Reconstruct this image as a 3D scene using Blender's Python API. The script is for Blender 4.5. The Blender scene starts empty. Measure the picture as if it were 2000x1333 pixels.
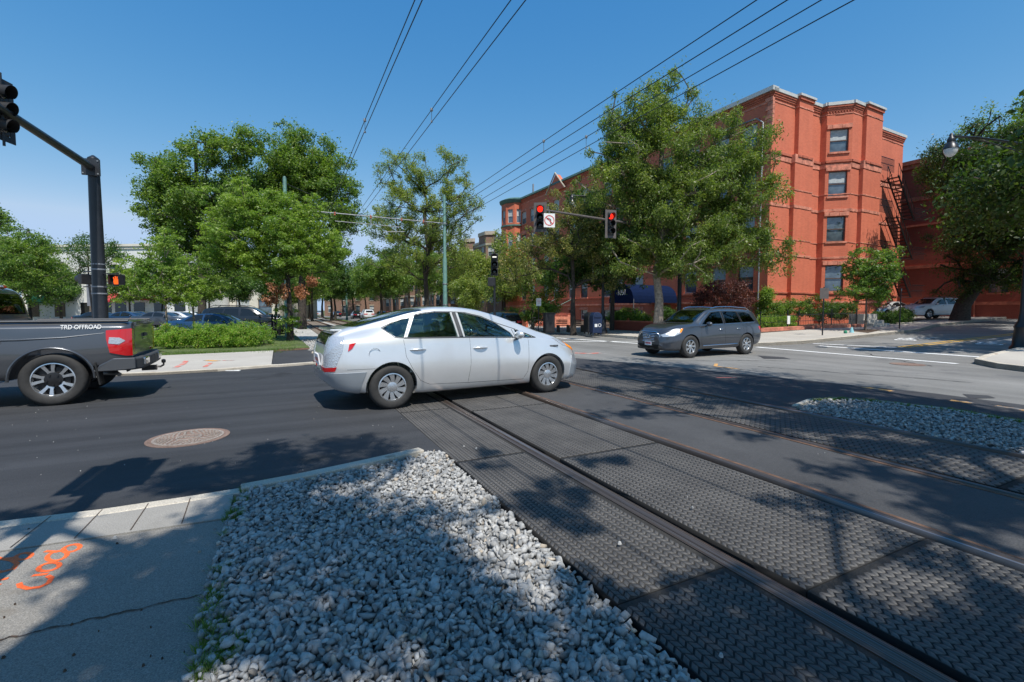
import bpy, bmesh, math, random
import numpy as np
from mathutils import Vector, Matrix
R = math.radians
scn = bpy.context.scene
COL = scn.collection
# ------------------------------------------------------------------ camera, sky, sun, exposure
CAM_H = 1.48
F, PY, PITCH = 900.0, 656.0, 3.12
cd = bpy.data.cameras.new('camera'); cam = bpy.data.objects.new('camera', cd); COL.objects.link(cam)
cd.sensor_width = 36.0; cd.lens = F / 2000 * 36; cd.shift_y = -(666.5 - PY) / 2000
cd.clip_start = 0.05; cd.clip_end = 3000
cam.location = (0, 0, CAM_H); cam.rotation_euler = (R(90 - PITCH), 0, 0)
scn.camera = cam
SUN_EL, SUN_AZ = 60.0, 23.5            # shadows run SUN_AZ degrees left of the view direction
SD = Vector((-math.sin(R(SUN_AZ)), math.cos(R(SUN_AZ)), 0))
w = bpy.data.worlds.new('World'); scn.world = w; w.use_nodes = True
nt = w.node_tree; nt.nodes.clear()
sky = nt.nodes.new('ShaderNodeTexSky'); sky.sky_type = 'NISHITA'; sky.sun_disc = False
sky.sun_elevation = R(SUN_EL); sky.sun_rotation = R(180 - SUN_AZ)
sky.air_density = 0.8; sky.dust_density = 0.0; sky.ozone_density = 10.0; sky.altitude = 0
bg = nt.nodes.new('ShaderNodeBackground'); bg.inputs[1].default_value = 0.15
wo = nt.nodes.new('ShaderNodeOutputWorld')
sp_ = nt.nodes.new('ShaderNodeSeparateColor'); cb_ = nt.nodes.new('ShaderNodeCombineColor'); nt.links.new(sky.outputs[0], sp_.inputs[0])
for i_, (ref, out_, pw, cap) in enumerate(((1.18, 1.27, 1.75, 2.2), (2.45, 2.36, .85, 3.0), (2.64, 2.74, .45, 4.2))):   # clear deep blue air: grade the sky by channel
    m1 = nt.nodes.new('ShaderNodeMath'); m1.operation = 'MULTIPLY'; m1.inputs[1].default_value = 1 / ref; nt.links.new(sp_.outputs[i_], m1.inputs[0])
    m2 = nt.nodes.new('ShaderNodeMath'); m2.operation = 'POWER'; m2.inputs[1].default_value = pw; nt.links.new(m1.outputs[0], m2.inputs[0])
    m3 = nt.nodes.new('ShaderNodeMath'); m3.operation = 'MULTIPLY'; m3.inputs[1].default_value = out_; nt.links.new(m2.outputs[0], m3.inputs[0])
    m4 = nt.nodes.new('ShaderNodeMath'); m4.operation = 'MINIMUM'; m4.inputs[1].default_value = cap; nt.links.new(m3.outputs[0], m4.inputs[0]); nt.links.new(m4.outputs[0], cb_.inputs[i_])
nt.links.new(cb_.outputs[0], bg.inputs[0]); nt.links.new(bg.outputs[0], wo.inputs[0])
sl = bpy.data.lights.new('sun', 'SUN'); sl.energy = 4.0; sl.angle = R(0.53); sl.color = (1.0, 0.955, 0.88)
so = bpy.data.objects.new('sun', sl); COL.objects.link(so)
ldir = Vector((SD.x * math.cos(R(SUN_EL)), SD.y * math.cos(R(SUN_EL)), -math.sin(R(SUN_EL))))
so.rotation_euler = ldir.to_track_quat('-Z', 'Y').to_euler()
scn.view_settings.view_transform = 'Standard'; scn.view_settings.look = 'None'
scn.view_settings.exposure = 0.5; scn.view_settings.gamma = 1.0
scn.cycles.max_bounces = 8; scn.cycles.transparent_max_bounces = 16
scn.cycles.use_denoising = True
# ------------------------------------------------------------------ site frame: s runs along the tracks, a to their right
TH = R(26.3); ct, st = math.cos(TH), math.sin(TH)
def W(s, a, z=0.0): return Vector((a * ct - s * st, s * ct + a * st, z))
def SA(x, y): return (-x * st + y * ct, x * ct + y * st)
def H(x, y):
    a = x * ct + y * st
    return 0.028 * max(0.0, min(a, 75.0) - 17.0)
def ray(px, py):
    c = Vector(((px - 1000) / F, (PY - py) / F, -1))
    p = R(90 - PITCH)
    return Vector((c.x, c.y * math.cos(p) - c.z * math.sin(p), c.y * math.sin(p) + c.z * math.cos(p)))
def G(px, py, z=0.0):                   # a spot on the ground surveyed from the photograph
    d = ray(px, py); k = (z - CAM_H) / d.z
    p = Vector((0, 0, CAM_H)) + d * k
    return Vector((p.x, p.y))
def at(px, py, Y):
    d = ray(px, py); return Vector((0, 0, CAM_H)) + d * (Y / d.y)
# ------------------------------------------------------------------ object helpers
def tag(o, label=None, cat=None, group=None, kind=None):
    if label: o['label'] = label
    if cat: o['category'] = cat
    if group: o['group'] = group
    if kind: o['kind'] = kind
    return o
def empty(name, loc=(0, 0, 0), rz=0.0, parent=None):
    o = bpy.data.objects.new(name, None); COL.objects.link(o)
    o.location = loc; o.rotation_euler = (0, 0, rz); o.empty_display_size = 0.3
    if parent: o.parent = parent
    return o
def thing(name, label, cat, loc=(0, 0, 0), rz=0.0, group=None):
    return tag(empty(name, loc, rz), label, cat, group)
def link(name, me, parent=None, mats=None):
    o = bpy.data.objects.new(name, me); COL.objects.link(o)
    if parent: o.parent = parent
    if mats:
        for m in (mats if isinstance(mats, (list, tuple)) else [mats]): me.materials.append(m)
    return o
def kids(o): return [c for c in bpy.data.objects if c.parent == o]
def build_kids():
    d = {}
    for c in bpy.data.objects:
        if c.parent: d.setdefault(c.parent.name, []).append(c)
    return d
def copy_tree(o, parent=None, kd=None, swap=None):
    kd = kd or build_kids()
    c = o.copy(); COL.objects.link(c)
    if parent: c.parent = parent
    if swap and c.type == 'MESH':
        for i, sl_ in enumerate(c.material_slots):
            if sl_.material and sl_.material.name in swap:
                m = swap[sl_.material.name]; sl_.link = 'OBJECT'; sl_.material = m
    for ch in kd.get(o.name, []): copy_tree(ch, c, kd, swap)
    return c
class MB:
    def __init__(s): s.v = []; s.f = []; s.m = []
    def add(s, vs, fs, mi=0):
        b = len(s.v); s.v += [tuple(v) for v in vs]
        for f in fs: s.f.append(tuple(i + b for i in f)); s.m.append(mi)
        return s
    def box(s, c, d, mi=0, rz=0.0, rot=None):
        x, y, z = d[0] / 2, d[1] / 2, d[2] / 2
        vs = [Vector((i * x, j * y, k * z)) for k in (-1, 1) for j in (-1, 1) for i in (-1, 1)]
        M = rot if rot is not None else Matrix.Rotation(rz, 3, 'Z')
        vs = [M @ v + Vector(c) for v in vs]
        return s.add(vs, [(0, 2, 3, 1), (4, 5, 7, 6), (0, 1, 5, 4), (2, 6, 7, 3), (0, 4, 6, 2), (1, 3, 7, 5)], mi)
    def bb(s, x0, x1, y0, y1, z0, z1, mi=0):
        return s.box(((x0 + x1) / 2, (y0 + y1) / 2, (z0 + z1) / 2), (abs(x1 - x0), abs(y1 - y0), abs(z1 - z0)), mi)
    def tube(s, pts, rads, n=8, mi=0, cap=True):
        pts = [Vector(p) for p in pts]
        if not isinstance(rads, (list, tuple)): rads = [rads] * len(pts)
        up = Vector((0, 0, 1)); rings = []; prev = None
        for i, p in enumerate(pts):
            d = (pts[min(i + 1, len(pts) - 1)] - pts[max(i - 1, 0)]).normalized()
            if prev is None:
                a = d.cross(up if abs(d.z) < 0.95 else Vector((1, 0, 0))).normalized()
            else:
                a = (prev - d * prev.dot(d)).normalized()
            prev = a; b = d.cross(a)
            rings.append([p + (a * math.cos(2 * math.pi * k / n) + b * math.sin(2 * math.pi * k / n)) * rads[i] for k in range(n)])
        vs = [v for r_ in rings for v in r_]; fs = []
        for i in range(len(pts) - 1):
            for k in range(n):
                k2 = (k + 1) % n
                fs.append((i * n + k, i * n + k2, (i + 1) * n + k2, (i + 1) * n + k))
        if cap:
            fs.append(tuple(range(n))[::-1]); fs.append(tuple((len(pts) - 1) * n + k for k in range(n)))
        return s.add(vs, fs, mi)
    def lathe(s, prof, c=(0, 0, 0), n=24, axis='Z', mi=0, cap=True):
        vs = []
        for r_, h in prof:
            for k in range(n):
                t = 2 * math.pi * k / n; x, y = r_ * math.cos(t), r_ * math.sin(t)
                v = (x, y, h) if axis == 'Z' else ((x, h, y) if axis == 'Y' else (h, x, y))
                vs.append(Vector(v) + Vector(c))
        fs = []
        for i in range(len(prof) - 1):
            for k in range(n):
                k2 = (k + 1) % n; f = (i * n + k, i * n + k2, (i + 1) * n + k2, (i + 1) * n + k)
                fs.append(f if axis != 'Y' else f[::-1])
        if cap:
            fs.append(tuple(range(n))[::-1]); fs.append(tuple((len(prof) - 1) * n + k for k in range(n)))
        return s.add(vs, fs, mi)
    def prism(s, pts, z0, z1, mi=0):     # polygon in xy extruded in z
        n = len(pts)
        vs = [(p[0], p[1], z0) for p in pts] + [(p[0], p[1], z1) for p in pts]
        fs = [tuple(range(n))[::-1], tuple(range(n, 2 * n))]
        for i in range(n): j = (i + 1) % n; fs.append((i, j, n + j, n + i))
        return s.add(vs, fs, mi)
    def poly3(s, pts, dvec, mi=0):       # any planar polygon given thickness along dvec
        n = len(pts); dvec = Vector(dvec)
        vs = [Vector(p) for p in pts] + [Vector(p) + dvec for p in pts]
        fs = [tuple(range(n)), tuple(range(n, 2 * n))[::-1]]
        for i in range(n): j = (i + 1) % n; fs.append((i, n + i, n + j, j))
        return s.add(vs, fs, mi)
    def mesh(s, name, fix=True, smooth=None):
        me = bpy.data.meshes.new(name); me.from_pydata(s.v, [], s.f); me.update()
        if any(s.m): me.polygons.foreach_set('material_index', s.m)
        if fix:
            bm = bmesh.new(); bm.from_mesh(me); bmesh.ops.recalc_face_normals(bm, faces=bm.faces); bm.to_mesh(me); bm.free()
        if smooth is not None:
            me.polygons.foreach_set('use_smooth', [True] * len(me.polygons)); me.set_sharp_from_angle(angle=R(smooth))
        return me
    def obj(s, name, mats, parent=None, fix=True, smooth=None):
        return link(name, s.mesh(name, fix, smooth), parent, mats)
def bevel(o, w_, seg=1, ang=40):
    m = o.modifiers.new('bevel', 'BEVEL'); m.width = w_; m.segments = seg; m.limit_method = 'ANGLE'; m.angle_limit = R(ang)
    return o
def np_mesh(name, V, Fc, k, smooth=False):   # V (n,3), Fc (m,k)
    me = bpy.data.meshes.new(name)
    V = np.ascontiguousarray(V, dtype=np.float32); Fc = np.ascontiguousarray(Fc, dtype=np.int32)
    me.vertices.add(len(V)); me.vertices.foreach_set('co', V.ravel())
    me.loops.add(Fc.size); me.loops.foreach_set('vertex_index', Fc.ravel())
    me.polygons.add(len(Fc)); me.polygons.foreach_set('loop_start', np.arange(len(Fc), dtype=np.int32) * k)
    me.polygons.foreach_set('loop_total', np.full(len(Fc), k, dtype=np.int32))
    if smooth: me.polygons.foreach_set('use_smooth', np.ones(len(Fc), dtype=bool))
    me.update(calc_edges=True); me.validate(); return me
# ------------------------------------------------------------------ materials
def nn(t, kind, **kw):
    n = t.nodes.new(kind)
    for k, v in kw.items():
        if k in n.inputs: n.inputs[k].default_value = v
        else: setattr(n, k, v)
    return n
def ramp(t, fac, stops):
    r_ = t.nodes.new('ShaderNodeValToRGB'); e = r_.color_ramp.elements
    e[0].position, e[0].color = stops[0][0], (*stops[0][1], 1); e[1].position, e[1].color = stops[-1][0], (*stops[-1][1], 1)
    for p, c in stops[1:-1]:
        q = e.new(p); q.color = (*c, 1)
    t.links.new(fac, r_.inputs[0]); return r_.outputs[0]
def mix(t, fac, a, b, mode='MIX'):
    m = t.nodes.new('ShaderNodeMix'); m.data_type = 'RGBA'; m.blend_type = mode
    for s_, v in ((0, fac), (6, a), (7, b)):
        if hasattr(v, 'links') or isinstance(v, bpy.types.NodeSocket): t.links.new(v, m.inputs[s_])
        else: m.inputs[s_].default_value = v if s_ == 0 else (*v, 1)
    return m.outputs[2]
def mth(t, op, a, b=0.0, c=None):
    m = t.nodes.new('ShaderNodeMath'); m.operation = op
    for i, v in enumerate((a, b) if c is None else (a, b, c)):
        if isinstance(v, bpy.types.NodeSocket): t.links.new(v, m.inputs[i])
        else: m.inputs[i].default_value = v
    return m.outputs[0]
def base(name, color=(.5, .5, .5), rough=.6, metal=0.0, **kw):
    m = bpy.data.materials.new(name); m.use_nodes = True; t = m.node_tree
    p = t.nodes['Principled BSDF']; p.inputs['Base Color'].default_value = (*color, 1)
    p.inputs['Roughness'].default_value = rough; p.inputs['Metallic'].default_value = metal
    for k, v in kw.items(): p.inputs[k].default_value = v
    return m, t, p
def noise(t, scale, detail=4, rough=.6, vec=None, dist=0.0):
    n = nn(t, 'ShaderNodeTexNoise'); n.inputs['Scale'].default_value = scale; n.inputs['Detail'].default_value = detail
    n.inputs['Roughness'].default_value = rough; n.inputs['Distortion'].default_value = dist
    if vec is None:
        tc = nn(t, 'ShaderNodeTexCoord'); vec = tc.outputs['Object']
    t.links.new(vec, n.inputs['Vector']); return n.outputs['Fac']
def bump(t, p, h, strength=.3, dist=.01):
    b = nn(t, 'ShaderNodeBump'); b.inputs['Strength'].default_value = strength; b.inputs['Distance'].default_value = dist
    t.links.new(h, b.inputs['Height']); t.links.new(b.outputs[0], p.inputs['Normal'])
def plain(name, color, rough=.55, metal=0.0, var=.12, scale=6.0, bmp=0.0, **kw):
    m, t, p = base(name, color, rough, metal, **kw)
    n = noise(t, scale); c2 = tuple(max(0, c * (1 - var * 1.6)) for c in color); c1 = tuple(min(1, c * (1 + var * 1.6)) for c in color)
    t.links.new(ramp(t, n, [(.3, c2), (.7, c1)]), p.inputs['Base Color'])
    r_ = mth(t, 'MULTIPLY_ADD', n, .25, rough - .12); t.links.new(r_, p.inputs['Roughness'])
    if bmp: bump(t, p, noise(t, scale * 8), bmp, .01)
    return m
def rotmap(t, vec, rot, scale):
    m1 = nn(t, 'ShaderNodeMapping'); m1.inputs['Rotation'].default_value = (0, 0, rot); t.links.new(vec, m1.inputs['Vector'])
    m2 = nn(t, 'ShaderNodeMapping'); m2.inputs['Scale'].default_value = scale; t.links.new(m1.outputs[0], m2.inputs['Vector']); return m2
def ground_mat(name, c_lo, c_hi, rough=.9, speck=90.0, speck_amt=.5, patch=.6, bmp=.5, tint=None, streak=None, fine=None):
    m, t, p = base(name, c_hi, rough)
    tc = nn(t, 'ShaderNodeTexCoord'); ob = tc.outputs['Object']
    big = noise(t, patch, 5, .65, ob); c = ramp(t, big, [(.3, c_lo), (.7, c_hi)])
    sp = noise(t, speck, 3, .8, ob)
    c = mix(t, 1.0, c, ramp(t, sp, [(.32, (1 - speck_amt,) * 3), (.5, (1, 1, 1)), (.72, (1 + speck_amt * 1.3,) * 3)]), 'MULTIPLY')
    vo = nn(t, 'ShaderNodeTexVoronoi'); vo.inputs['Scale'].default_value = speck * .55; t.links.new(ob, vo.inputs['Vector'])
    if fine:                                  # pale grit showing in the surface
        c = mix(t, mth(t, 'MULTIPLY', mth(t, 'LESS_THAN', vo.outputs['Distance'], .16), fine[0]), c, fine[1])
    if streak:                                # tyre-polished streaks running along the travelled way
        mp = rotmap(t, ob, streak[0], (streak[1], streak[2], 1)); s_ = noise(t, 1.0, 4, .6, mp.outputs[0])
        c = mix(t, 1.0, c, ramp(t, s_, [(.35, (1 - streak[3],) * 3), (.65, (1 + streak[3],) * 3)]), 'MULTIPLY')
    if tint:
        f = ramp(t, noise(t, tint[1], 5, .6, ob), [(tint[2], (0, 0, 0)), (tint[2] + .08, (1, 1, 1))])
        c = mix(t, f, c, tint[0])
    t.links.new(c, p.inputs['Base Color'])
    bump(t, p, mth(t, 'ADD', sp, mth(t, 'MULTIPLY', vo.outputs['Distance'], .6)), bmp, .008)
    return m
M = {}
ALONG = TH                                     # world angle to turn so x runs across the tracks
CROSS = R(-27)
M['asphalt_new'] = ground_mat('asphalt_new', (.024, .025, .0275), (.036, .037, .041), .78, 120, .35, .5, .5, streak=(CROSS, .10, 2.6, .26), fine=(.35, (.12, .12, .12)), tint=((.019, .019, .020), .8, .60))
M['asphalt_mid'] = ground_mat('asphalt_mid', (.030, .030, .033), (.046, .046, .050), .8, 130, .35, .9, .6, streak=(-ALONG, 1.6, .15, .14), fine=(.3, (.12, .12, .12)))
M['asphalt_worn'] = ground_mat('asphalt_worn', (.042, .042, .044), (.066, .066, .068), .8, 130, .4, .9, .7, streak=(-ALONG, 1.2, .15, .12), fine=(.4, (.16, .16, .155)))
M['rubber_groove_shade'] = None
M['asphalt_old'] = ground_mat('asphalt_old', (.145, .142, .134), (.21, .204, .192), .85, 120, .35, .35, .5, streak=(-ALONG, 1.4, .08, .15), fine=(.5, (.30, .29, .27)), tint=((.12, .118, .115), .5, .60))
M['concrete'] = ground_mat('concrete', (.30, .285, .26), (.42, .40, .365), .85, 140, .25, .8, .3, fine=(.3, (.5, .48, .44)))
M['concrete_far'] = ground_mat('concrete_far', (.36, .33, .29), (.46, .43, .38), .85, 60, .2, .5, .2)
M['walk_dark'] = ground_mat('walk_dark', (.195, .180, .158), (.270, .250, .220), .88, 150, .45, .7, .6, fine=(.55, (.42, .41, .39)), tint=((.17, .145, .115), 1.6, .60))
M['walk_slab'] = ground_mat('walk_slab', (.24, .225, .20), (.33, .31, .28), .85, 140, .3, .9, .35, fine=(.4, (.45, .43, .40)), tint=((.26, .21, .16), 1.6, .64))
M['kerb'] = ground_mat('kerb', (.40, .35, .28), (.54, .49, .41), .8, 90, .3, 2.0, .4, tint=((.24, .17, .11), 3.0, .62))
M['soil'] = ground_mat('soil', (.045, .03, .02), (.10, .062, .04), .95, 60, .6, 1.5, 1.0)
M['mulch'] = ground_mat('mulch', (.10, .05, .032), (.19, .10, .065), .95, 45, .6, 2.0, 1.0)
M['grass_ground'] = ground_mat('grass_ground', (.05, .075, .02), (.10, .13, .035), .95, 40, .6, .8, 1.0, tint=((.16, .12, .06), 1.2, .6))
M['ballast_bed'] = ground_mat('ballast_bed', (.10, .10, .10), (.2, .2, .2), .9, 25, .6, 2.0, 1.0)
M['ballast_far'] = ground_mat('ballast_far', (.30, .29, .27), (.46, .45, .42), .9, 14, .5, 1.0, 1.0, tint=((.25, .19, .13), .8, .66))
# stones
def stone_mat(name, lo, hi):
    m, t, p = base(name, hi, .85)
    g = nn(t, 'ShaderNodeNewGeometry'); c = ramp(t, g.outputs['Random Per Island'], [(0, lo), (.4, tuple((a + b) / 2 for a, b in zip(lo, hi))), (.93, hi), (.97, (hi[0] * 1.0, hi[1] * .85, hi[2] * .68)), (1, (lo[0], lo[1] * .9, lo[2] * .8))])
    c = mix(t, 1.0, c, ramp(t, noise(t, 45, 4, .7), [(.3, (.72,) * 3), (.7, (1.15,) * 3)]), 'MULTIPLY')
    t.links.new(c, p.inputs['Base Color']); bump(t, p, noise(t, 110, 3), .35, .004); return m
M['stone'] = stone_mat('stone', (.20, .198, .192), (.46, .45, .43))
# rubber and steel
m, t, p = base('rubber_panel', (.06, .06, .062), .62)
tc = nn(t, 'ShaderNodeTexCoord'); n1 = noise(t, 2.2, 5, .6, tc.outputs['Object']); n2 = noise(t, 60, 3, .7, tc.outputs['Object'])
c = ramp(t, n1, [(.3, (.046, .044, .043)), (.7, (.092, .087, .082))])
c = mix(t, 1.0, c, ramp(t, n2, [(.3, (.75,) * 3), (.7, (1.3,) * 3)]), 'MULTIPLY')
t.links.new(c, p.inputs['Base Color']); bump(t, p, n2, .3, .003); M['rubber_panel'] = m
m, t, p = base('rail_steel', (.2, .17, .15), .35, .75)
tc = nn(t, 'ShaderNodeTexCoord'); mp = rotmap(t, tc.outputs['Object'], -TH, (110, .35, 1))
n1 = noise(t, 1.0, 3, .6, mp.outputs[0])
t.links.new(ramp(t, n1, [(.35, (.085, .055, .040)), (.52, (.14, .115, .10)), (.72, (.30, .30, .32))]), p.inputs['Base Color'])
t.links.new(mth(t, 'MULTIPLY_ADD', n1, -.4, .70), p.inputs['Roughness']); M['rail_steel'] = m
M['rail_rust'] = plain('rail_rust', (.13, .07, .042), .8, .1, .3, 8)
M['black'] = plain('black_rubber', (.012, .012, .012), .8, 0, .1)
M['tyre'] = plain('tyre', (.028, .027, .026), .78, 0, .15, 20)
M['arch'] = plain('arch_black', (.006, .006, .006), .9)
M['white_paint'] = ground_mat('white_paint', (.68, .68, .67), (.88, .88, .86), .7, 60, .25, 2, .3, tint=((.2, .2, .19), 5, .66))
M['yellow_paint'] = ground_mat('yellow_paint', (.50, .28, .04), (.68, .40, .06), .7, 60, .25, 2, .3, tint=((.14, .12, .1), 5, .7))
M['orange_paint'] = ground_mat('orange_paint', (.75, .10, .02), (.9, .16, .03), .7, 90, .3, 3, .3)
M['red_mark'] = ground_mat('red_mark', (.55, .12, .09), (.62, .2, .15), .8, 60, .3, 3, .3, tint=((.40, .36, .32), 4, .5))
M['worn_orange'] = ground_mat('worn_orange', (.55, .27, .06), (.66, .36, .12), .8, 60, .4, 3, .3, tint=((.15, .145, .14), 3, .5))
M['cast_iron'] = ground_mat('cast_iron', (.15, .095, .07), (.26, .175, .135), .6, 60, .3, 4, .4)
M['iron_raised'] = ground_mat('iron_raised', (.23, .19, .16), (.34, .29, .25), .5, 60, .3, 4, .3)
M['iron_dark'] = ground_mat('iron_dark', (.06, .042, .035), (.11, .08, .065), .7, 60, .3, 4, .4)
M['rubber_groove_shade'] = ground_mat('rubber_groove_shade', (.020, .019, .018), (.036, .033, .030), .9, 90, .5, 2, .5)  # groove floor colour kept dark, standing in for shade between the ribs
# metals, paints
M['black_metal'] = plain('black_metal', (.012, .012, .014), .38, .0, .2, 4)
M['pole_dark'] = plain('pole_dark', (.018, .020, .024), .4, .0, .2, 3)
M['pole_green'] = plain('pole_green', (.10, .20, .17), .5, .0, .15, 5)
M['galv'] = plain('galvanised', (.30, .31, .31), .42, .7, .12, 8)
M['grey_metal'] = plain('grey_metal', (.22, .23, .25), .5, .2, .1, 8)
M['signal_body'] = plain('signal_body', (.016, .016, .018), .5)
M['signal_yellowgrey'] = plain('backplate_grey', (.10, .085, .08), .6)
M['chrome'] = plain('chrome', (.75, .75, .77), .14, 1.0, .03)
M['alloy'] = plain('alloy', (.62, .63, .64), .25, .85, .05)
M['dark_alloy'] = plain('dark_alloy', (.03, .03, .032), .35, .5)
M['sign_white'] = plain('sign_white', (.75, .75, .73), .5, 0, .05)
M['sign_red'] = plain('sign_red', (.55, .02, .02), .5)
M['plate'] = plain('plate_white', (.7, .7, .72), .4)
M['plate_red'] = plain('plate_red', (.55, .08, .08), .5)
def glow(name, col, e):
    m = bpy.data.materials.new(name); m.use_nodes = True; t = m.node_tree; t.nodes.clear()
    em = nn(t, 'ShaderNodeEmission'); em.inputs[0].default_value = (*col, 1); em.inputs[1].default_value = e
    o = nn(t, 'ShaderNodeOutputMaterial'); t.links.new(em.outputs[0], o.inputs[0]); return m
M['red_on'] = glow('red_signal_lit', (1, .03, .015), 1.2)
M['hand_on'] = glow('hand_signal_lit', (1, .13, .02), 1.0)
M['bar_on'] = glow('bar_signal_lit', (.95, .93, .85), 1.0)
def car_paint(name, col, metal=.5, rough=.32, flake=True):
    m, t, p = base(name, col, rough, metal); p.inputs['Coat Weight'].default_value = 1.0; p.inputs['Coat Roughness'].default_value = .04
    n = noise(t, 3, 3); d = noise(t, 1.3, 5)
    t.links.new(ramp(t, d, [(.3, tuple(c * .93 for c in col)), (.7, tuple(min(1, c * 1.05) for c in col))]), p.inputs['Base Color'])
    if flake: bump(t, p, noise(t, 900, 1), .04, .001)
    return m
M['silver'] = car_paint('silver_paint', (.74, .745, .745), .55, .28)
M['silver_dark'] = car_paint('silver_trim', (.42, .46, .50), .55, .33)
M['gun'] = car_paint('gunmetal_paint', (.070, .078, .092), .6, .30)
M['grey_truck'] = car_paint('grey_truck_paint', (.095, .10, .11), .6, .30)
M['white_car'] = car_paint('white_car_paint', (.66, .68, .69), .0, .5)
M['blue_car'] = car_paint('blue_car_paint', (.02, .06, .14), .5, .3)
M['black_car'] = car_paint('black_car_paint', (.012, .014, .018), .3, .25)
M['red_car'] = car_paint('red_car_paint', (.30, .02, .02), .3, .3)
def glass(name, tint, alpha, rough=.01):
    m = bpy.data.materials.new(name); m.use_nodes = True; t = m.node_tree; t.nodes.clear()
    tr = nn(t, 'ShaderNodeBsdfTransparent'); tr.inputs[0].default_value = (*tint, 1)
    gl = nn(t, 'ShaderNodeBsdfGlossy'); gl.inputs['Roughness'].default_value = rough; gl.inputs[0].default_value = (1, 1, 1, 1)
    fr = nn(t, 'ShaderNodeFresnel'); fr.inputs[0].default_value = 1.52
    ms = nn(t, 'ShaderNodeMixShader'); f = mth(t, 'MULTIPLY_ADD', fr.outputs[0], .9, alpha)
    t.links.new(f, ms.inputs[0]); t.links.new(tr.outputs[0], ms.inputs[1]); t.links.new(gl.outputs[0], ms.inputs[2])
    o = nn(t, 'ShaderNodeOutputMaterial'); t.links.new(ms.outputs[0], o.inputs[0]); return m
M['glass_clear'] = glass('glass_clear', (.60, .70, .68), .05)
M['glass_tint'] = glass('glass_tint', (.10, .12, .12), .02)
m, t, p = base('glass_dark', (.010, .012, .014), .04); p.inputs['Specular IOR Level'].default_value = .7; M['glass_dark'] = m
M['lens_red'] = base('lens_red', (.50, .008, .010), .12)[0]; M['lens_red'].node_tree.nodes['Principled BSDF'].inputs['Coat Weight'].default_value = 1
M['lens_amber'] = base('lens_amber', (.95, .28, .02), .15)[0]
m, t, p = base('lens_clear', (.55, .58, .62), .12, .45); v = nn(t, 'ShaderNodeTexVoronoi'); v.inputs['Scale'].default_value = 55
tc = nn(t, 'ShaderNodeTexCoord'); t.links.new(tc.outputs['Object'], v.inputs['Vector']); bump(t, p, v.outputs['Distance'], .5, .01); M['lens_clear'] = m
M['interior'] = plain('interior_grey', (.20, .19, .17), .9)
M['interior_dark'] = plain('interior_dark', (.025, .025, .026), .8)
M['interior_pale'] = plain('interior_pale', (.62, .66, .60), .6)
M['skin'] = plain('skin', (.40, .22, .15), .6)
M['plastic'] = plain('grey_plastic', (.05, .052, .056), .55)
# masonry
def brick_mat(name, c1, c2, mortar, sc=1.0):
    m, t, p = base(name, c1, .85)
    tc = nn(t, 'ShaderNodeTexCoord'); sx = nn(t, 'ShaderNodeSeparateXYZ'); t.links.new(tc.outputs['Object'], sx.inputs[0])
    sn = nn(t, 'ShaderNodeSeparateXYZ'); t.links.new(tc.outputs['Normal'], sn.inputs[0])
    side = mth(t, 'GREATER_THAN', mth(t, 'ABSOLUTE', sn.outputs[0]), .75)
    u = mth(t, 'ADD', mth(t, 'MULTIPLY', sx.outputs[0], mth(t, 'SUBTRACT', 1.0, side)), mth(t, 'MULTIPLY', sx.outputs[1], side))
    cb = nn(t, 'ShaderNodeCombineXYZ'); t.links.new(u, cb.inputs[0]); t.links.new(sx.outputs[2], cb.inputs[1])
    b = nn(t, 'ShaderNodeTexBrick'); t.links.new(cb.outputs[0], b.inputs['Vector'])
    b.inputs['Scale'].default_value = 1.0; b.inputs['Brick Width'].default_value = .21 * sc; b.inputs['Row Height'].default_value = .075 * sc
    b.inputs['Mortar Size'].default_value = .006 * sc; b.inputs['Color1'].default_value = (*c1, 1); b.inputs['Color2'].default_value = (*c2, 1)
    b.inputs['Mortar'].default_value = (*mortar, 1)
    st_ = mix(t, 1.0, b.outputs[0], ramp(t, noise(t, .45, 6, .6, tc.outputs['Object']), [(.3, (.92, .91, .91)), (.7, (1.06, 1.05, 1.04))]), 'MULTIPLY')
    mp = nn(t, 'ShaderNodeMapping'); mp.inputs['Scale'].default_value = (3, 3, .25); t.links.new(tc.outputs['Object'], mp.inputs['Vector'])
    st_ = mix(t, 1.0, st_, ramp(t, noise(t, 1, 4, .6, mp.outputs[0]), [(.35, (.95,) * 3), (.6, (1.02,) * 3)]), 'MULTIPLY')
    t.links.new(st_, p.inputs['Base Color']); bump(t, p, b.outputs['Fac'], -.4, .006); return m
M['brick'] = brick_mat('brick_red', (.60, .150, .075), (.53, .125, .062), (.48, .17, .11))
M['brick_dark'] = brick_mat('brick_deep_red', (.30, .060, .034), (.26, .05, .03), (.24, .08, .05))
M['brick_brown'] = brick_mat('brick_brown', (.22, .12, .085), (.26, .15, .10), (.25, .19, .15))
M['brownstone'] = plain('brownstone', (.54, .20, .13), .9, 0, .28, 3.0, 1.0)
M['brownstone_dark'] = plain('brownstone_dark', (.42, .115, .066), .9, 0, .2, 3.0, .6)
M['limestone'] = plain('limestone', (.42, .36, .28), .9, 0, .12, 2.0, .3)
M['parapet'] = plain('parapet_cap', (.52, .51, .48), .5, .1, .06)
M['copper'] = plain('copper_green', (.075, .15, .125), .6, .1, .15, 2)
M['frame_white'] = plain('window_frame_pale', (.50, .49, .46), .5)
M['frame_dark'] = plain('window_frame_brown', (.12, .075, .06), .5)
M['stucco'] = plain('stucco_cream', (.62, .58, .50), .85, 0, .06, 1.0, .2)
M['stucco_white'] = plain('stucco_white', (.68, .68, .66), .85, 0, .05, 1.0, .2)
M['awning_blue'] = plain('awning_blue', (.004, .012, .045), .9, **{'Specular IOR Level': .1})
M['awning_red'] = plain('awning_red', (.45, .04, .05), .7)
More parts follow.
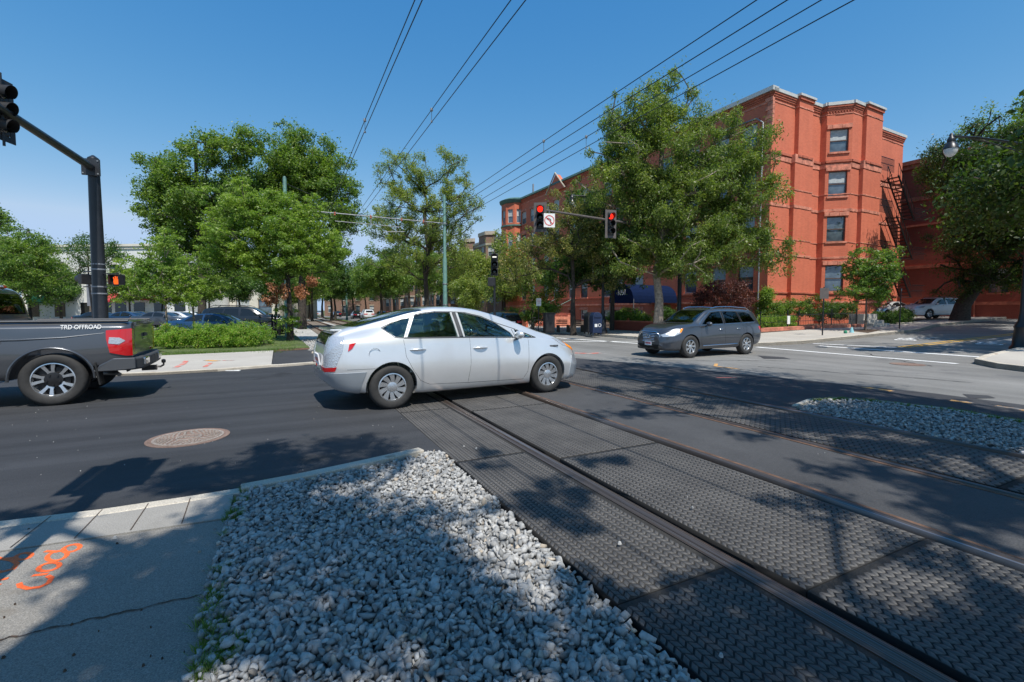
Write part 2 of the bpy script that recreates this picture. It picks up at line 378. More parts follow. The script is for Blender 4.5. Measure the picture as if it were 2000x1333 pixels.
M['awning_green'] = plain('awning_green', (.02, .22, .12), .7)
M['postbox_blue'] = plain('postbox_blue', (.006, .018, .058), .5)
M['bark'] = plain('bark', (.14, .11, .085), .95, 0, .35, 9, 1.0)
M['bark_dark'] = plain('bark_dark', (.05, .04, .032), .95, 0, .35, 9, 1.0)
M['bark_pale'] = plain('bark_pale', (.24, .20, .16), .95, 0, .3, 9, 1.0)
m, t, p = base('window_pane', (.05, .07, .085), .03); p.inputs['Specular IOR Level'].default_value = 1.0; p.inputs['Metallic'].default_value = .25
t.links.new(ramp(t, noise(t, .7, 3), [(.35, (.05, .07, .09)), (.65, (.20, .26, .30))]), p.inputs['Base Color']); bump(t, p, noise(t, 1.5, 2), .05, .05); M['pane'] = m
M['blind'] = plain('window_blind', (.42, .45, .45), .6)
M['tie'] = plain('tie_wood', (.20, .165, .135), .9, 0, .3)
def leaf_mat(name, lo, hi, odd=None, trans=.46):
    m = bpy.data.materials.new(name); m.use_nodes = True; t = m.node_tree; t.nodes.clear()
    g = nn(t, 'ShaderNodeNewGeometry')
    c = ramp(t, g.outputs['Random Per Island'], [(0, lo), (.85, hi), (1, odd or hi)])
    c = mix(t, 1.0, c, ramp(t, noise(t, .45, 3), [(.32, (.72, .80, .82)), (.68, (1.28, 1.18, .95))]), 'MULTIPLY')
    pr = nn(t, 'ShaderNodeBsdfPrincipled'); pr.inputs['Roughness'].default_value = .46; t.links.new(c, pr.inputs['Base Color'])
    tl = nn(t, 'ShaderNodeBsdfTranslucent'); c3 = mix(t, 1.0, c, (1.5, 1.7, .7), 'MULTIPLY'); t.links.new(c3, tl.inputs[0])
    ms = nn(t, 'ShaderNodeMixShader'); ms.inputs[0].default_value = trans
    t.links.new(pr.outputs[0], ms.inputs[1]); t.links.new(tl.outputs[0], ms.inputs[2])
    o = nn(t, 'ShaderNodeOutputMaterial'); t.links.new(ms.outputs[0], o.inputs[0]); return m
M['leaf_mid'] = leaf_mat('leaf_mid_green', (0.082, 0.145, 0.030), (0.168, 0.262, 0.052), (0.24, 0.29, 0.07))
M['leaf_bright'] = leaf_mat('leaf_bright_green', (0.120, 0.200, 0.034), (0.235, 0.335, 0.060), (0.29, 0.36, 0.08))
M['leaf_dark'] = leaf_mat('leaf_deep_green', (0.042, 0.095, 0.022), (0.084, 0.161, 0.035), (0.140, 0.182, 0.056))
M['leaf_olive'] = leaf_mat('leaf_olive', (0.125, 0.180, 0.040), (0.245, 0.300, 0.078), (0.30, 0.29, 0.09))
M['leaf_pear'] = leaf_mat('leaf_glossy_green', (0.088, 0.142, 0.034), (0.185, 0.240, 0.062), (0.28, 0.30, 0.09))
M['leaf_yellow'] = leaf_mat('leaf_yellowing', (0.095, 0.125, 0.036), (0.24, 0.235, 0.078), (0.42, 0.31, 0.15))
M['leaf_shade'] = leaf_mat('leaf_shaded_green', (0.028, 0.058, 0.012), (0.055, 0.096, 0.020), (0.081, 0.101, 0.030))  # dark leaf colour stands in for the deep shade at the right side
M['leaf_brown'] = leaf_mat('leaf_dead_brown', (.26, .10, .05), (.42, .18, .09), None, .2)
M['leaf_maroon'] = leaf_mat('leaf_maroon', (.07, .020, .020), (.15, .045, .040), (.2, .08, .05), .3)
M['leaf_hedge'] = leaf_mat('leaf_hedge', (0.127, 0.231, 0.032), (0.255, 0.413, 0.064), (0.546, 0.413, 0.161))
M['grass_blade'] = leaf_mat('grass_blade', (.07, .14, .02), (.15, .24, .05), (.3, .28, .12))
# ================================================================== THE GROUND
def sheet(name, pts, z, m, kind='structure', label=None, cat=None, group=None, parent=None, sub=0):
    bm = bmesh.new(); vs = [bm.verts.new((p[0], p[1], 0)) for p in pts]; bm.faces.new(vs)
    for a_ in (17.0, 75.0):
        o_ = W(0, a_); bmesh.ops.bisect_plane(bm, geom=bm.verts[:] + bm.edges[:] + bm.faces[:], plane_co=o_, plane_no=(ct, st, 0))
    bmesh.ops.triangulate(bm, faces=bm.faces[:])
    for v in bm.verts: v.co.z = z + H(v.co.x, v.co.y)
    for f in bm.faces:
        f.normal_update()
        if f.normal.z < 0: f.normal_flip()
    me = bpy.data.meshes.new(name); bm.to_mesh(me); bm.free()
    o = link(name, me, parent, m); tag(o, label, cat, group, kind); return o
def slab(name, pts, z0, z1, m, **kw):          # raised pavement with its edge
    mb = MB(); n = len(pts); mb.v = [(p[0], p[1], z0 + H(p[0], p[1])) for p in pts] + [(p[0], p[1], z1 + H(p[0], p[1])) for p in pts]
    mb.f = [tuple(range(n, 2 * n))]; mb.m = [0]
    for i in range(n): j = (i + 1) % n; mb.f.append((i, j, n + j, n + i)); mb.m.append(0)
    me = mb.mesh(name)
    bm = bmesh.new(); bm.from_mesh(me)
    bmesh.ops.bisect_plane(bm, geom=bm.verts[:] + bm.edges[:] + bm.faces[:], plane_co=W(0, 17.0), plane_no=(ct, st, 0))
    bmesh.ops.triangulate(bm, faces=bm.faces[:])
    for v in bm.verts:
        if abs(SA(v.co.x, v.co.y)[1] - 17.0) < .01:
            v.co.z = z1 if v.co.z > (z0 + z1) / 2 else z0
    bm.to_mesh(me); bm.free()
    o = link(name, me, None, m); return tag(o, kind=kw.get('kind', 'structure'))
def kerb_line(name, pts, wid, z0, z1, m, label=None, cat=None, kind='structure', side=1):
    P = [Vector((p[0], p[1])) for p in pts]; off = []
    for i in range(len(P)):
        d = (P[min(i + 1, len(P) - 1)] - P[max(i - 1, 0)]).normalized(); off.append(Vector((-d.y, d.x)) * wid * side)
    mb = MB()
    for i in range(len(P) - 1):
        q = [P[i], P[i + 1], P[i + 1] + off[i + 1], P[i] + off[i]]
        hs = [H(v.x, v.y) for v in q]
        mb.add([(v.x, v.y, z0 + h) for v, h in zip(q, hs)] + [(v.x, v.y, z1 + h) for v, h in zip(q, hs)],
               [(4, 5, 6, 7), (0, 1, 5, 4), (2, 3, 7, 6)] + ([(0, 4, 7, 3)] if i == 0 else []) + ([(1, 2, 6, 5)] if i == len(P) - 2 else []))
    me = mb.mesh(name); o = link(name, me, None, m); bevel(o, .008); return tag(o, label, cat, None, kind)
# horizon-wide base
pts = [W(s, a) for s, a in ((-200, -600), (1500, -1200), (1500, 900), (-200, 700))]
sheet('ground', pts, -.16, M['grass_ground'])
# kerb and road outlines measured on the ground
nk = [G(818, 884), G(700, 911), G(590, 935), G(470, 958), G(380, 973), G(200, 1000), G(0, 1024)]
d_ = (nk[-1] - nk[-2]).normalized(); nk += [nk[-1] + d_ * 6, nk[-1] + d_ * 40]
fk = [G(640, 711), G(530, 717.5), G(425, 726), G(312, 732.5), G(232, 735)]
d_ = Vector((-1, -.18)).normalized(); fk += [fk[-1] + d_ * 8, fk[-1] + d_ * 45]
EDGE = 1.47                                    # left edge of the rubber panels
S_END = 17.2
left_road = [W(4.60, EDGE).xy] + nk + fk[::-1] + [W(13.7, EDGE - .02).xy]
sheet('road', left_road, .0, M['asphalt_new'])
sheet('asphalt_strip', [G(640, 711), W(13.7, EDGE).xy, W(S_END, EDGE).xy, G(600, 683.5), G(535, 687.5), G(530, 717)], .006, M['asphalt_mid'])
sheet('asphalt_between_tracks', [W(-8, 3.885), W(-8, 5.185), W(S_END, 5.185), W(S_END, 3.885)], -.004, M['asphalt_worn'])
isl = [G(1556, 795), G(1585, 783), G(1640, 780.5), G(1700, 784), G(1850, 801), G(2000, 826)]
isl += [W(-8, SA(*isl[-1])[1] + .25).xy]
right_new = [W(4.2, 6.785).xy] + [p for p in isl[::1]] + [W(-8, 10.3).xy, W(4.0, 10.4).xy, W(9.5, 9.0).xy, W(13.0, 7.7).xy, W(15, 6.785).xy]
sheet('road', right_new, .0, M['asphalt_mid'])
# the avenue and the side street
kf = [G(1053, 648), G(1185, 656.5), G(1251, 666)]
ck = [W(14.4, 16.25).xy, W(13.1, 16.7).xy, W(12.3, 17.9).xy, W(11.95, 19.6).xy, W(12.0, 22.9).xy, W(12.3, 30).xy, W(13.6, 35).xy, W(14.5, 50).xy, W(15, 90).xy]
nkr = [W(6.8, 90).xy, W(6.3, 24).xy, W(6.1, 20.5).xy, W(5.95, 18.4).xy, W(5.75, 17.2).xy, W(5.0, 16.3).xy, W(4.0, 15.75).xy, W(-12, 15.6).xy]
ave = [W(-12, 10.3).xy, W(4.0, 10.4).xy, W(9.5, 9.0).xy, W(13.0, 7.7).xy, W(15, 6.785).xy, W(S_END, 6.785).xy, W(S_END + 1.2, 8.2).xy, W(140, 8.2).xy, W(140, 16.25).xy] + ck + nkr
sheet('avenue', ave, -.004, M['asphalt_old'])
# far left service road beyond the planting
sheet('service_road', [W(24, -30).xy, W(24, -6.0).xy, W(150, -6.0).xy, W(150, -30).xy], -.01, M['asphalt_old'])
sheet('service_road', [W(17.5, -60).xy, W(17.5, -16.4).xy, W(23.99, -16.4).xy, W(23.99, -60).xy], -.01, M['asphalt_old'])
# pavements
wl = [G(465, 962), G(443, 1022), G(403, 1180), G(385, 1333)]
e_ = wl[-1] + (wl[-1] - wl[-2]).normalized() * 4
j1 = [G(-60, 1092), G(445, 1018)]
slab('sidewalk', [nk[3] + Vector((.02, -.13)), nk[4] + Vector((.03, -.13)), nk[5] + Vector((.03, -.13)), nk[6] + Vector((.03, -.13)), nk[7] + Vector((.05, -.13)), nk[8] + Vector((0, -.13)),
      nk[8] + Vector((0, -.75)), nk[7] + Vector((.2, -.62)), j1[0], j1[1] + Vector((0, .006))], -.1, .022, M['walk_slab'])
slab('sidewalk', [j1[1] + Vector((0, -.018)), j1[0] + Vector((0, -.018)), nk[7] + Vector((.2, -.64)), nk[8] + Vector((0, -.77)), nk[8] + Vector((2, -14)), e_ + Vector((0, -6)), e_, wl[3], wl[2]], -.1, .018, M['walk_dark'])
kerb_line('kerb', nk[:4], .115, -.1, .055, M['kerb'], side=1)
kerb_line('kerb', nk[3:], .12, -.1, .024, M['kerb'], side=1)
# joint lines scored in the near pavement
mb = MB()
def groove(mb, p, q, w_, z): 
    d = (q - p).normalized(); n_ = Vector((-d.y, d.x)) * w_ / 2
    mb.add([(p.x + n_.x, p.y + n_.y, z), (q.x + n_.x, q.y + n_.y, z), (q.x - n_.x, q.y - n_.y, z), (p.x - n_.x, p.y - n_.y, z)], [(0, 1, 2, 3)])
for t_, b_ in (((290, 990), (255, 1043)), ((200, 1002), (145, 1060)), ((100, 1015), (20, 1078)), ((372, 979), (355, 1030))):
    groove(mb, G(*t_), G(*b_), .006, .0265)
mb.obj('sidewalk_joint_lines', M['soil']); bpy.data.objects['sidewalk_joint_lines']['kind'] = 'structure'
mb = MB(); rng = random.Random(5); prev = G(-40, 1268)
for i in range(1, 31):
    px = -40 + 455 * i / 30; py = 1268 - 103 * (i / 30) ** 1.0 + rng.uniform(-2.2, 2.2); q = G(px, py); groove(mb, prev, q, rng.uniform(.005, .013), .0225); prev = q
mb.obj('sidewalk_crack', M['soil']); bpy.data.objects['sidewalk_crack']['kind'] = 'structure'
# far left pavement, planting bed, grass
bk = [G(700, 680), G(534, 687.5), G(440, 692), G(320, 697.5), G(235, 699)]
bkx = [bk[-1] + Vector((-1, -.12)) * 9, bk[-1] + Vector((-1, -.12)) * 45]
slab('sidewalk', [G(530, 717)] + fk[2:] + bkx[::-1] + bk[1:][::-1], -.1, .05, M['concrete_far'])
slab('planting_bed', [G(606, 682.5), bk[1], bk[2], bk[3], bk[4], bkx[0], bkx[1], W(17.5, -60).xy, W(17.5, -16.4).xy, W(23.9, -16.3).xy, W(23.9, -5.9).xy, W(30, -5.9).xy, W(30, .6).xy], -.1, .02, M['mulch'])
sheet('grass_verge', [G(545, 684), G(606, 681), W(30, .55).xy, W(140, .4).xy, W(140, -5.9).xy, W(24, -5.9).xy, W(19.5, -3.6).xy], .035, M['grass_ground'])
sheet('grass_verge', [bk[1], bk[2], bk[3], bk[4], G(235, 693), G(320, 690.5), G(440, 686.5), G(530, 682)], .032, M['grass_ground'])
kerb_line('kerb', [G(626, 711), G(545, 717.3), fk[1]] + fk[2:], .14, -.1, .062, M['kerb'], side=-1)
# far pavement along the avenue and round the corner
fs = [W(140, 16.4).xy, W(22, 16.4).xy] + [p + Vector((0, 0)) for p in ck]
slab('sidewalk', fs + [W(18.6, 90).xy, W(16.9, 50).xy, W(16.0, 35).xy, W(16.0, 22.5).xy, W(17.2, 20.6).xy, W(140, 20.0).xy], -.1, .13, M['concrete_far'])
kerb_line('kerb', [W(140, 16.27).xy, W(22, 16.27).xy] + ck, .16, -.1, .142, M['kerb'], side=1)
slab('sidewalk', nkr + [W(-12, 21).xy, W(1.5, 22).xy, W(2.5, 90).xy], -.1, .13, M['concrete_far'])
kerb_line('kerb', nkr, .16, -.1, .142, M['kerb'], side=1)
# gardens behind the far pavement
slab('garden_soil', [W(140, 20.02).xy, W(17.25, 20.62).xy, W(16.05, 22.55).xy, W(16.05, 35).xy, W(16.95, 50).xy, W(18.7, 90).xy, W(140, 90).xy], -.1, .10, M['soil'])
sheet('driveway', [W(16.1, 40.5).xy, W(16.95, 51).xy, W(40, 60).xy, W(34, 38).xy], .135, M['concrete_far'])
# median strip far up the tracks
sheet('ballast_far', [W(S_END, .6).xy, W(S_END, 6.785).xy, W(S_END + 1.2, 8.1).xy, W(140, 7.3).xy, W(140, .5).xy, W(30, .58).xy], -.012, M['ballast_far'])
sheet('grass_verge', [W(26, 7.4).xy, W(26, 8.15).xy, W(140, 8.15).xy, W(140, 7.3).xy], .03, M['grass_ground'])
# ------------------------------------------------------------------ track: rails, flangeways, rubber panels
sheet('track_bed', [W(-8, 1.3), W(-8, 7.0), W(S_END, 7.0), W(S_END, 1.3)], -.075, M['black'])
def lbox(mb, s0, s1, a0, a1, z0, z1, mi=0):
    q = [W(s0, a0), W(s1, a0), W(s1, a1), W(s0, a1)]
    return mb.add([(p.x, p.y, z0) for p in q] + [(p.x, p.y, z1) for p in q], [(0, 3, 2, 1), (4, 5, 6, 7), (0, 1, 5, 4), (1, 2, 6, 5), (2, 3, 7, 6), (3, 0, 4, 7)], mi)
RAILS = [(2.298, 2.370, 1), (3.805, 3.877, -1), (5.193, 5.265, 1), (6.705, 6.777, -1)]
RL = ['steel rail nearest the pale gravel, left rail of the near track', 'brown edged steel rail on the right of the near track', 'steel rail on the left of the far track',
      'steel rail of the far track beside the small gravel island']
for i, (a0, a1, sd) in enumerate(RAILS):
    r_ = empty('rail', W(0, a0)); tag(r_, RL[i], 'rail', 'tram rails crossing the road')
    mb = MB(); prof = [(a0, -.07), (a0, .0), (a0 + .010, .011), (a0 + .036, .014), (a1 - .010, .011), (a1, 0), (a1, -.07)]
    if i in (1, 3): pass
    vs = []
    for s_ in (-8, S_END + .3):
        vs += [W(s_, a_, z_) for a_, z_ in prof]
    n = len(prof); mb.add(vs, [(k, n + k, n + k + 1, k + 1) for k in range(n - 1)])
    o = mb.obj('rail_head', M['rail_steel'], None, smooth=50); o.parent = r_; o.matrix_parent_inverse = Matrix.Translation(-r_.location)
    # rusty lip beside the head on the field side
    mb = MB(); g0 = (a0 - .045, a0 - .003) if sd == 1 else (a1 + .003, a1 + .045)
    lbox(mb, -8, S_END, g0[0], g0[1], -.06, .002)
    o = mb.obj('rail_web', M['rail_rust'] if i in (1, 2) else M['rail_steel']); o.parent = r_; o.matrix_parent_inverse = Matrix.Translation(-r_.location)
    # the rail going on over the ballast
    mb = MB(); lbox(mb, S_END + .3, 135, a0, a1, .0, .12); lbox(mb, S_END + .3, 135, a0 - .03, a1 + .03, -.02, .02)
    o = mb.obj('ballast_rail', M['rail_rust']); o.parent = r_; o.matrix_parent_inverse = Matrix.Translation(-r_.location)
for k in range(90):
    for a0, a1 in ((1.85, 4.3), (4.75, 7.2)):
        mb = MB() if (k == 0 and a0 < 2) else mb
        lbox(mb, S_END + .5 + k * .62, S_END + .72 + k * .62, a0, a1, -.06, .012)
o = mb.obj('railway_ties', M['tie']); tag(o, 'weathered dark wooden ties under the tracks running off into the median', 'ties', kind='stuff')
def panel(s0, s1, a0, a1, label, fine=True):
    c = W((s0 + s1) / 2, (a0 + a1) / 2)
    mb = MB(); lbox(mb, s0 + .004, s1 - .004, a0, a1, -.072, -.004)
    # raised stair-step ribs moulded in the top face: zigzag across, repeated along the track
    pitch, step = (.045, .035) if fine else (.070, .052)
    rows = int((s1 - s0 - .02) / pitch); cols = int((a1 - a0 - .01) / step)
    V, Fq = [], []
    ss = s0 + .008 + np.arange(rows) * pitch; aa = a0 + .006 + np.arange(cols) * step
    z0_, z1_ = -.0045, .0005
    for i in range(cols):
        up = (i % 2 == 0)
        o1, o2 = (0, .022 if fine else .032) if up else (.022 if fine else .032, 0)
        a_l, a_r = aa[i] + .0008, aa[i] + step * .83
        for s_ in ss:
            w_ = pitch * .76
            V.append([(s_ + o1, a_l), (s_ + o2, a_r), (s_ + o2 + w_, a_r), (s_ + o1 + w_, a_l)])
    V = np.array(V)                                      # (n,4,2)
    ins = .0022
    ctr = V.mean(1, keepdims=True); Vt = V + (ctr - V) * 0.0; Vt = V + np.clip(ctr - V, -ins, ins)
    def w3(Q, z): 
        s_, a_ = Q[..., 0], Q[..., 1]
        return np.stack([a_ * ct - s_ * st, s_ * ct + a_ * st, np.full(s_.shape, z)], -1)
    allv = np.concatenate([w3(V, z0_), w3(Vt, z1_)], 1).reshape(-1, 3); n = len(V)
    q = np.array([(4, 5, 6, 7), (0, 1, 5, 4), (1, 2, 6, 5), (2, 3, 7, 6), (3, 0, 4, 7)])
    fc = (q[None] + (np.arange(n) * 8)[:, None, None]).reshape(-1, 4)
    b = len(mb.v); v0 = np.array(mb.v); f0 = np.array(mb.f)
    me = np_mesh('rubber_panel', np.concatenate([v0, allv]) - np.array(c)[None], np.concatenate([f0, fc + b]), 4)
    bm = bmesh.new(); bm.from_mesh(me); bmesh.ops.recalc_face_normals(bm, faces=bm.faces); bm.to_mesh(me); bm.free()
    o = link('rubber_panel', me, None, [M['rubber_panel'], M['arch'], M['rubber_groove_shade']]); o.location = c
    for p in list(me.polygons)[:6]: p.material_index = 1 if abs(p.normal.z) < .5 else 2  # dark sides and groove floors: recess shade put into the colour
    return tag(o, label, 'rubber panel', 'black rubber tread panels of the crossing')
def panel_row(a0, a1, cuts, where, fine):
    n = len(cuts) - 1
    ORD = ['nearest the camera', 'second from the camera', 'third from the camera', 'fourth from the camera', 'fifth from the camera', 'sixth from the camera']
    for i in range(n): panel(cuts[i], cuts[i + 1], a0, a1, 'black ribbed rubber panel %s, %s' % (where, ORD[i] if i < n - 1 else 'farthest of its row'), fine)
c1 = SA(*G(1560, 1175))[0]; cA = SA(*G(1540, 1168))[0]; cB = SA(*G(1130, 865))[0]
cuts = [-1.6, cA, cA + 2.44, cA + 4.88, cA + 7.5, 12.6, S_END]
panel_row(2.452, 3.722, cuts, 'between the rails of the near track', True)
panel_row(EDGE + .005, 2.25, [-1.2, cA + .35, cA + 2.79, cA + 5.23, cA + 8, S_END], 'between pale gravel and the first rail', True)
panel_row(5.345, 6.625, [-4.0, 1.6, 5.4, 9.4, 13.4, S_END], 'between the rails of the far track', False)
mb = MB(); lbox(mb, -8, S_END, 2.372, 2.374, -.07, -.02); 
# ------------------------------------------------------------------ crushed stone
def stones(name, region, n, smin, smax, sub, seed, label, zlift=.0, layers=1.6, zf=None):
    rs = np.random.RandomState(seed); protos = []
    for k in range(36):
        bm = bmesh.new(); npt = 13 if sub == 2 else 9
        for q_ in range(npt):
            v = rs.normal(size=3); v /= np.linalg.norm(v); bm.verts.new(v * rs.uniform(.82, 1.0))
        h_ = bmesh.ops.convex_hull(bm, input=bm.verts[:]); bmesh.ops.delete(bm, geom=[g for g in h_['geom_interior'] if isinstance(g, bmesh.types.BMVert)], context='VERTS')
        bm.normal_update(); bm.verts.index_update(); bm.verts.ensure_lookup_table()
        V = np.array([v.co[:] for v in bm.verts]); Fc = np.array([[v.index for v in f.verts] for f in bm.faces]); bm.free()
        V /= np.abs(V).max(); V *= np.array([1.1, rs.uniform(.7, 1.0), rs.uniform(.42, .75)]); protos.append((V, Fc))
    P = np.array([(p[0], p[1]) for p in region]); lo, hi = P.min(0), P.max(0)
    def inside(q):
        x, y = q[:, 0], q[:, 1]; r_ = np.zeros(len(q), bool); j = len(P) - 1
        for i in range(len(P)):
            c = ((P[i, 1] > y) != (P[j, 1] > y)) & (x < (P[j, 0] - P[i, 0]) * (y - P[i, 1]) / (P[j, 1] - P[i, 1] + 1e-12) + P[i, 0]); r_ ^= c; j = i
        return r_
    area = 0.5 * abs(np.dot(P[:, 0], np.roll(P[:, 1], 1)) - np.dot(P[:, 1], np.roll(P[:, 0], 1)))
    sp = math.sqrt(area / n * layers)
    gx, gy = np.meshgrid(np.arange(lo[0], hi[0], sp), np.arange(lo[1], hi[1], sp)); g = np.stack([gx.ravel(), gy.ravel()], 1)
    pts = []
    for l in range(int(math.ceil(layers))):
        q = g + rs.uniform(-.75, .75, g.shape) * sp * .6 + sp * .5 * l
        if l == 1: q = q[rs.rand(len(q)) < (layers - 1)]
        q = q[inside(q)]; pts.append(np.c_[q, np.full(len(q), l)])
    pts = np.concatenate(pts); N = len(pts)
    sc = (smin + (smax - smin) * rs.rand(N) ** 1.3) * np.where(rs.rand(N) < .08, 1.35, 1.0)
    q = rs.normal(size=(N, 4)); q[:, 1:3] *= .42; q /= np.linalg.norm(q, axis=1)[:, None]
    w_, x, y, z = q.T
    Rm = np.stack([1 - 2 * (y * y + z * z), 2 * (x * y - z * w_), 2 * (x * z + y * w_), 2 * (x * y + z * w_), 1 - 2 * (x * x + z * z), 2 * (y * z - x * w_), 2 * (x * z - y * w_), 2 * (y * z + x * w_), 1 - 2 * (x * x + y * y)], 1).reshape(N, 3, 3)
    Vs, Fs, b = [], [], 0; kind = rs.randint(0, len(protos), N)
    zz = zlift + pts[:, 2] * smax * .75 + rs.uniform(-.25, .35, N) * smax
    if zf is not None: zz += zf(pts[:, 0], pts[:, 1])
    for k, (V, Fc) in enumerate(protos):
        idx = np.where(kind == k)[0]
        if not len(idx): continue
        X = np.einsum('nij,vj->nvi', Rm[idx], V) * sc[idx, None, None]
        X[:, :, 0] += pts[idx, 0][:, None]; X[:, :, 1] += pts[idx, 1][:, None]; X[:, :, 2] += zz[idx][:, None]
        Vs.append(X.reshape(-1, 3)); Fs.append((Fc[None] + (b + np.arange(len(idx)) * len(V))[:, None, None]).reshape(-1, 3)); b += len(idx) * len(V)
    me = np_mesh(name, np.concatenate(Vs), np.concatenate(Fs), 3)
    return tag(link(name, me, None, M['stone']), label, 'gravel', kind='stuff')
grv = [W(4.62, EDGE - .03).xy, nk[0] + Vector((.06, -.02)), nk[0] + Vector((.0, -.13)), nk[1] + Vector((.03, -.13)), nk[2] + Vector((.03, -.13)), nk[3] + Vector((.06, -.12)), wl[1] + Vector((.0, 0)), wl[2] + Vector((-.02, 0)), wl[3] + Vector((-.02, 0)), e_, W(-1.0, -1.2).xy, W(-1.0, EDGE - .03).xy]
sheet('gravel_bed', grv, -.045, M['ballast_bed'])
def hump(x, y):
    a = x * ct + y * st; s_ = -x * st + y * ct
    return np.clip((EDGE - a) / .35, 0, 1) * .02 + .012 * np.sin(x * 2.3 + 1) * np.sin(y * 1.9)
vis = [p for p in grv[:8]] + [wl[3] + Vector((-.02, 0)), wl[3] + Vector((-.1, -.35)), W(.6, EDGE - .03).xy]
stones('gravel', vis, 14500, .014, .033, 2, 3, 'pale grey crushed stone heaped between the pavement and the rubber panels', -.022, 1.7, hump)
grv2 = [W(4.15, 6.80).xy] + [p + Vector((-.04, -.06)) for p in isl[:-1]] + [isl[-1], W(-8, 6.80).xy]
sheet('gravel_bed', grv2, -.04, M['ballast_bed'])
stones('gravel', [W(4.1, 6.80).xy] + [p + Vector((-.03, -.08)) for p in isl[:-1]] + [W(.5, SA(*isl[-2])[1] - .02).xy, W(.5, 6.8).xy], 6500, .019, .034, 1, 8, 'grey crushed stone of the small island right of the far track', -.01, 1.6)
stones('gravel', [W(S_END, .8).xy, W(S_END, 6.9).xy, W(26, 7.2).xy, W(26, .8).xy], 7000, .03, .055, 1, 9, 'pale sunlit ballast where the tracks enter the median', -.03, 1.4)
stones('gravel', [wl[3] + Vector((-.1, -.32)), W(.62, EDGE - .03).xy, W(-3.5, EDGE - .03).xy, e_], 3500, .022, .036, 1, 13, 'grey crushed stone continuing behind the photographer beside the panels', -.02, 1.5)
stones('gravel', [W(.52, 6.8).xy, W(.52, SA(*isl[-2])[1] - .02).xy, W(-6, SA(*isl[-2])[1] - .02).xy, W(-6, 6.8).xy], 4500, .024, .038, 1, 14, 'grey crushed stone of the small island past the right border', -.01, 1.5)
kerb_line('kerb', isl[:-1] + [W(-8, SA(*isl[-2])[1] + .2).xy], .07, -.1, .02, M['kerb'], side=1)
# loose bits on the road
def sprinkle(name, label, pxs, r0, r1, m, z=.012, flat=.4, seed=1, cat='debris'):
    rr = random.Random(seed); mb = MB()
    for px, py in pxs:
        g = G(px, py); r_ = rr.uniform(r0, r1); n = 6; a0 = rr.uniform(0, 6)
        ring = [(g.x + r_ * math.cos(a0 + k * 1.047) * rr.uniform(.7, 1.2), g.y + r_ * math.sin(a0 + k * 1.047) * rr.uniform(.7, 1.2)) for k in range(n)]
        mb.add([(x, y, z - .008) for x, y in ring] + [(g.x + (x - g.x) * .6, g.y + (y - g.y) * .6, z + r_ * flat) for x, y in ring], [tuple(range(6, 12))] + [(k, (k + 1) % 6, 6 + (k + 1) % 6, 6 + k) for k in range(6)])
    return tag(mb.obj(name, m), label, cat, kind='stuff')
rr = random.Random(11)
sprinkle('road_grit', 'small pale stone chips scattered on the dark asphalt', [(rr.uniform(0, 800), rr.uniform(745, 930)) for _ in range(60)] + [(rr.uniform(1150, 1900), rr.uniform(840, 1000)) for _ in range(12)], .002, .006, M['stone'], .006)
sprinkle('leaf_litter', 'small dark leaves and stones dropped on the near pavement', [(rr.uniform(0, 400), rr.uniform(1030, 1320)) for _ in range(16)], .003, .008, M['soil'], .026, .2, 2, 'litter')
sprinkle('gravel_strays', 'stray pale stones knocked out onto pavement and panels', [(396, 1122), (225, 1057), (930, 880), (906, 876), (1210, 1068), (1408, 1290), (1352, 997), (420, 1040), (390, 1085)], .008, .014, M['stone'], .026, .5, 3, 'stones')
# painted markings
def stripe(name, label, p, q, w_, z, m, cat='road marking', group=None, n=12, mats=None):
    pts = []; p, q = Vector((p[0], p[1])), Vector((q[0], q[1])); d = (q - p).normalized(); nrm = Vector((-d.y, d.x)) * w_ / 2
    P = [p + (q - p) * i / n for i in range(n + 1)]
    mb = MB(); vs = []
    for v in P: vs += [(v.x + nrm.x, v.y + nrm.y, z + H(v.x + nrm.x, v.y + nrm.y)), (v.x - nrm.x, v.y - nrm.y, z + H(v.x - nrm.x, v.y - nrm.y))]
    mb.add(vs, [(2 * i, 2 * i + 2, 2 * i + 3, 2 * i + 1) for i in range(n)])
    return tag(mb.obj(name, m), label, cat, group)
def solve(px, py):                     # where the pixel's ray meets the sloping street
    d = ray(px, py); k = 1.0; o = Vector((0, 0, CAM_H)); lo, hi = 1.0, 200.0
    for _ in range(60):
        mid = (lo + hi) / 2; p = o + d * mid
        if p.z > H(p.x, p.y): lo = mid
        else: hi = mid
    return (o + d * lo).xy
WM = M['white_paint']
stripe('crosswalk_line', 'white line across the side street mouth nearest the tracks, from SUV wheel to the corner', solve(1478, 678.5), solve(1870, 711), .20, .004, WM, group='white crosswalk lines')
stripe('crosswalk_line', 'white line across the side street mouth just beyond the nearest white line', solve(1600, 676), solve(1960, 701), .20, .004, WM, group='white crosswalk lines')
stripe('stop_line', 'thin white line ending at the yellow centre line of the side street', solve(1588, 671.5), solve(1752, 679.5), .16, .004, WM)
stripe('centre_line', 'left stripe of the double yellow line running up the side street', solve(1752, 678.5), solve(2000, 649.5), .11, .005, M['yellow_paint'], group='double yellow centre line')
stripe('centre_line', 'right stripe of the double yellow line running up the side street', solve(1768, 679.6), solve(2003, 651.8), .11, .005, M['yellow_paint'], group='double yellow centre line')
stripe('crosswalk_line', 'white line across the avenue beside the mailboxes, farther of two', solve(1082, 660), solve(1252, 671.8), .25, .004, WM, group='white crosswalk lines')
stripe('crosswalk_line', 'white line across the avenue in front of the silver car bonnet', solve(1098, 668), solve(1250, 667), .2, .004, WM, group='white crosswalk lines')
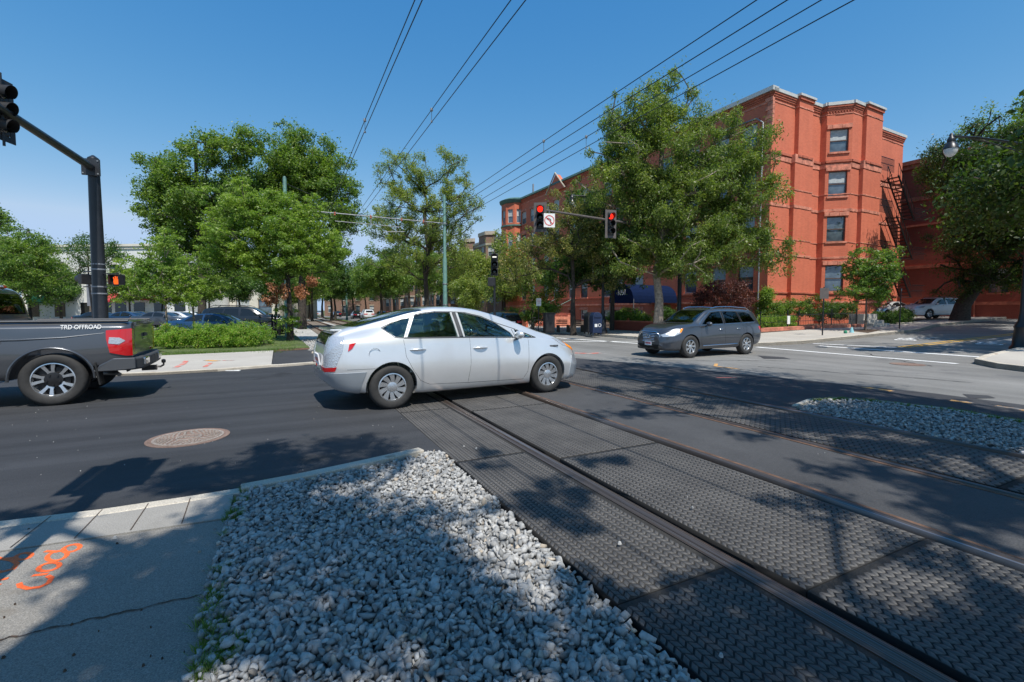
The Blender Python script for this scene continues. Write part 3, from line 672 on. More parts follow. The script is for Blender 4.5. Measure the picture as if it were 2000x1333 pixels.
def bike_mark(label, px, py):
    c = solve(px, py); mb = MB(); 
    def ringm(ox, oy, r_):
        n = 20
        for k in range(n):
            t0, t1 = 2 * math.pi * k / n, 2 * math.pi * (k + 1) / n; q = []
            for rr_, tt in ((r_, t0), (r_, t1), (r_ - .09, t1), (r_ - .09, t0)):
                p = Vector((c.x, c.y)) + Vector((ct, st)) * (ox + rr_ * math.cos(tt)) + Vector((-st, ct)) * (oy + rr_ * math.sin(tt)); q.append((p.x, p.y, .006 + H(p.x, p.y)))
            mb.add(q, [(0, 1, 2, 3)])
    def bar(x0, y0, x1, y1):
        p = Vector((c.x, c.y)) + Vector((ct, st)) * x0 + Vector((-st, ct)) * y0; q = Vector((c.x, c.y)) + Vector((ct, st)) * x1 + Vector((-st, ct)) * y1
        d = (q - p).normalized() * .045; n_ = Vector((-d.y, d.x)); qq = [p + n_, q + n_, q - n_, p - n_]
        mb.add([(v.x, v.y, .006 + H(v.x, v.y)) for v in qq], [(0, 1, 2, 3)])
    ringm(-.6, 0, .38); ringm(.6, 0, .38)
    bar(-.6, 0, -.2, .45); bar(-.2, .45, .35, .45); bar(.35, .45, .6, 0); bar(-.2, .45, .05, 0); bar(.05, 0, .35, .45); bar(-.6, 0, .05, 0); bar(.35, .45, .3, .65)
    bar(1.2, -.4, 1.55, 0); bar(1.55, 0, 1.2, .4)
    return tag(mb.obj('bicycle_marking', WM), label, 'road marking', 'white bicycle lane symbols')
bike_mark('white bicycle symbol on the side street beyond the yellow line', 1782, 663)
bike_mark('white bicycle symbol on the side street beside the black lamp pole', 1945, 671)
# spray marks (utility locators) and wear
def stroke(mb, pts, w_, z):
    P = [Vector((p[0], p[1])) for p in pts]
    for i in range(len(P) - 1):
        d = (P[i + 1] - P[i]); 
        if d.length < 1e-6: continue
        n_ = Vector((-d.y, d.x)).normalized() * w_ / 2; e = d.normalized() * w_ * .25
        q = [P[i] + n_ - e, P[i + 1] + n_ + e, P[i + 1] - n_ + e, P[i] - n_ - e]; zz = z + i * 1e-5
        mb.add([(v.x, v.y, zz) for v in q], [(0, 1, 2, 3)])
def px_loop(cx, cy, rx, ry, rot=0, a0=0, a1=360, n=20):
    out = []
    for k in range(n + 1):
        t_ = R(a0 + (a1 - a0) * k / n); x, y = rx * math.cos(t_), ry * math.sin(t_)
        out.append(G(cx + x * math.cos(R(rot)) - y * math.sin(R(rot)), cy + x * math.sin(R(rot)) + y * math.cos(R(rot))))
    return out
def spray(name, label, strokes, w_, m, z=.0262):
    mb = MB()
    for k, s_ in enumerate(strokes): stroke(mb, s_, w_, z + k * .0002)
    return tag(mb.obj(name, m), label, 'spray marking', 'spray painted survey marks')
spray('spray_marking', 'bright orange sprayed numerals on the near pavement, right hand column', [px_loop(140, 1077, 17, 6.5, -14), px_loop(112, 1092, 20, 9, -14), [G(90, 1083), G(112, 1084), G(128, 1080)], px_loop(96, 1114, 21, 7.5, -12), [G(66, 1131), G(92, 1128)], [G(94, 1132), G(101, 1136), G(95, 1146), G(78, 1154), G(56, 1157), G(40, 1153), G(38, 1147)]], .024, M['orange_paint'], .0192)
spray('spray_marking', 'bright orange sprayed numerals at the left edge of the photo', [px_loop(46, 1093, 16, 6, -12), [G(-20, 1093), G(0, 1097), G(24, 1101), G(34, 1107), G(26, 1118), G(4, 1124), G(-20, 1122)], [G(-10, 1100), G(26, 1096)], [G(-10, 1142), G(14, 1137)], [G(-20, 1150), G(-2, 1150)]], .024, M['orange_paint'], .0192)
def spray_far(label, pts, w_, m, z=.056): 
    mb = MB(); stroke(mb, [solve(*p) for p in pts], w_, z); return tag(mb.obj('spray_marking', m), label, 'spray marking', 'spray painted survey marks')
spray_far('red sprayed streak on the far left pavement, nearest the pickup', [(342, 723), (358, 715), (364, 709)], .12, M['red_mark'])
spray_far('red sprayed dash on the far left pavement near its middle', [(400, 721), (412, 713)], .10, M['red_mark'])
spray_far('short red sprayed bar on the far left pavement beside the asphalt strip', [(437, 708), (455, 708)], .12, M['red_mark'])
spray_far('faint orange sprayed patch on the far left pavement', [(404, 708), (424, 709)], .2, M['worn_orange'])
spray_far('orange sprayed hook on the avenue behind the dark grey SUV wheel', [(1399, 711), (1397, 716), (1425, 719), (1452, 722)], .09, M['worn_orange'], .003)
spray_far('worn orange marking on the avenue, left of three by the gravel island', [(1690, 757), (1712, 760), (1738, 764)], .16, M['worn_orange'], .003)
spray_far('worn orange marking on the avenue, middle of three by the gravel island', [(1862, 783), (1880, 785), (1893, 787)], .14, M['worn_orange'], .003)
spray_far('worn orange marking on the avenue, right of three by the gravel island', [(1950, 794), (1980, 798), (2015, 804)], .12, M['worn_orange'], .003)
spray_far('red smear on the avenue in front of the silver car', [(1125, 690), (1150, 691), (1170, 690)], .22, M['red_mark'], .003)
spray_far('faint red dash on the dark asphalt beyond the far track', [(1400, 738), (1436, 738)], .06, M['red_mark'], .003)
sheet('asphalt_patch', [solve(1880, 770), solve(1930, 773), solve(1945, 778), solve(1895, 779)], .002, M['asphalt_mid'])
sheet('asphalt_patch', [solve(1480, 695), solve(1530, 698), solve(1545, 702), solve(1492, 701)], .002, M['asphalt_mid'])
# manhole covers
def manhole(c, r_, label, z=0.0, g=None, detail=True):
    t_ = thing('manhole_cover', label, 'manhole cover', (c.x, c.y, z), R(20), g)
    mb = MB(); mb.lathe([(r_ + .05, -.02), (r_ + .05, .006), (r_ + .012, .007), (r_ + .006, .003)], n=48); mb.obj('frame_ring', M['cast_iron'], t_, smooth=40)
    mb = MB(); mb.lathe([(r_, -.02), (r_, .002), (0.001, .002)], n=48, cap=False)
    k0 = len(mb.m)
    if detail:
        mb.lathe([(r_ * .97, .002), (r_ * .97, .010), (r_ * .90, .010), (r_ * .90, .002)], n=48, cap=False)
        mb.lathe([(r_ * .36, .002), (r_ * .36, .010), (r_ * .31, .010), (r_ * .31, .002)], n=32, cap=False)
        rr = random.Random(3)
        for k in range(6):
            rad = r_ * (.45 + .085 * k); n = int(12 + 5.2 * k)
            for j in range(n):
                a_ = 2 * math.pi * (j + .5 * (k % 2)) / n; mb.box((rad * math.cos(a_), rad * math.sin(a_), .006), (r_ * .06, r_ * .075, .009), rz=a_ + (R(40) if (j + k) % 2 else R(-40)))
        for x in (-.2, -.07, .07, .2): mb.lathe([(r_ * .09, .002), (r_ * .09, .012), (r_ * .05, .012), (r_ * .05, .002)], c=(x * r_ * 1.1, 0, 0), n=10, cap=False)
    for i in range(k0, len(mb.m)): mb.m[i] = 1
    mb.obj('cover', [M['iron_dark'], M['iron_raised']], t_); return t_
mc = (G(296, 860) + G(443, 850)) / 2
manhole(G(369, 855), .36, 'rusty cast iron manhole cover in the dark road near the kerb')
manhole(solve(1545, 693) if False else solve(1772, 712), .33, 'dull manhole cover in the avenue near the side street mouth', 0, detail=False)
# grass tufts between pavement and gravel
def grass_tufts(name, label, spots, n, h0, h1, spread, seed, m='grass_blade'):
    rs = np.random.RandomState(seed); V, Fq = [], []; b = 0
    for (x, y, r_) in spots:
        for _ in range(int(n * r_ / spread)):
            ang = rs.uniform(0, 6.28); rad = r_ * math.sqrt(rs.rand()); px, py = x + rad * math.cos(ang), y + rad * math.sin(ang)
            h = rs.uniform(h0, h1); lean = rs.normal(size=2) * h * .5; w_ = rs.uniform(.0012, .0028) * (h / .06 if h > .06 else 1); a = rs.uniform(0, 3.14); dx, dy = math.cos(a) * w_, math.sin(a) * w_
            z = H(px, py) + .0
            V += [(px - dx, py - dy, z), (px + dx, py + dy, z), (px + lean[0] * .4 + dx * .7, py + lean[1] * .4 + dy * .7, z + h * .6), (px + lean[0] * .4 - dx * .7, py + lean[1] * .4 - dy * .7, z + h * .6),
                  (px + lean[0] + dx * .15, py + lean[1] + dy * .15, z + h), (px + lean[0] - dx * .15, py + lean[1] - dy * .15, z + h)]
            Fq += [(b, b + 1, b + 2, b + 3), (b + 3, b + 2, b + 4, b + 5)]; b += 6
    return tag(link(name, np_mesh(name, np.array(V), np.array(Fq), 4), None, M[m]), label, 'grass', kind='stuff')
def gs(px, py, r_): g = G(px, py); return (g.x, g.y, r_)
grass_tufts('grass_tufts', 'green weeds growing in the seam between near pavement and gravel', [gs(460, 1008, .06), gs(470, 985, .05), gs(455, 1018, .06), gs(484, 962, .05), gs(520, 949, .02), gs(440, 1050, .02), gs(425, 1125, .03), gs(424, 1160, .035), gs(418, 1180, .045), gs(413, 1205, .055), gs(408, 1225, .06), gs(418, 1240, .05), gs(400, 1275, .045), gs(440, 1272, .05), gs(460, 1275, .03), gs(400, 1310, .05), gs(430, 1300, .04), gs(480, 1262, .02), gs(398, 1330, .04)], 230, .02, .065, .05, 4)
isg = [isl[1] + (isl[2] - isl[1]) * i / 8 for i in range(9)] + [isl[2] + (isl[3] - isl[2]) * i / 6 for i in range(7)] + [isl[4] + (isl[5] - isl[4]) * i / 14 for i in range(15)] + [isl[3] + (isl[4] - isl[3]) * i / 10 for i in range(11)]
grass_tufts('grass_tufts', 'thin grass fringe along the edge of the small gravel island', [(p.x, p.y - .04, .05 if i < 16 else .03) for i, p in enumerate(isg)], 75, .02, .06, .05, 6)
vg = []; rr = random.Random(4)
for _ in range(420):
    s_ = 16.0 + 30 * rr.random() ** 1.5; a_ = rr.uniform(-5.2, .5); p = W(s_, a_)
    if s_ > 17.5 + (.5 - a_) * .2: vg.append((p.x, p.y, .25))
for _ in range(160):
    f = rr.random(); p = bk[1] * (1 - f) + bk[4] * f + Vector((rr.uniform(-.1, .1), rr.uniform(.02, .5))); vg.append((p.x, p.y, .12))
for _ in range(160):
    s_ = 26 + 60 * rr.random(); p = W(s_, rr.uniform(7.45, 8.1)); vg.append((p.x, p.y, .25))
grass_tufts('verge_grass', 'short lawn grass under the trees beside the tracks', vg, 60, .04, .12, .25, 5)

# cracks sealed in the avenue surface
rr = random.Random(21)
for lb, A_, B_ in (('tarred crack wandering across the avenue beyond the gravel island', (1480, 716), (1900, 748)), ('tarred crack along the avenue in front of the dark grey SUV', (1240, 706), (1560, 706)), ('short tarred crack near the side street mouth', (1690, 690), (1830, 716))):
    p, q = solve(*A_), solve(*B_); n = 40; mb = MB(); prev = p; off = 0
    for i in range(1, n + 1):
        off += rr.uniform(-.05, .05); v = p + (q - p) * i / n; d = (q - p).normalized(); v = v + Vector((-d.y, d.x)) * off; groove(mb, prev, v, rr.uniform(.02, .05), .0015 + i * 1e-5 + H(v.x, v.y)); prev = v
    tag(mb.obj('road_crack', M['asphalt_mid']), lb, 'road crack', 'tarred cracks in the avenue')
# ================================================================== TREES
def leaf_mesh(name, C, rad, nleaf, size, rs, droop=0.0, flat=.75, mat=None, aspect=.5, shellbias=.35, updir=.5):
    """C clump centres (n,3), rad (n,), leaves per clump nleaf (n,)"""
    idx = np.repeat(np.arange(len(C)), nleaf); N = len(idx)
    d = rs.normal(size=(N, 3)); d /= np.linalg.norm(d, axis=1)[:, None]
    r_ = rs.rand(N) ** shellbias; lump = rs.normal(size=(len(C), 3)) * .25
    P = C[idx] + (d * r_[:, None] * np.array([1, 1, flat]) + lump[idx] * (d[:, :1] > 0)) * rad[idx][:, None]
    P[:, 2] -= droop * rad[idx] * rs.rand(N)
    out = rs.rand(N) < .10; P[out] = C[idx[out]] + d[out] * rad[idx[out]][:, None] * rs.uniform(1.0, 1.65, out.sum())[:, None]
    nrm = rs.normal(size=(N, 3)) * .75 + d * .45 + np.array([0, 0, updir]); nrm /= np.linalg.norm(nrm, axis=1)[:, None]
    t = rs.normal(size=(N, 3)) + d * .6; t[:, 2] -= droop * 2.0
    t -= nrm * (t * nrm).sum(1)[:, None]; t /= np.linalg.norm(t, axis=1)[:, None]
    b = np.cross(nrm, t); L = size * rs.uniform(.65, 1.3, N)[:, None]; Wd = L * aspect
    v = np.stack([P - t * L * .5, P + b * Wd * .5 - t * L * .05, P + t * L * .5 - nrm * L * .12, P - b * Wd * .5 - t * L * .05], 1).reshape(-1, 3)
    return np_mesh(name, v, np.arange(N * 4).reshape(N, 4), 4)
def branch_mesh(name, C, trunk_pts, r_base, r_tip=.012, sides=6, keep=1.0, rs=None, seg_lim=60):
    """connect clump centres back to the trunk through their nearest already joined neighbour"""
    tp = [Vector(p) for p in trunk_pts]; nodes = [tuple(p) for p in tp]; par = [-1] + list(range(len(tp) - 1)); ntr = len(tp)
    C = C[rs.rand(len(C)) < keep]
    top = np.array(tp[-1]); bas = np.array(tp[0])
    key = np.linalg.norm((C - np.array(tp[max(0, ntr // 2)])) * np.array([1, 1, .7]), axis=1); order = np.argsort(key)
    NP = np.array(nodes, dtype=float)
    depth = [0.0] + [0.0] * (ntr - 1)
    for i in order:
        c = C[i]; dv = NP - c; dist = np.linalg.norm(dv, axis=1)
        low = NP[:, 2] > c[2] - .15 * dist
        pen = dist + np.where(low, dist * .8 + .5, 0) + np.where(np.arange(len(NP)) < 2, 3.0, 0) + np.array(depth) * .25
        j = int(np.argmin(pen)); a = NP[j]; n_seg = 2 if dist[j] > 1.2 else 1; prev = j
        for s_ in range(1, n_seg + 1):
            f = s_ / n_seg; p = a * (1 - f) + c * f
            if s_ < n_seg: p = p + rs.normal(size=3) * .07 * dist[j] - np.array([0, 0, -.04 * dist[j]])
            NP = np.vstack([NP, p]); par.append(prev); depth.append(depth[prev] + dist[j] / n_seg); prev = len(NP) - 1
    n = len(NP); load = np.ones(n) * .0; ch = [0] * n
    for i in range(n - 1, ntr - 1, -1):
        load[i] += 1 if load[i] == 0 else 0
        if par[i] >= 0: load[par[i]] += load[i] * .93
    tot = max(load.max(), 1)
    rad = np.maximum(r_tip, r_base * .62 * (load / tot) ** .46)
    for k in range(ntr):
        f = k / max(1, ntr - 1); rad[k] = max(rad[k], r_base * (1 - .62 * f))
    rad[0] = r_base * 1.22
    mb = MB(); 
    for k in range(ntr - 1): pass
    mb.tube([NP[k] for k in range(ntr)], [float(rad[k]) for k in range(ntr)], 10, cap=True)
    for i in range(ntr, n):
        p, q = NP[par[i]], NP[i]
        if np.linalg.norm(p - q) < 1e-4: continue
        mb.tube([p, q], [float(min(rad[i] * 1.25, rad[par[i]])), float(rad[i])], sides if rad[i] > .04 else 4, cap=False)
    me = mb.mesh(name, fix=False, smooth=60); return me
def clumps(ells, n, rs, hollow=.45, gap=.0, gscale=.35):
    V = np.array([e[3] * e[4] * e[5] for e in ells]); V = V / V.sum(); out = []
    for e, f in zip(ells, V):
        m = max(3, int(n * f * 2.2)); d = rs.normal(size=(m, 3)); d /= np.linalg.norm(d, axis=1)[:, None]; r_ = rs.uniform(hollow ** 2, 1, m) ** .5; lob = 1 + .16 * np.sin(d[:, 0] * 7 + rs.uniform(0, 6)) * np.sin(d[:, 1] * 6 + rs.uniform(0, 6)) + .12 * np.sin(d[:, 2] * 9 + rs.uniform(0, 6)); r_ = r_ * lob * np.where(rs.rand(m) < .10, rs.uniform(1.05, 1.28, m), 1.0)
        p = np.array(e[:3]) + d * r_[:, None] * np.array(e[3:6]); out.append(p)
    P = np.concatenate(out)
    if gap > 0:
        ph = rs.uniform(0, 6, 3); g = np.sin(P[:, 0] / gscale * .5 + ph[0]) + np.sin(P[:, 1] / gscale * .5 + ph[1]) + np.sin(P[:, 2] / gscale * .6 + ph[2])
        P = P[g > -3 + 6 * gap * rs.uniform(.6, 1.2, len(P))]
    rs.shuffle(P); return P[:n]
def tree(name, label, base, ells, nclump, rclump, leaves, size, leaf, bark='bark', r=.2, trunk=None, seed=1, group=None, droop=0.0, aspect=.5, gap=.15, hollow=.4, extra=None, keep=.8, cat='tree', flat=.75, sides=6, part='crown', updir=.5):
    rs = np.random.RandomState(seed); root = thing(name, label, cat, base, 0, group)
    C = clumps(ells, nclump, rs, hollow, gap)
    rc = rs.uniform(.45, 1.2, len(C)) * rclump; nl = (leaves / len(C) * rs.uniform(.5, 1.5, len(C)) * (rc / rclump) ** 1.5).astype(int) + 1
    me = leaf_mesh(part, C, rc, nl, size, rs, droop, flat, None, aspect, updir=updir); o = link(part, me, root, M[leaf])
    ztop = max(e[2] for e in ells)
    tk = trunk or [(0, 0, -.1), (.03 * ztop * .2, 0, ztop * .3), (-.02 * ztop, .02 * ztop, ztop * .62), (.01, 0, ztop)]
    t_ = link('trunk', branch_mesh('trunk', C, tk, r, rs=rs, keep=keep, sides=sides), root, M[bark])
    if extra: extra(root, rs, C)
    return root
def gz(x, y): return H(x, y)
def place(px, Y, drop=0.0):
    x = (px - 1000) / F * Y; return (x, Y, H(x, Y) - drop)
def E(px, py, Y, rx, rz, ry=None, base=None):   # crown ellipsoid measured in the photo at its real distance
    p = at(px, py, Y); k = Y / F
    b = Vector(base); return (p.x - b.x, p.y - b.y, p.z - b.z, rx * k, (ry if ry else rx) * k * .9, rz * k)
# --- the big glossy tree in front of the red building
B = place(1285, 25.5)
tree('pear_tree', 'tallest dense green tree in front of the red brick building, behind the dark grey SUV', B,
     [E(1245, 265, 25, 85, 75, None, B), E(1300, 215, 25.5, 62, 70, 55, B), E(1215, 350, 25, 68, 75, None, B), E(1400, 290, 25.5, 80, 75, None, B), E(1450, 370, 25, 72, 95, 65, B), E(1330, 400, 25.5, 130, 105, 90, B), E(1500, 485, 24.5, 58, 45, 42, B), E(1340, 500, 25.5, 100, 55, 80, B), E(1230, 470, 26, 70, 60, 60, B), E(1475, 300, 25, 48, 60, 40, B), E(1420, 470, 25, 70, 60, 60, B)],
     820, .50, 235000, .14, 'leaf_pear', 'bark_pale', .25, [(0, 0, -.1), (.05, 0, 2.0), (-.1, .1, 3.4), (.15, 0, 5.6), (.0, .1, 8.2), (.1, 0, 11.0)], 11, droop=.55, aspect=.36, gap=.21, hollow=.2, keep=.42)
# --- yellowing honey locust behind the signals
B = place(1120, 27.5)
tree('locust_tree', 'spreading tree with yellowish drying leaves, behind the red traffic signals', B,
     [E(1095, 425, 27, 55, 50, None, B), E(1050, 495, 27, 50, 40, None, B), E(1130, 470, 27.5, 75, 60, None, B), E(1180, 430, 28, 60, 70, None, B), E(1000, 530, 27, 40, 35, None, B), E(1190, 540, 27, 40, 25, None, B)],
     280, .44, 46000, .13, 'leaf_yellow', 'bark_dark', .17, [(0, 0, -.1), (-.05, 0, 1.8), (.02, .1, 2.8), (-.1, 0, 4.6)], 12, gap=.28, aspect=.4, keep=.8)
B = place(1195, 30)
tree('elm_tree', 'deep green shaded tree between the signal arm and the tall tree', B,
     [E(1180, 500, 30, 85, 70, None, B), E(1105, 520, 30.5, 60, 45, None, B), E(1165, 535, 30.5, 34, 26, None, B), E(1140, 400, 30.5, 45, 35, None, B), E(1215, 480, 30, 40, 30, None, B)], 300, .55, 48000, .155, 'leaf_dark', 'bark_dark', .14, None, 13, gap=.15)  # lower lobes added: dark foliage standing in for shade on the facade behind
B = place(1040, 33)
tree('locust_tree', 'low grey green tree over the parked black car', B,
     [E(1030, 545, 33, 60, 38, None, B), E(985, 500, 33.5, 42, 48, None, B), E(1075, 590, 33, 35, 20, None, B), E(965, 560, 34, 30, 35, None, B)], 150, .5, 22000, .14, 'leaf_olive', 'bark', .12, None, 14, gap=.3)
# --- open airy tree in the centre
B = place(832, 47)
tree('locust_tree', 'tall airy yellow green tree with bare showing limbs right of the middle wires', B,
     [E(790, 345, 47, 62, 50, None, B), E(860, 340, 47, 55, 52, None, B), E(900, 400, 47, 50, 50, None, B), E(830, 430, 47, 95, 65, None, B), E(760, 420, 47, 42, 70, None, B), E(890, 500, 46, 55, 45, None, B), E(800, 505, 47, 70, 40, None, B)],
     460, .62, 100000, .16, 'leaf_olive', 'bark_dark', .30, [(0, 0, -.1), (.1, 0, 2.6), (0, 0, 4.6), (.3, 0, 7.5), (-.1, .2, 11.5)], 15, gap=.24, hollow=.2, aspect=.42, keep=1.0)
# --- left group
B = place(395, 33)
tree('oak_tree', 'tall dark green oak leftmost in the big tree group', B,
     [E(345, 330, 33, 62, 50, None, B), E(320, 410, 33, 55, 55, None, B), E(430, 300, 33, 55, 42, None, B), E(390, 400, 34, 95, 85, None, B), E(400, 510, 34, 90, 60, None, B), E(480, 290, 34, 45, 45, None, B)],
     520, .62, 115000, .175, 'leaf_mid', 'bark_dark', .27, None, 21, gap=.24, hollow=.3)
B = place(590, 37)
tree('oak_tree', 'tall dark green oak behind the bright green tree, nearest the track curve', B,
     [E(565, 300, 37, 52, 55, None, B), E(610, 330, 37, 62, 60, None, B), E(640, 400, 37, 60, 80, None, B), E(540, 380, 38, 80, 80, None, B), E(665, 430, 37, 42, 30, None, B), E(620, 500, 37, 60, 55, None, B), E(640, 360, 37, 40, 45, None, B)],
     520, .66, 115000, .18, 'leaf_mid', 'bark_dark', .30, None, 22, gap=.22, hollow=.3)
def dead(root, rs, C):
    b = root.location; Q = []
    for px, py, r_ in ((548, 563, 20), (585, 568, 18), (610, 548, 8), (530, 585, 10)):
        p = at(px, py, 21.2) - b; Q.append((p.x, p.y, p.z, r_ / F * 21.2))
    Q = np.array(Q); n = 10; CC = np.repeat(Q[:, :3], n, 0) + rs.normal(size=(len(Q) * n, 3)) * np.repeat(Q[:, 3], n)[:, None] * .45
    link('dead_leaves', leaf_mesh('dead_leaves', CC, np.full(len(CC), .16), np.full(len(CC), 75), .10, rs, .5), root, M['leaf_brown'])
B = place(566, 22.0)
tree('maple_tree', 'bright green layered tree with a clump of dead brown leaves low on its trunk', B,
     [E(500, 400, 22, 60, 40, None, B), E(560, 440, 22, 85, 48, None, B), E(562, 395, 22, 45, 34, None, B), E(470, 470, 22, 75, 50, None, B), E(590, 500, 22, 75, 42, None, B), E(520, 520, 22, 60, 35, None, B), E(560, 620, 22, 35, 22, None, B), E(640, 480, 22.5, 40, 30, None, B), E(420, 400, 22.5, 38, 34, None, B), E(430, 500, 22, 40, 30, None, B)],
     540, .37, 105000, .112, 'leaf_bright', 'bark_dark', .15, [(0, 0, -.1), (.03, 0, 1.2), (-.03, 0, 3.0), (.05, .1, 5.6)], 23, gap=.16, hollow=.3, extra=dead, flat=.42, aspect=.45)
B = place(325, 18.5)
tree('young_tree', 'small slender young tree with pale trunk standing in the bushes behind the pickup', B,
     [E(310, 560, 18.5, 62, 38, None, B), E(300, 500, 18.5, 38, 40, None, B), E(365, 575, 18.5, 42, 26, None, B), E(255, 520, 18.5, 30, 22, None, B), E(335, 470, 18.5, 26, 24, None, B), E(350, 520, 18.5, 30, 22, None, B)],
     190, .26, 19000, .10, 'leaf_bright', 'bark_pale', .055, [(0, 0, -.1), (.02, 0, .9), (0, 0, 1.8), (-.12, 0, 3.4)], 24, gap=.22, flat=.5)
B = place(378, 20.5)
tree('young_tree', 'young tree with a very pale straight trunk among the bushes', B,
     [E(395, 560, 20.5, 45, 26, None, B), E(380, 520, 20.5, 30, 28, None, B)], 70, .26, 8000, .10, 'leaf_mid', 'bark_pale', .06, None, 25, gap=.2, flat=.5)
# far left
B = place(30, 38)
tree('plane_tree', 'broad mid green tree above the pickup cab at the left edge', B,
     [E(40, 520, 38, 85, 55, None, B), E(-40, 500, 38, 80, 75, None, B), E(95, 560, 38, 45, 45, None, B), E(60, 480, 38, 50, 25, None, B)], 330, .66, 60000, .17, 'leaf_mid', 'bark_dark', .22, None, 31, gap=.05, flat=.5)
B = place(178, 46)
tree('poplar_tree', 'thin bluish tree behind the thick dark signal pole', B,
     [E(180, 490, 46, 55, 30, None, B), E(150, 540, 46, 28, 40, None, B), E(205, 500, 46, 28, 28, None, B)], 110, .55, 9000, .17, 'leaf_dark', 'bark', .12, None, 32, gap=.35, hollow=.2)
B = place(-25, 30)
tree('plane_tree', 'edge of a green tree cut off by the left border above the street lamp', B, [E(-35, 425, 30, 45, 22, None, B), E(-20, 500, 30, 28, 30, None, B)], 60, .5, 6000, .15, 'leaf_mid', 'bark_dark', .18, None, 33, gap=.1)
# right side: the leaning elm, the small street tree, the far tree
B = place(1872, 31.5)
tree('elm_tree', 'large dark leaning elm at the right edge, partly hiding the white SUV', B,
     [E(1880, 330, 30, 75, 62, None, B), E(1930, 300, 30, 80, 75, None, B), E(2010, 380, 29, 90, 110, None, B), E(1910, 430, 30, 75, 75, None, B), E(1930, 520, 30, 70, 45, None, B), E(2060, 300, 28, 90, 110, None, B), E(1850, 300, 29, 42, 36, None, B), E(2060, 520, 28, 80, 60, None, B), E(1880, 560, 31, 34, 22, None, B)],
     680, .60, 150000, .145, 'leaf_shade', 'bark_dark', .50, [(0, 0, -.2), (.25, 0, 1.2), (1.2, -.2, 3.0), (2.6, -.6, 5.0), (3.4, -.8, 7.5), (3.0, -.9, 10.5)], 41, gap=.17, hollow=.3, keep=.7, droop=.4, aspect=.4)
B = place(1960, 52)
tree('oak_tree', 'pale green tree top showing above the dark elm at the right edge', B, [E(1950, 260, 52, 60, 50, None, B), E(2010, 260, 52, 60, 60, None, B), E(1980, 400, 52, 90, 120, None, B)], 220, .9, 20000, .26, 'leaf_mid', 'bark_dark', .4, None, 42, gap=.15)
B = place(1690, 24.5)
tree('street_tree', 'small street tree on the pavement in front of the brick end wall', B,
     [E(1710, 530, 24.5, 52, 30, None, B), E(1680, 570, 24.5, 45, 24, None, B), E(1672, 500, 24.5, 20, 16, None, B), E(1735, 500, 24.5, 26, 20, None, B), E(1725, 575, 24.5, 32, 22, None, B), E(1680, 530, 24.5, 28, 22, None, B)],
     170, .30, 17000, .12, 'leaf_mid', 'bark', .06, [(0, 0, -.1), (.03, 0, .9), (.0, 0, 1.9), (.15, 0, 3.0)], 43, gap=.2, flat=.5)
for i, (px, Y, rx, top, bot) in enumerate(((1905, 42, 60, 500, 600), (1985, 40, 60, 480, 600), (2060, 38, 70, 450, 610))):
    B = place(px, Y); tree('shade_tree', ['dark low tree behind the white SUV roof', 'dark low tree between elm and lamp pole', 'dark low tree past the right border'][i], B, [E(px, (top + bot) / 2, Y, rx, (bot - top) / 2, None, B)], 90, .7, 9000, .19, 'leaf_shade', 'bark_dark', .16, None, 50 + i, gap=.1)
# --- trees down the median and avenue: four built, the rest copies
def far_tree(label, px, Y, top, rx, leaf, seed):
    B = place(px, Y); cz = (top + 590) / 2; h = (590 - top) / 2
    return tree('avenue_tree', label, B, [E(px, cz - h * .25, Y, rx, h * .8, None, B), E(px - rx * .45, cz + h * .15, Y, rx * .6, h * .6, None, B), E(px + rx * .5, cz + h * .2, Y, rx * .6, h * .55, None, B)],
                210, .78, 24000, .26, leaf, 'bark_dark', .2, None, seed, group='trees along the avenue median', gap=.22, keep=.6, sides=5)
FT = [far_tree('rounded tree just right of the thin green pole', 745, 62, 490, 55, 'leaf_mid', 61), far_tree('dark narrow tree left of the thin green pole', 648, 68, 515, 38, 'leaf_dark', 62),
      far_tree('grey green tree right of the thick green pole', 925, 52, 500, 45, 'leaf_olive', 63), far_tree('leafy tree just left of the thick green pole', 800, 70, 470, 60, 'leaf_mid', 64)]
kd = build_kids()
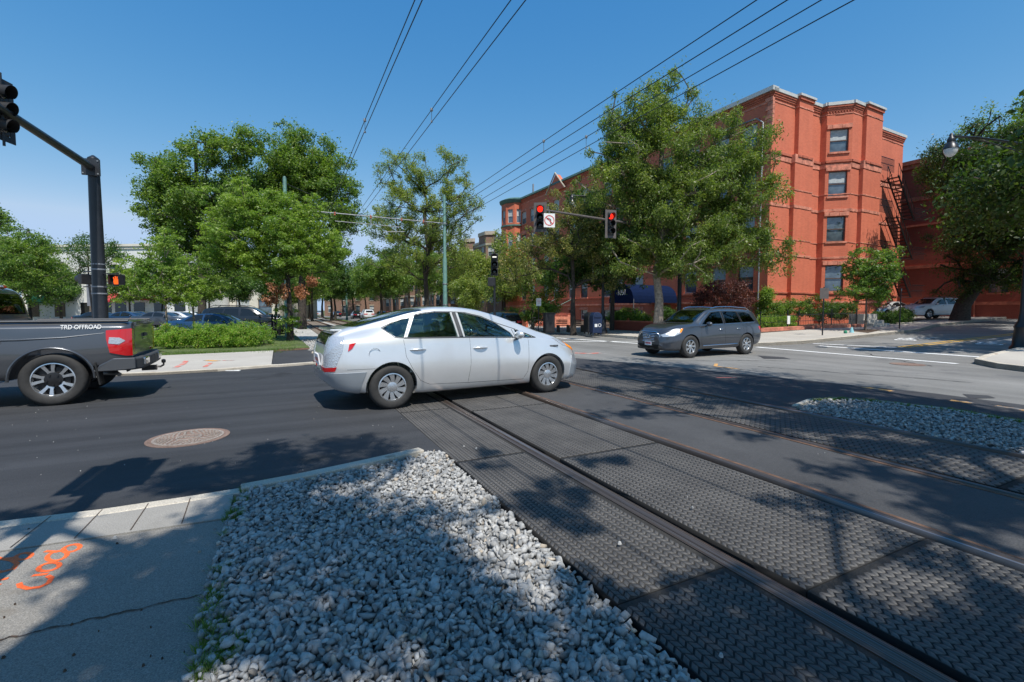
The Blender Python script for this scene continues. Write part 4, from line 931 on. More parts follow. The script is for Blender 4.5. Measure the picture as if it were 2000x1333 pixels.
spots = [(690, 86, 0, 1.0, 'tree behind the thin green pole'), (715, 100, 3, .95, 'distant tree over the white parked van'), (770, 92, 1, 1.15, 'distant dark tree behind the silver car roof'), (860, 78, 3, .9, 'tree between the airy tree trunk and thick green pole'),
         (60, 62, 0, 1.0, 'green tree behind the plane tree at the left edge'), (-10, 56, 3, 1.0, 'leftmost background tree behind the pickup cab'), (120, 64, 1, .8, 'dark tree just left of the cream building'), (255, 62, 0, .75, 'small tree covering the right end of the cream building'), (350, 66, 3, .8, 'leafy tree beyond the young pale trunk tree'), (300, 70, 2, .8, 'grey green tree beyond the shop signs'), (585, 72, 2, .9, 'grey green tree behind the dead brown leaves'), (470, 58, 1, .8, 'dark tree behind the parked black cars'), (410, 62, 0, .75, 'green tree behind the parked blue sedan'), (540, 56, 1, .85, 'dark tree seen under the tall oaks'), (610, 62, 3, .8, 'green tree left of the track curve'), (655, 76, 1, 1.0, 'dark tree right of the track curve'), (985, 60, 2, .9, 'grey green tree behind the black signal post'), (950, 75, 2, 1.0, 'far grey green tree before the brown row houses'), (630, 95, 1, 1.2, 'distant dark tree over the track curve'), (605, 80, 1, 1.0, 'dark tree trunk side of the track curve'),
         (670, 120, 0, 1.2, 'far tree closing the view along the tracks'), (735, 130, 3, 1.2, 'far tree closing the view right of the tracks'), (790, 120, 0, 1.2, 'far tree closing the view over the avenue'), (840, 115, 1, 1.3, 'far dark tree over the avenue'),
         (890, 105, 0, 1.2, 'far tree before the beige row houses'), (560, 110, 0, 1.2, 'far tree behind the tall oaks'), (500, 95, 3, 1.0, 'far tree behind the black van'), (430, 100, 1, 1.0, 'far dark tree beyond the parked cars'), (350, 90, 0, .8, 'far tree beyond the parked blue car'), (290, 80, 3, .75, 'tree before the cream building with awnings'),
         (915, 38, 2, .55, 'small shrubby tree between thick green pole and signal post')]
for i, (px, Y, k, sc, lb) in enumerate(spots):
    c = copy_tree(FT[k], None, kd); x, y, z = place(px, Y); c.location = (x, y, z); c.rotation_euler = (0, 0, 1.3 * i); c.scale = (sc, sc, sc); c['label'] = lb
# --- shrubs and hedges
def shrub(name, label, base, ells, n, rcl, leaves, size, leaf, seed, group=None, **kw):
    return tree(name, label, base, ells, n, rcl, leaves, size, leaf, 'bark_dark', .03, [(0, 0, -.05), (.02, 0, .15), (0, .02, .35)], seed, group, cat='shrub', part='foliage', keep=.35, **kw)
ssp = [(338, 650, 17.6, .62, 'leaf_hedge'), (392, 655, 17.8, .60, 'leaf_hedge'), (350, 640, 19.2, .6, 'leaf_hedge'), (430, 652, 18.0, .62, 'leaf_hedge'), (468, 650, 18.4, .68, 'leaf_hedge'), (492, 648, 19.5, .62, 'leaf_hedge'), (315, 645, 18.6, .5, 'leaf_hedge'), (415, 645, 19.8, .55, 'leaf_hedge'), (448, 645, 19.8, .6, 'leaf_hedge')]
SL = ['leftmost of the front row, beside the pickup tailgate', 'second of the front row', 'back row, left', 'third of the front row', 'largest, fourth of the front row', 'rightmost, near the dark trunk', 'smallest, at the very left', 'back row, middle', 'back row, right']
for i, (px, py, Y, r_, lf) in enumerate(ssp):
    b = place(px, Y); shrub('spirea_shrub', 'yellow green shrub of the roadside bed, ' + SL[i], (b[0], b[1], .02), [(0, 0, r_ * .72, r_ * 1.15, r_ * .95, r_ * .78), (.35, .1, r_ * .55, r_ * .8, r_ * .75, r_ * .6)], 85, .17, 11000, .055, lf, 70 + i, 'shrubs in the roadside bed', gap=.05, hollow=.5)
def maple_red(px, Y, py, rx, rz, label, seed):
    b = place(px, Y); shrub('japanese_maple', label, b, [E(px, py, Y, rx, rz, None, b), E(px - rx * .5, py + 10, Y, rx * .6, rz * .7, None, b), E(px + rx * .5, py + 6, Y, rx * .6, rz * .7, None, b)], 120, .32, 13000, .10, 'leaf_maroon', seed, droop=.5, flat=.5)
maple_red(1415, 28.5, 572, 62, 30, 'maroon leaved Japanese maple against the brick wall behind the SUV roof', 81)
hs = [(1500, 29, 608, 26, 20, 'leaf_mid', 'rounded green shrub at the brick corner behind the SUV'), (1545, 29.5, 605, 34, 22, 'leaf_mid', 'green shrub between the brick corner and the grey sign'), (1600, 29.5, 603, 34, 26, 'leaf_dark', 'dark shrub behind the grey sign post'), (1640, 29.5, 606, 28, 20, 'leaf_dark', 'dark shrub right of the grey sign post'),
      (1730, 30, 622, 30, 12, 'leaf_dark', 'low shrub at the foot of the brick end wall'), (1762, 31, 618, 18, 12, 'leaf_dark', 'low shrub by the parked white SUV bumper'), (1498, 28.7, 578, 8, 16, 'leaf_bright', 'light green climber on the drainpipe at the brick corner')]
for i, (px, Y, py, rx, rz, lf, lb) in enumerate(hs):
    b = place(px, Y); shrub('shrub', lb, b, [E(px, py, Y, rx, rz, None, b)], 70, .26, 8000, .09, lf, 90 + i)
hs = [(1205, 32, 622, 22, 14, 'leaf_bright', 'bright green bush behind the blue mailbox'), (1235, 31, 618, 24, 18, 'leaf_bright', 'bright green bush before the ground floor windows'), (1255, 32, 625, 15, 12, 'leaf_mid', 'dark round bush beside the brick planter'), (1068, 31, 600, 26, 14, 'leaf_bright', 'bright climber behind the black cabinet'), (1040, 33, 618, 24, 12, 'leaf_mid', 'bush left of the black cabinet'), (1002, 35, 615, 22, 14, 'leaf_mid', 'bush above the parked black car'), (1300, 33, 612, 20, 12, 'leaf_dark', 'dark bush under the blue awning')]
for i, (px, Y, py, rx, rz, lf, lb) in enumerate(hs):
    b = place(px, Y); shrub('shrub', lb, b, [E(px, py, Y, rx, rz, None, b)], 55, .26, 6000, .09, lf, 110 + i)
# clipped hedge behind the iron fence
hp, hq = Vector(place(1488, 27)[:2]), Vector(place(1558, 28.3)[:2]); rs = np.random.RandomState(5); n = 260
f = rs.rand(n); C = np.stack([hp.x + (hq.x - hp.x) * f, hp.y + (hq.y - hp.y) * f + rs.uniform(0, .6, n), rs.uniform(.45, 1.15, n)], 1)
o = link('clipped_hedge', leaf_mesh('clipped_hedge', C, np.full(n, .14), np.full(n, 60), .06, rs), None, M['leaf_hedge']); tag(o, 'clipped bright green hedge behind the low iron fence', 'hedge')
# --- trees beside and behind the photographer, whose shade dapples the foreground
def shade_tree(name, label, base, specs, leafm, r, trunk, seed, group=None, size=.11, keep=.35):
    rs = np.random.RandomState(seed); Cs, Rs, Ns = [], [], []
    k = 1 / math.tan(R(SUN_EL))
    for px, py, rx, ry, zlo, zhi, n, rc, nl in specs:          # shade falls on the ground where the photograph shows it
        for _ in range(n):
            a_, q = rs.uniform(0, 6.283), math.sqrt(rs.rand()); g = G(px + rx * q * math.cos(a_), max(618, py + ry * q * math.sin(a_)))
            z = rs.uniform(zlo, zhi); Cs.append((g.x - SD.x * z * k, g.y - SD.y * z * k, z)); Rs.append(rc * rs.uniform(.7, 1.3)); Ns.append(nl)
    C = np.array(Cs) - np.array(base)[None]; root = thing(name, label, 'tree', base, 0, group)
    link('crown', leaf_mesh('crown', C, np.array(Rs), np.array(Ns), size, rs, .2), root, M[leafm])
    link('trunk', branch_mesh('trunk', C, trunk, r, rs=rs, keep=keep, sides=6), root, M['bark_dark'])
    return root
SH = [(560, 955, 110, 22, 6.5, 9, 16, .24, 60), (480, 1005, 60, 40, 6.5, 9, 12, .24, 60), (660, 1000, 110, 30, 6.5, 9, 9, .24, 60), (740, 1110, 160, 60, 6, 8.5, 13, .26, 60), (520, 1080, 130, 60, 6, 8.5, 13, .26, 60), (960, 1240, 140, 60, 6, 8.5, 12, .24, 55), # px, py, rx, ry, zlo, zhi, clumps, radius, leaves
    (620, 1180, 330, 150, 6, 9, 32, .30, 60), (560, 1010, 120, 60, 6, 8.5, 14, .24, 60), (760, 1050, 150, 70, 6, 8.5, 14, .24, 60), (830, 1200, 170, 90, 6, 8.5, 17, .26, 60),
    (250, 1220, 200, 120, 5.5, 8, 20, .26, 60), (330, 1100, 110, 50, 5.5, 8, 16, .22, 60), (60, 1310, 90, 30, 5.5, 8, 5, .22, 60), (100, 1010, 90, 18, 6, 8, 7, .2, 50),
    (640, 925, 90, 24, 7, 9, 16, .25, 60), (430, 925, 90, 30, 7, 9, 14, .24, 60), (360, 945, 40, 14, 7, 9, 5, .22, 60), (700, 872, 70, 18, 7.5, 9.5, 15, .24, 55), (560, 905, 80, 16, 7.5, 9.5, 10, .22, 55), (520, 880, 45, 14, 7.5, 9, 5, .2, 50), (760, 900, 50, 18, 7, 9, 7, .22, 50)]
SH2 = [(1190, 905, 60, 10, 7, 9, 3, .14, 40), (960, 880, 40, 10, 7, 9, 3, .12, 36), (940, 905, 30, 8, 7, 9, 2, .12, 36), (1090, 950, 60, 18, 7, 9, 6, .15, 45), (1020, 985, 50, 20, 7, 9, 6, .14, 45), (1110, 1010, 40, 40, 6.5, 9, 6, .13, 45), (1170, 900, 50, 8, 7, 9, 3, .12, 40), (1580, 985, 110, 20, 7, 9, 8, .18, 45),
       (1300, 1290, 200, 50, 6, 8.5, 26, .24, 50), (1460, 1180, 120, 50, 6, 8.5, 10, .20, 45), (1650, 1250, 120, 60, 6, 8.5, 12, .22, 45), (1900, 1290, 110, 50, 6, 8.5, 16, .25, 50), (1850, 1080, 120, 50, 6.5, 9, 7, .18, 45), (1960, 1180, 80, 50, 6.5, 9, 7, .2, 45), (1150, 1160, 60, 60, 6, 8.5, 7, .16, 45)]
shade_tree('shade_tree', 'overhanging tree behind the camera dappling the pavement and gravel', (-.4, -5.2, 0), SH, 'leaf_mid', .24, [(0, 0, -.1), (.1, 0, 1.8), (.2, .6, 3.6), (.3, 1.6, 5.4)], 131)
shade_tree('shade_tree', 'second overhanging tree behind the camera dappling the rubber panels', (4.0, -5.0, 0), SH2, 'leaf_mid', .11, [(0, 0, -.1), (.1, 0, 1.8), (0, .8, 3.6), (-.1, 1.8, 5.6)], 132, keep=.08)
SH3 = [(1300, 728, 140, 16, 8.5, 12, 40, .44, 70), (1520, 762, 130, 16, 8.5, 12, 36, .42, 70), (1720, 815, 160, 22, 8, 11, 50, .36, 60), (1900, 840, 120, 22, 8, 11, 40, .36, 60), (1250, 715, 110, 16, 8.5, 12, 34, .42, 70), (1420, 745, 150, 22, 8.5, 12, 60, .44, 70), (1480, 780, 90, 12, 8.5, 12, 14, .35, 60), (1620, 765, 130, 14, 8.5, 12, 36, .40, 70), (1780, 795, 140, 14, 8, 11.5, 40, .38, 65), (1960, 822, 120, 16, 8, 11.5, 40, .38, 60),
       (1750, 825, 170, 22, 8, 11, 44, .34, 60), (1950, 862, 110, 20, 7.5, 10.5, 26, .32, 60), (1600, 820, 130, 22, 8, 11, 26, .30, 55), (1780, 870, 150, 22, 7.5, 10.5, 26, .30, 50), (1350, 780, 120, 22, 8, 11, 20, .30, 50), (1200, 765, 70, 10, 8, 11, 8, .26, 50),
       (1920, 960, 120, 24, 7.5, 10, 20, .30, 50), (1700, 915, 110, 14, 7.5, 10, 8, .22, 45), (1240, 810, 90, 10, 8, 11, 6, .24, 45), (1480, 850, 60, 10, 8, 10, 4, .2, 45), (1990, 990, 80, 20, 7.5, 10, 8, .26, 45), (1880, 1000, 100, 12, 7, 10, 7, .24, 45)]
shade_tree('shade_tree', 'tall tree right of the camera shading the far track and gravel island', (10.5, -1.5, 0), SH3, 'leaf_mid', .32, [(0, 0, -.1), (-.1, .2, 2.2), (-.4, .8, 4.6), (-1.2, 1.8, 7.2), (-1.8, 2.6, 9)], 133, size=.13)
SH4 = [(1800, 655, 130, 9, 6.2, 8.6, 190, .9, 90), (1900, 668, 100, 8, 6.2, 8.6, 130, .8, 90), (1870, 643, 110, 7, 6.2, 8.6, 130, .9, 90), (1800, 686, 110, 3, 6.2, 8.6, 30, .55, 90), (1940, 682, 60, 4, 6.2, 8.6, 30, .6, 90), (1960, 690, 60, 8, 8, 10, 14, .5, 70), (1870, 692, 80, 5, 8, 10, 7, .4, 60)]
shade_tree('shade_tree', 'street tree beyond the right border shading the side street', (28.5, 12.5, .3), SH4, 'leaf_shade', .3, [(0, 0, -.1), (-.1, 0, 2.2), (-.5, .4, 4.6), (-1.5, .9, 7.2)], 134, size=.25)
# ================================================================== BUILDINGS
BR = R(28.0)
def wall_open(mb, o, u, nrm, L, z0, z1, opens, rev=.2, mi=0, z_o=0.0):
    """a wall face with real openings; o origin (x,y), u along, nrm outward"""
    o, u, nrm = Vector((o[0], o[1], 0)), Vector((u[0], u[1], 0)), Vector((nrm[0], nrm[1], 0))
    xs = sorted({0.0, L} | {v for a, b, c, d in opens for v in (a, b)}); zs = sorted({z0, z1} | {v for a, b, c, d in opens for v in (c, d)})
    for i in range(len(xs) - 1):
        for j in range(len(zs) - 1):
            xm, zm = (xs[i] + xs[i + 1]) / 2, (zs[j] + zs[j + 1]) / 2
            if any(a < xm < b and c < zm < d for a, b, c, d in opens): continue
            q = [o + u * x + Vector((0, 0, z)) for x, z in ((xs[i], zs[j]), (xs[i + 1], zs[j]), (xs[i + 1], zs[j + 1]), (xs[i], zs[j + 1]))]
            mb.add(q, [(0, 1, 2, 3)], mi)
    for a, b, c, d in opens:
        f = [o + u * x + Vector((0, 0, z)) for x, z in ((a, c), (b, c), (b, d), (a, d))]; g = [p - nrm * rev for p in f]
        mb.add(f + g, [(0, 4, 5, 1), (1, 5, 6, 2), (2, 6, 7, 3), (3, 7, 4, 0)], mi)
WIN = {}
def window(parent, o, u, nrm, x, z, w_, h, frame='frame_dark', rev=.13, sill=True, lintel=True, blind=.0, stone='brownstone', name='window'):
    u3, n3 = Vector((u[0], u[1], 0)), Vector((nrm[0], nrm[1], 0)); key = (round(w_, 2), round(h, 2), frame, round(blind, 1))
    c = Vector((o[0], o[1], 0)) + u3 * (x + w_ / 2) - n3 * rev + Vector((0, 0, z))
    ang = math.atan2(u3.y, u3.x)
    if key not in WIN:
        t_ = .055; mb = MB()
        mb.bb(-w_ / 2, -w_ / 2 + t_, -.03, .03, 0, h); mb.bb(w_ / 2 - t_, w_ / 2, -.03, .03, 0, h)
        mb.bb(-w_ / 2 + t_, w_ / 2 - t_, -.03, .03, 0, t_); mb.bb(-w_ / 2 + t_, w_ / 2 - t_, -.03, .03, h - t_, h)
        mb.bb(-w_ / 2 + t_, w_ / 2 - t_, -.035, .02, h * .5 - .03, h * .5 + .03)
        fm = mb.mesh('window_frame'); fm.materials.append(M[frame])
        mb = MB(); mb.bb(-w_ / 2 + .03, w_ / 2 - .03, .035, .045, .03, h - .03); gm = mb.mesh('pane'); gm.materials.append(M['pane'])
        bmh = None
        if blind > 0:
            mb = MB(); mb.bb(-w_ / 2 + t_, w_ / 2 - t_, .022, .030, h * (1 - blind), h - t_); bmh = mb.mesh('blind'); bmh.materials.append(M['blind'])
        WIN[key] = (fm, gm, bmh)
    fm, gm, bmh = WIN[key]
    f = link(name, fm, parent); f.location = c; f.rotation_euler = (0, 0, ang); g = link('pane', gm, f)
    if bmh: link('blind', bmh, f)
    return f
def trim(mb, o, u, nrm, x0, x1, z0, z1, out, inn=.05, mi=0):
    u3, n3 = Vector((u[0], u[1], 0)), Vector((nrm[0], nrm[1], 0)); o3 = Vector((o[0], o[1], 0))
    q = [o3 + u3 * x0 - n3 * inn, o3 + u3 * x1 - n3 * inn, o3 + u3 * x1 + n3 * out, o3 + u3 * x0 + n3 * out]
    mb.add([(p.x, p.y, z0) for p in q] + [(p.x, p.y, z1) for p in q], [(0, 3, 2, 1), (4, 5, 6, 7), (0, 1, 5, 4), (1, 2, 6, 5), (2, 3, 7, 6), (3, 0, 4, 7)], mi)
CX, CY = 16.55, 30.0
root = thing('brick_building', 'red brick four storey apartment building with brownstone bands and blue entrance awning', 'building', (CX, CY, 0), BR)
X1, Y1, ZT = 17.06, 37.0, 15.58
FL = [(2.81, 4.60), (6.22, 7.93), (9.29, 10.98), (12.26, 13.80)]          # sill and head heights of the four storeys
walls = MB(); stone = MB(); caps = MB(); corn = MB(); dark = MB()
segs = []
# end wall pieces seen in plan: (start, direction, outward normal, length)
c45 = math.sqrt(.5)
P0, P1, P2, P3, P4, P5 = (0, 0), (5.38, 0), (5.38, -.40), (6.50, -1.45), (9.85, -1.45), (9.85, 0)
def dirn(a, b): v = Vector((b[0] - a[0], b[1] - a[1])); return v.normalized(), v.length
endw = []
for a, b in ((P0, P1), (P1, P2), (P2, P3), (P3, P4), (P4, P5), (P5, (X1, 0))):
    u, L = dirn(a, b); n_ = Vector((u.y, -u.x)); endw.append((a, u, n_, L))
BANDS = [(14.74, 14.84, .035), (11.55, 11.70, .10), (11.16, 11.49, .045), (9.37, 9.46, .035), (8.24, 8.44, .045), (6.11, 6.18, .035), (5.04, 5.20, .045), (2.62, 2.72, .08), (1.97, 2.13, .09)]
for k, (a, u, n_, L) in enumerate(endw):
    op = []
    if k == 2: op = [((L - 1.12) / 2, (L + 1.12) / 2, z0, z1) for z0, z1 in FL]
    if k == 5: op = [(x, x + 1.0, z0 - .5, z1) for x in (.55, 2.3) for z0, z1 in FL]
    wall_open(walls, a, u, n_, L, -.3, ZT, op)
    lap = .004 * k
    for bi, (z0, z1, out) in enumerate(BANDS):
        if k in (1, 4): out = min(out, .05)
        if k == 5 and bi in (3, 5): continue
        if bi in (1, 7): trim(dark, a, u, n_, .0, L, z0 + lap * .1, z1 - lap * .1, out + .002 * k)
        else: 
            nseg = max(1, int(L / .45)); rr = random.Random(bi * 7 + k)
            for s_ in range(nseg): trim(stone, a, u, n_, L * s_ / nseg + .002, L * (s_ + 1) / nseg - .002, z0 + rr.uniform(0, .03), z1 - rr.uniform(0, .03), out * rr.uniform(.65, 1.15) + .001 * k)
    if k != 1 and k != 4:
        trim(corn, a, u, n_, -.02, L + .02, 14.98, 15.09, .06); trim(corn, a, u, n_, -.03, L + .03, 15.092, 15.21, .10); trim(corn, a, u, n_, -.04, L + .04, 15.212, 15.33, .15)
        if k in (2, 3):
            n_d = int(L / .16)
            for s_ in range(n_d): trim(corn, a, u, n_, L * s_ / n_d, L * s_ / n_d + .08, 14.87, 14.97, .05)
    else:
        trim(corn, a, u, n_, 0, L, 14.99, 15.32, .05)
    trim(caps, a, u, n_, -.16, L + .16, 15.335 + .003 * k, ZT - .04 + .003 * k, .20 - .01 * (k % 3), .3)
    if k in (2,):
        for z0, z1 in FL:
            x0, x1 = (L - 1.12) / 2, (L + 1.12) / 2
            for s_ in range(5): trim(stone, a, u, n_, x0 - .18 + s_ * .296, x0 - .18 + (s_ + 1) * .296 - .004, z1 + .02, z1 + .30 - (s_ % 2) * .03, .07 + .02 * (s_ % 2))
            trim(stone, a, u, n_, x0 - .08, x1 + .08, z0 - .13, z0 - .005, .08)
    if k == 5:
        for x in (.55, 2.3):
            for z0, z1 in FL: trim(stone, a, u, n_, x - .12, x + 1.12, z1 + .02, z1 + .27, .05); trim(stone, a, u, n_, x - .05, x + 1.05, z0 - .62, z0 - .505, .07)
# piers standing proud of the end wall (a heavier lower half, a slimmer upper one)
for (a, u, n_, L, x0l, x1l, x0u, x1u, out) in ((P0, endw[0][1], endw[0][2], 0, 2.1, 4.1, 2.4, 3.95, .28), (P3, endw[3][1], endw[3][2], 0, 1.0, 3.33, 1.2, 3.33, .26)):
    for (x0, x1, z0, z1) in ((x0l, x1l, -.3, 11.25), (x0u, x1u, 11.25, ZT - .3)):
        o2 = Vector((a[0], a[1])) + u * x0 + n_ * .0; Lw = x1 - x0
        f0 = Vector((a[0], a[1])) + u * x0 + n_ * out
        walls.add([(f0.x, f0.y, z0), ((f0 + u * Lw).x, (f0 + u * Lw).y, z0), ((f0 + u * Lw).x, (f0 + u * Lw).y, z1), (f0.x, f0.y, z1)], [(0, 1, 2, 3)])
        for xx in (0, Lw):
            p = Vector((a[0], a[1])) + u * (x0 + xx); q = p + n_ * out; walls.add([(p.x, p.y, z0), (q.x, q.y, z0), (q.x, q.y, z1), (p.x, p.y, z1)], [(0, 1, 2, 3)])
    p = Vector((a[0], a[1]))
    for bi, (z0, z1, o_) in enumerate(BANDS):
        x0, x1 = (x0l, x1l) if z0 < 11.25 else (x0u, x1u)
        rr = random.Random(bi + 40); ns = 4
        for s_ in range(ns): trim(dark if bi in (1, 7) else stone, a, u, n_, x0 - .04 + (x1 - x0 + .08) * s_ / ns, x0 - .04 + (x1 - x0 + .08) * (s_ + 1) / ns - .003, z0 + .004 + rr.uniform(0, .02), z1 + (.22 if bi == 2 else 0) - .004, out + o_ * rr.uniform(.7, 1.1))
    trim(caps, a, u, n_, x0u - .12, x1u + .12, ZT - .12, ZT + .02, out + .16, -.0)
    trim(corn, a, u, n_, x0u - .02, x1u + .02, ZT - .32, ZT - .105, out + .09, 0)
# quoins at the street corner
rr = random.Random(2)
for i in range(8): z = 12.9 + i * .27; dark.bb(-.07 - .03 * (i % 2), .10, -.05, .28 + .12 * (i % 2), z, z + .24) if False else stone.bb(-.06 - .02 * (i % 2), .12, -.06, .30 + .15 * (i % 2), z, z + .25)
# long street front, x = 0, facing -x; runs away from the camera
LF = (0, Y1), Vector((0, -1)), Vector((-1, 0))
op = []; wins = []
yy = 1.3
cols = [1.0, 3.1, 5.6, 11.2, 13.8, 15.43, 19.0, 21.1, 24.2, 26.3, 29.4, 31.5]
for y in cols:
    for k, (z0, z1) in enumerate(FL + [(.55, 1.55)]):
        xx = Y1 - y - 1.15; op.append((xx, xx + 1.15, z0, z1)); wins.append((xx, z0, 1.15, z1 - z0, k))
op.append((Y1 - 9.4, Y1 - 8.1, .6, 3.3)); 
for k, (z0, z1) in enumerate(FL[1:]): op.append((Y1 - 9.4, Y1 - 8.1, z0, z1)); wins.append((Y1 - 9.4, z0, 1.3, z1 - z0, k))
wall_open(walls, LF[0], LF[1], LF[2], Y1, -.3, ZT, op)
for bi, (z0, z1, out) in enumerate(BANDS):
    if bi in (3, 5): continue
    trim(dark if bi in (1, 7) else stone, LF[0], LF[1], LF[2], 0, Y1 + .02, z0 + .003, z1 - .003, out * .9)
for (x, z, w_, h, k) in wins:
    trim(stone, LF[0], LF[1], LF[2], x - .12, x + w_ + .12, z + h + .02, z + h + .26, .05); trim(stone, LF[0], LF[1], LF[2], x - .06, x + w_ + .06, z - .12, z - .003, .07)
trim(corn, LF[0], LF[1], LF[2], 0, Y1, 14.98, 15.09, .06); trim(corn, LF[0], LF[1], LF[2], 0, Y1, 15.092, 15.21, .12); trim(corn, LF[0], LF[1], LF[2], 0, Y1, 15.212, 15.33, .20)
trim(caps, LF[0], LF[1], LF[2], Y1 - 9, Y1 + .2, 15.342, ZT + .035, .30, .3)
# back, far side, roof
wall_open(walls, (X1, 0), Vector((0, 1)), Vector((1, 0)), Y1, -.3, ZT, []); wall_open(walls, (X1, Y1), Vector((-1, 0)), Vector((0, 1)), X1, -.3, ZT, [])
walls.add([(0, 0, 15.28), (X1, 0, 15.28), (X1, Y1, 15.28), (0, Y1, 15.28)], [(0, 1, 2, 3)]); walls.add([(5.38, 0, 15.26), (5.38, -.4, 15.26), (6.5, -1.45, 15.26), (9.85, -1.45, 15.26), (9.85, 0, 15.26)], [(0, 1, 2, 3, 4)])
walls.obj('wall', M['brick'], root, fix=False); stone.obj('stone_band', M['brownstone'], root); dark.obj('ledge', M['brownstone_dark'], root)
caps.obj('parapet_cap', M['parapet'], root); corn.obj('cornice', M['brownstone_dark'], root)
a, u, n_, L = endw[2]
for k, (z0, z1) in enumerate(FL): window(root, a, u, n_, (L - 1.12) / 2, z0, 1.12, z1 - z0, 'frame_dark', blind=(0, .0, .45, .5)[k])
a, u, n_, L = endw[5]
for x in (.55, 2.3):
    for k, (z0, z1) in enumerate(FL): window(root, a, u, n_, x, z0 - .5, 1.0, z1 - z0 + .5, 'frame_dark', blind=.4 if k % 2 else 0)
for i, (x, z, w_, h, k) in enumerate(wins): window(root, LF[0], LF[1], LF[2], x, z, w_, h, 'frame_white' if i % 3 else 'frame_dark', blind=.5 if (i * 7) % 5 < 3 else 0)
mb = MB(); mb.bb(.15, .22, 8.1, 9.4, .55, 3.3); mb.obj('door', M['frame_dark'], root)
# green copper gutter line and gable over the far part, corner turret
mb = MB(); mb.add([(-.35, 9, 15.35), (-.35, Y1, 15.35), (-.30, Y1, 15.58), (-.30, 9, 15.58), (.9, 9, 15.93), (.9, Y1, 15.93), (1.0, 9, 15.33), (1.0, Y1, 15.33)], [(0, 1, 2, 3), (3, 2, 5, 4), (4, 5, 7, 6), (0, 3, 4, 6), (1, 7, 5, 2), (0, 6, 7, 1)])
mb.obj('copper_roof', M['copper'], root)
mb = MB(); mb.poly3([(-.30, 22.8, 14.63), (-.30, 26.2, 14.63), (-.30, 24.5, 16.43)], (.6, 0, 0)); mb.obj('gable', M['brick'], root)
mb = MB(); mb.tube([(-.36, 22.6, 14.58), (-.36, 24.5, 16.58), (-.36, 26.4, 14.58)], .08, 6); mb.obj('gable_trim', M['limestone'], root); mb = MB(); mb.tube([(.1, 30, 15.53), (.1, 30, 16.73)], .10, 6); mb.obj('flue', M['grey_metal'], root)
tur = MB(); n = 10; tc_ = (.35, 34.6); tr = 2.0; topw = []
for k in range(n):
    a0, a1 = 2 * math.pi * (k + .5) / n, 2 * math.pi * (k + 1.5) / n
    p, q = (tc_[0] + tr * math.cos(a0), tc_[1] + tr * math.sin(a0)), (tc_[0] + tr * math.cos(a1), tc_[1] + tr * math.sin(a1)); u, L = dirn(p, q); nr = Vector((u.y, -u.x))
    o_ = [((L - .72) / 2, (L + .72) / 2, z0, z1 + .25) for z0, z1 in [(FL[3][0] + .3, FL[3][1] + .2)] + FL[1:3]]
    wall_open(tur, p, u, nr, L, 4.9, 15.43, o_); topw += [(p, u, nr, L, o) for o in o_]
tur.obj('turret_wall', M['brick'], root, fix=False)
for p, u, nr, L, o in topw:
    if (nr.x * math.cos(BR) - nr.y * math.sin(BR)) * .0 + (nr.x * math.sin(BR) + nr.y * math.cos(BR)) < .35: window(root, p, u, nr, o[0], o[2], .72, o[3] - o[2], 'frame_white', blind=.5)
mb = MB(); mb.lathe([(2.0, 12.1), (2.1, 12.15), (2.1, 12.3), (2.0, 12.35)], c=(tc_[0], tc_[1], 0), n=20, cap=False); mb.lathe([(1.98, 15.03), (2.2, 15.23), (2.28, 15.48), (1.6, 15.78), (.1, 16.03)], c=(tc_[0], tc_[1], 0), n=20); mb.obj('turret_roof', M['copper'], root, smooth=40)
# entrance awning with the house number
aw = MB(); yc, wd, r_ = 8.75, 1.35, 1.25; n = 14; arc = [(math.cos(math.pi * k / n) * wd, math.sin(math.pi * k / n) * r_ * .92) for k in range(n + 1)]
z_ = 2.35; xa, xb = -4.6, -.05
vs = [(xa, yc + p[0], z_ + p[1]) for p in arc] + [(xb, yc + p[0], z_ + p[1]) for p in arc]
aw.add(vs, [(k, k + 1, n + 2 + k, n + 1 + k) for k in range(n)] + [tuple(range(n + 1))]); aw.bb(xa - .01, xb, yc - wd - .01, yc - wd + .01, z_ - .28, z_); aw.bb(xa - .01, xb, yc + wd - .01, yc + wd + .01, z_ - .28, z_); aw.bb(xa - .02, xa + .01, yc - wd, yc + wd, z_ - .28, z_)
awn = aw.obj('awning', M['awning_blue'], root)
mb = MB(); [mb.tube([(xa + .05, yc + s_ * wd, .2), (xa + .05, yc + s_ * wd, z_)], .03, 6) for s_ in (-1, 1)]; mb.obj('awning_post', M['galv'], awn)
def text_mesh(name, s_, size, m, parent, loc, rot, ext=.004, sx=1.0):
    cu = bpy.data.curves.new(name, 'FONT'); cu.body = s_; cu.size = size; cu.extrude = ext; cu.align_x = 'CENTER'; cu.align_y = 'CENTER'
    o = bpy.data.objects.new(name, cu); COL.objects.link(o); bpy.context.view_layer.update()
    me = bpy.data.meshes.new_from_object(o.evaluated_get(bpy.context.evaluated_depsgraph_get())); bpy.data.objects.remove(o, do_unlink=True)
    o = link(name, me, parent, m) if not me.materials else link(name, me, parent); 
    if me.materials and m: me.materials[0] = m
    o.location = loc; o.rotation_euler = rot; o.scale = (sx, 1, 1); return o
text_mesh('house_number', '1051', .62, M['sign_white'], awn, (xa - .03, yc - .1, z_ + .5), (R(90), 0, R(-90)), sx=.8)
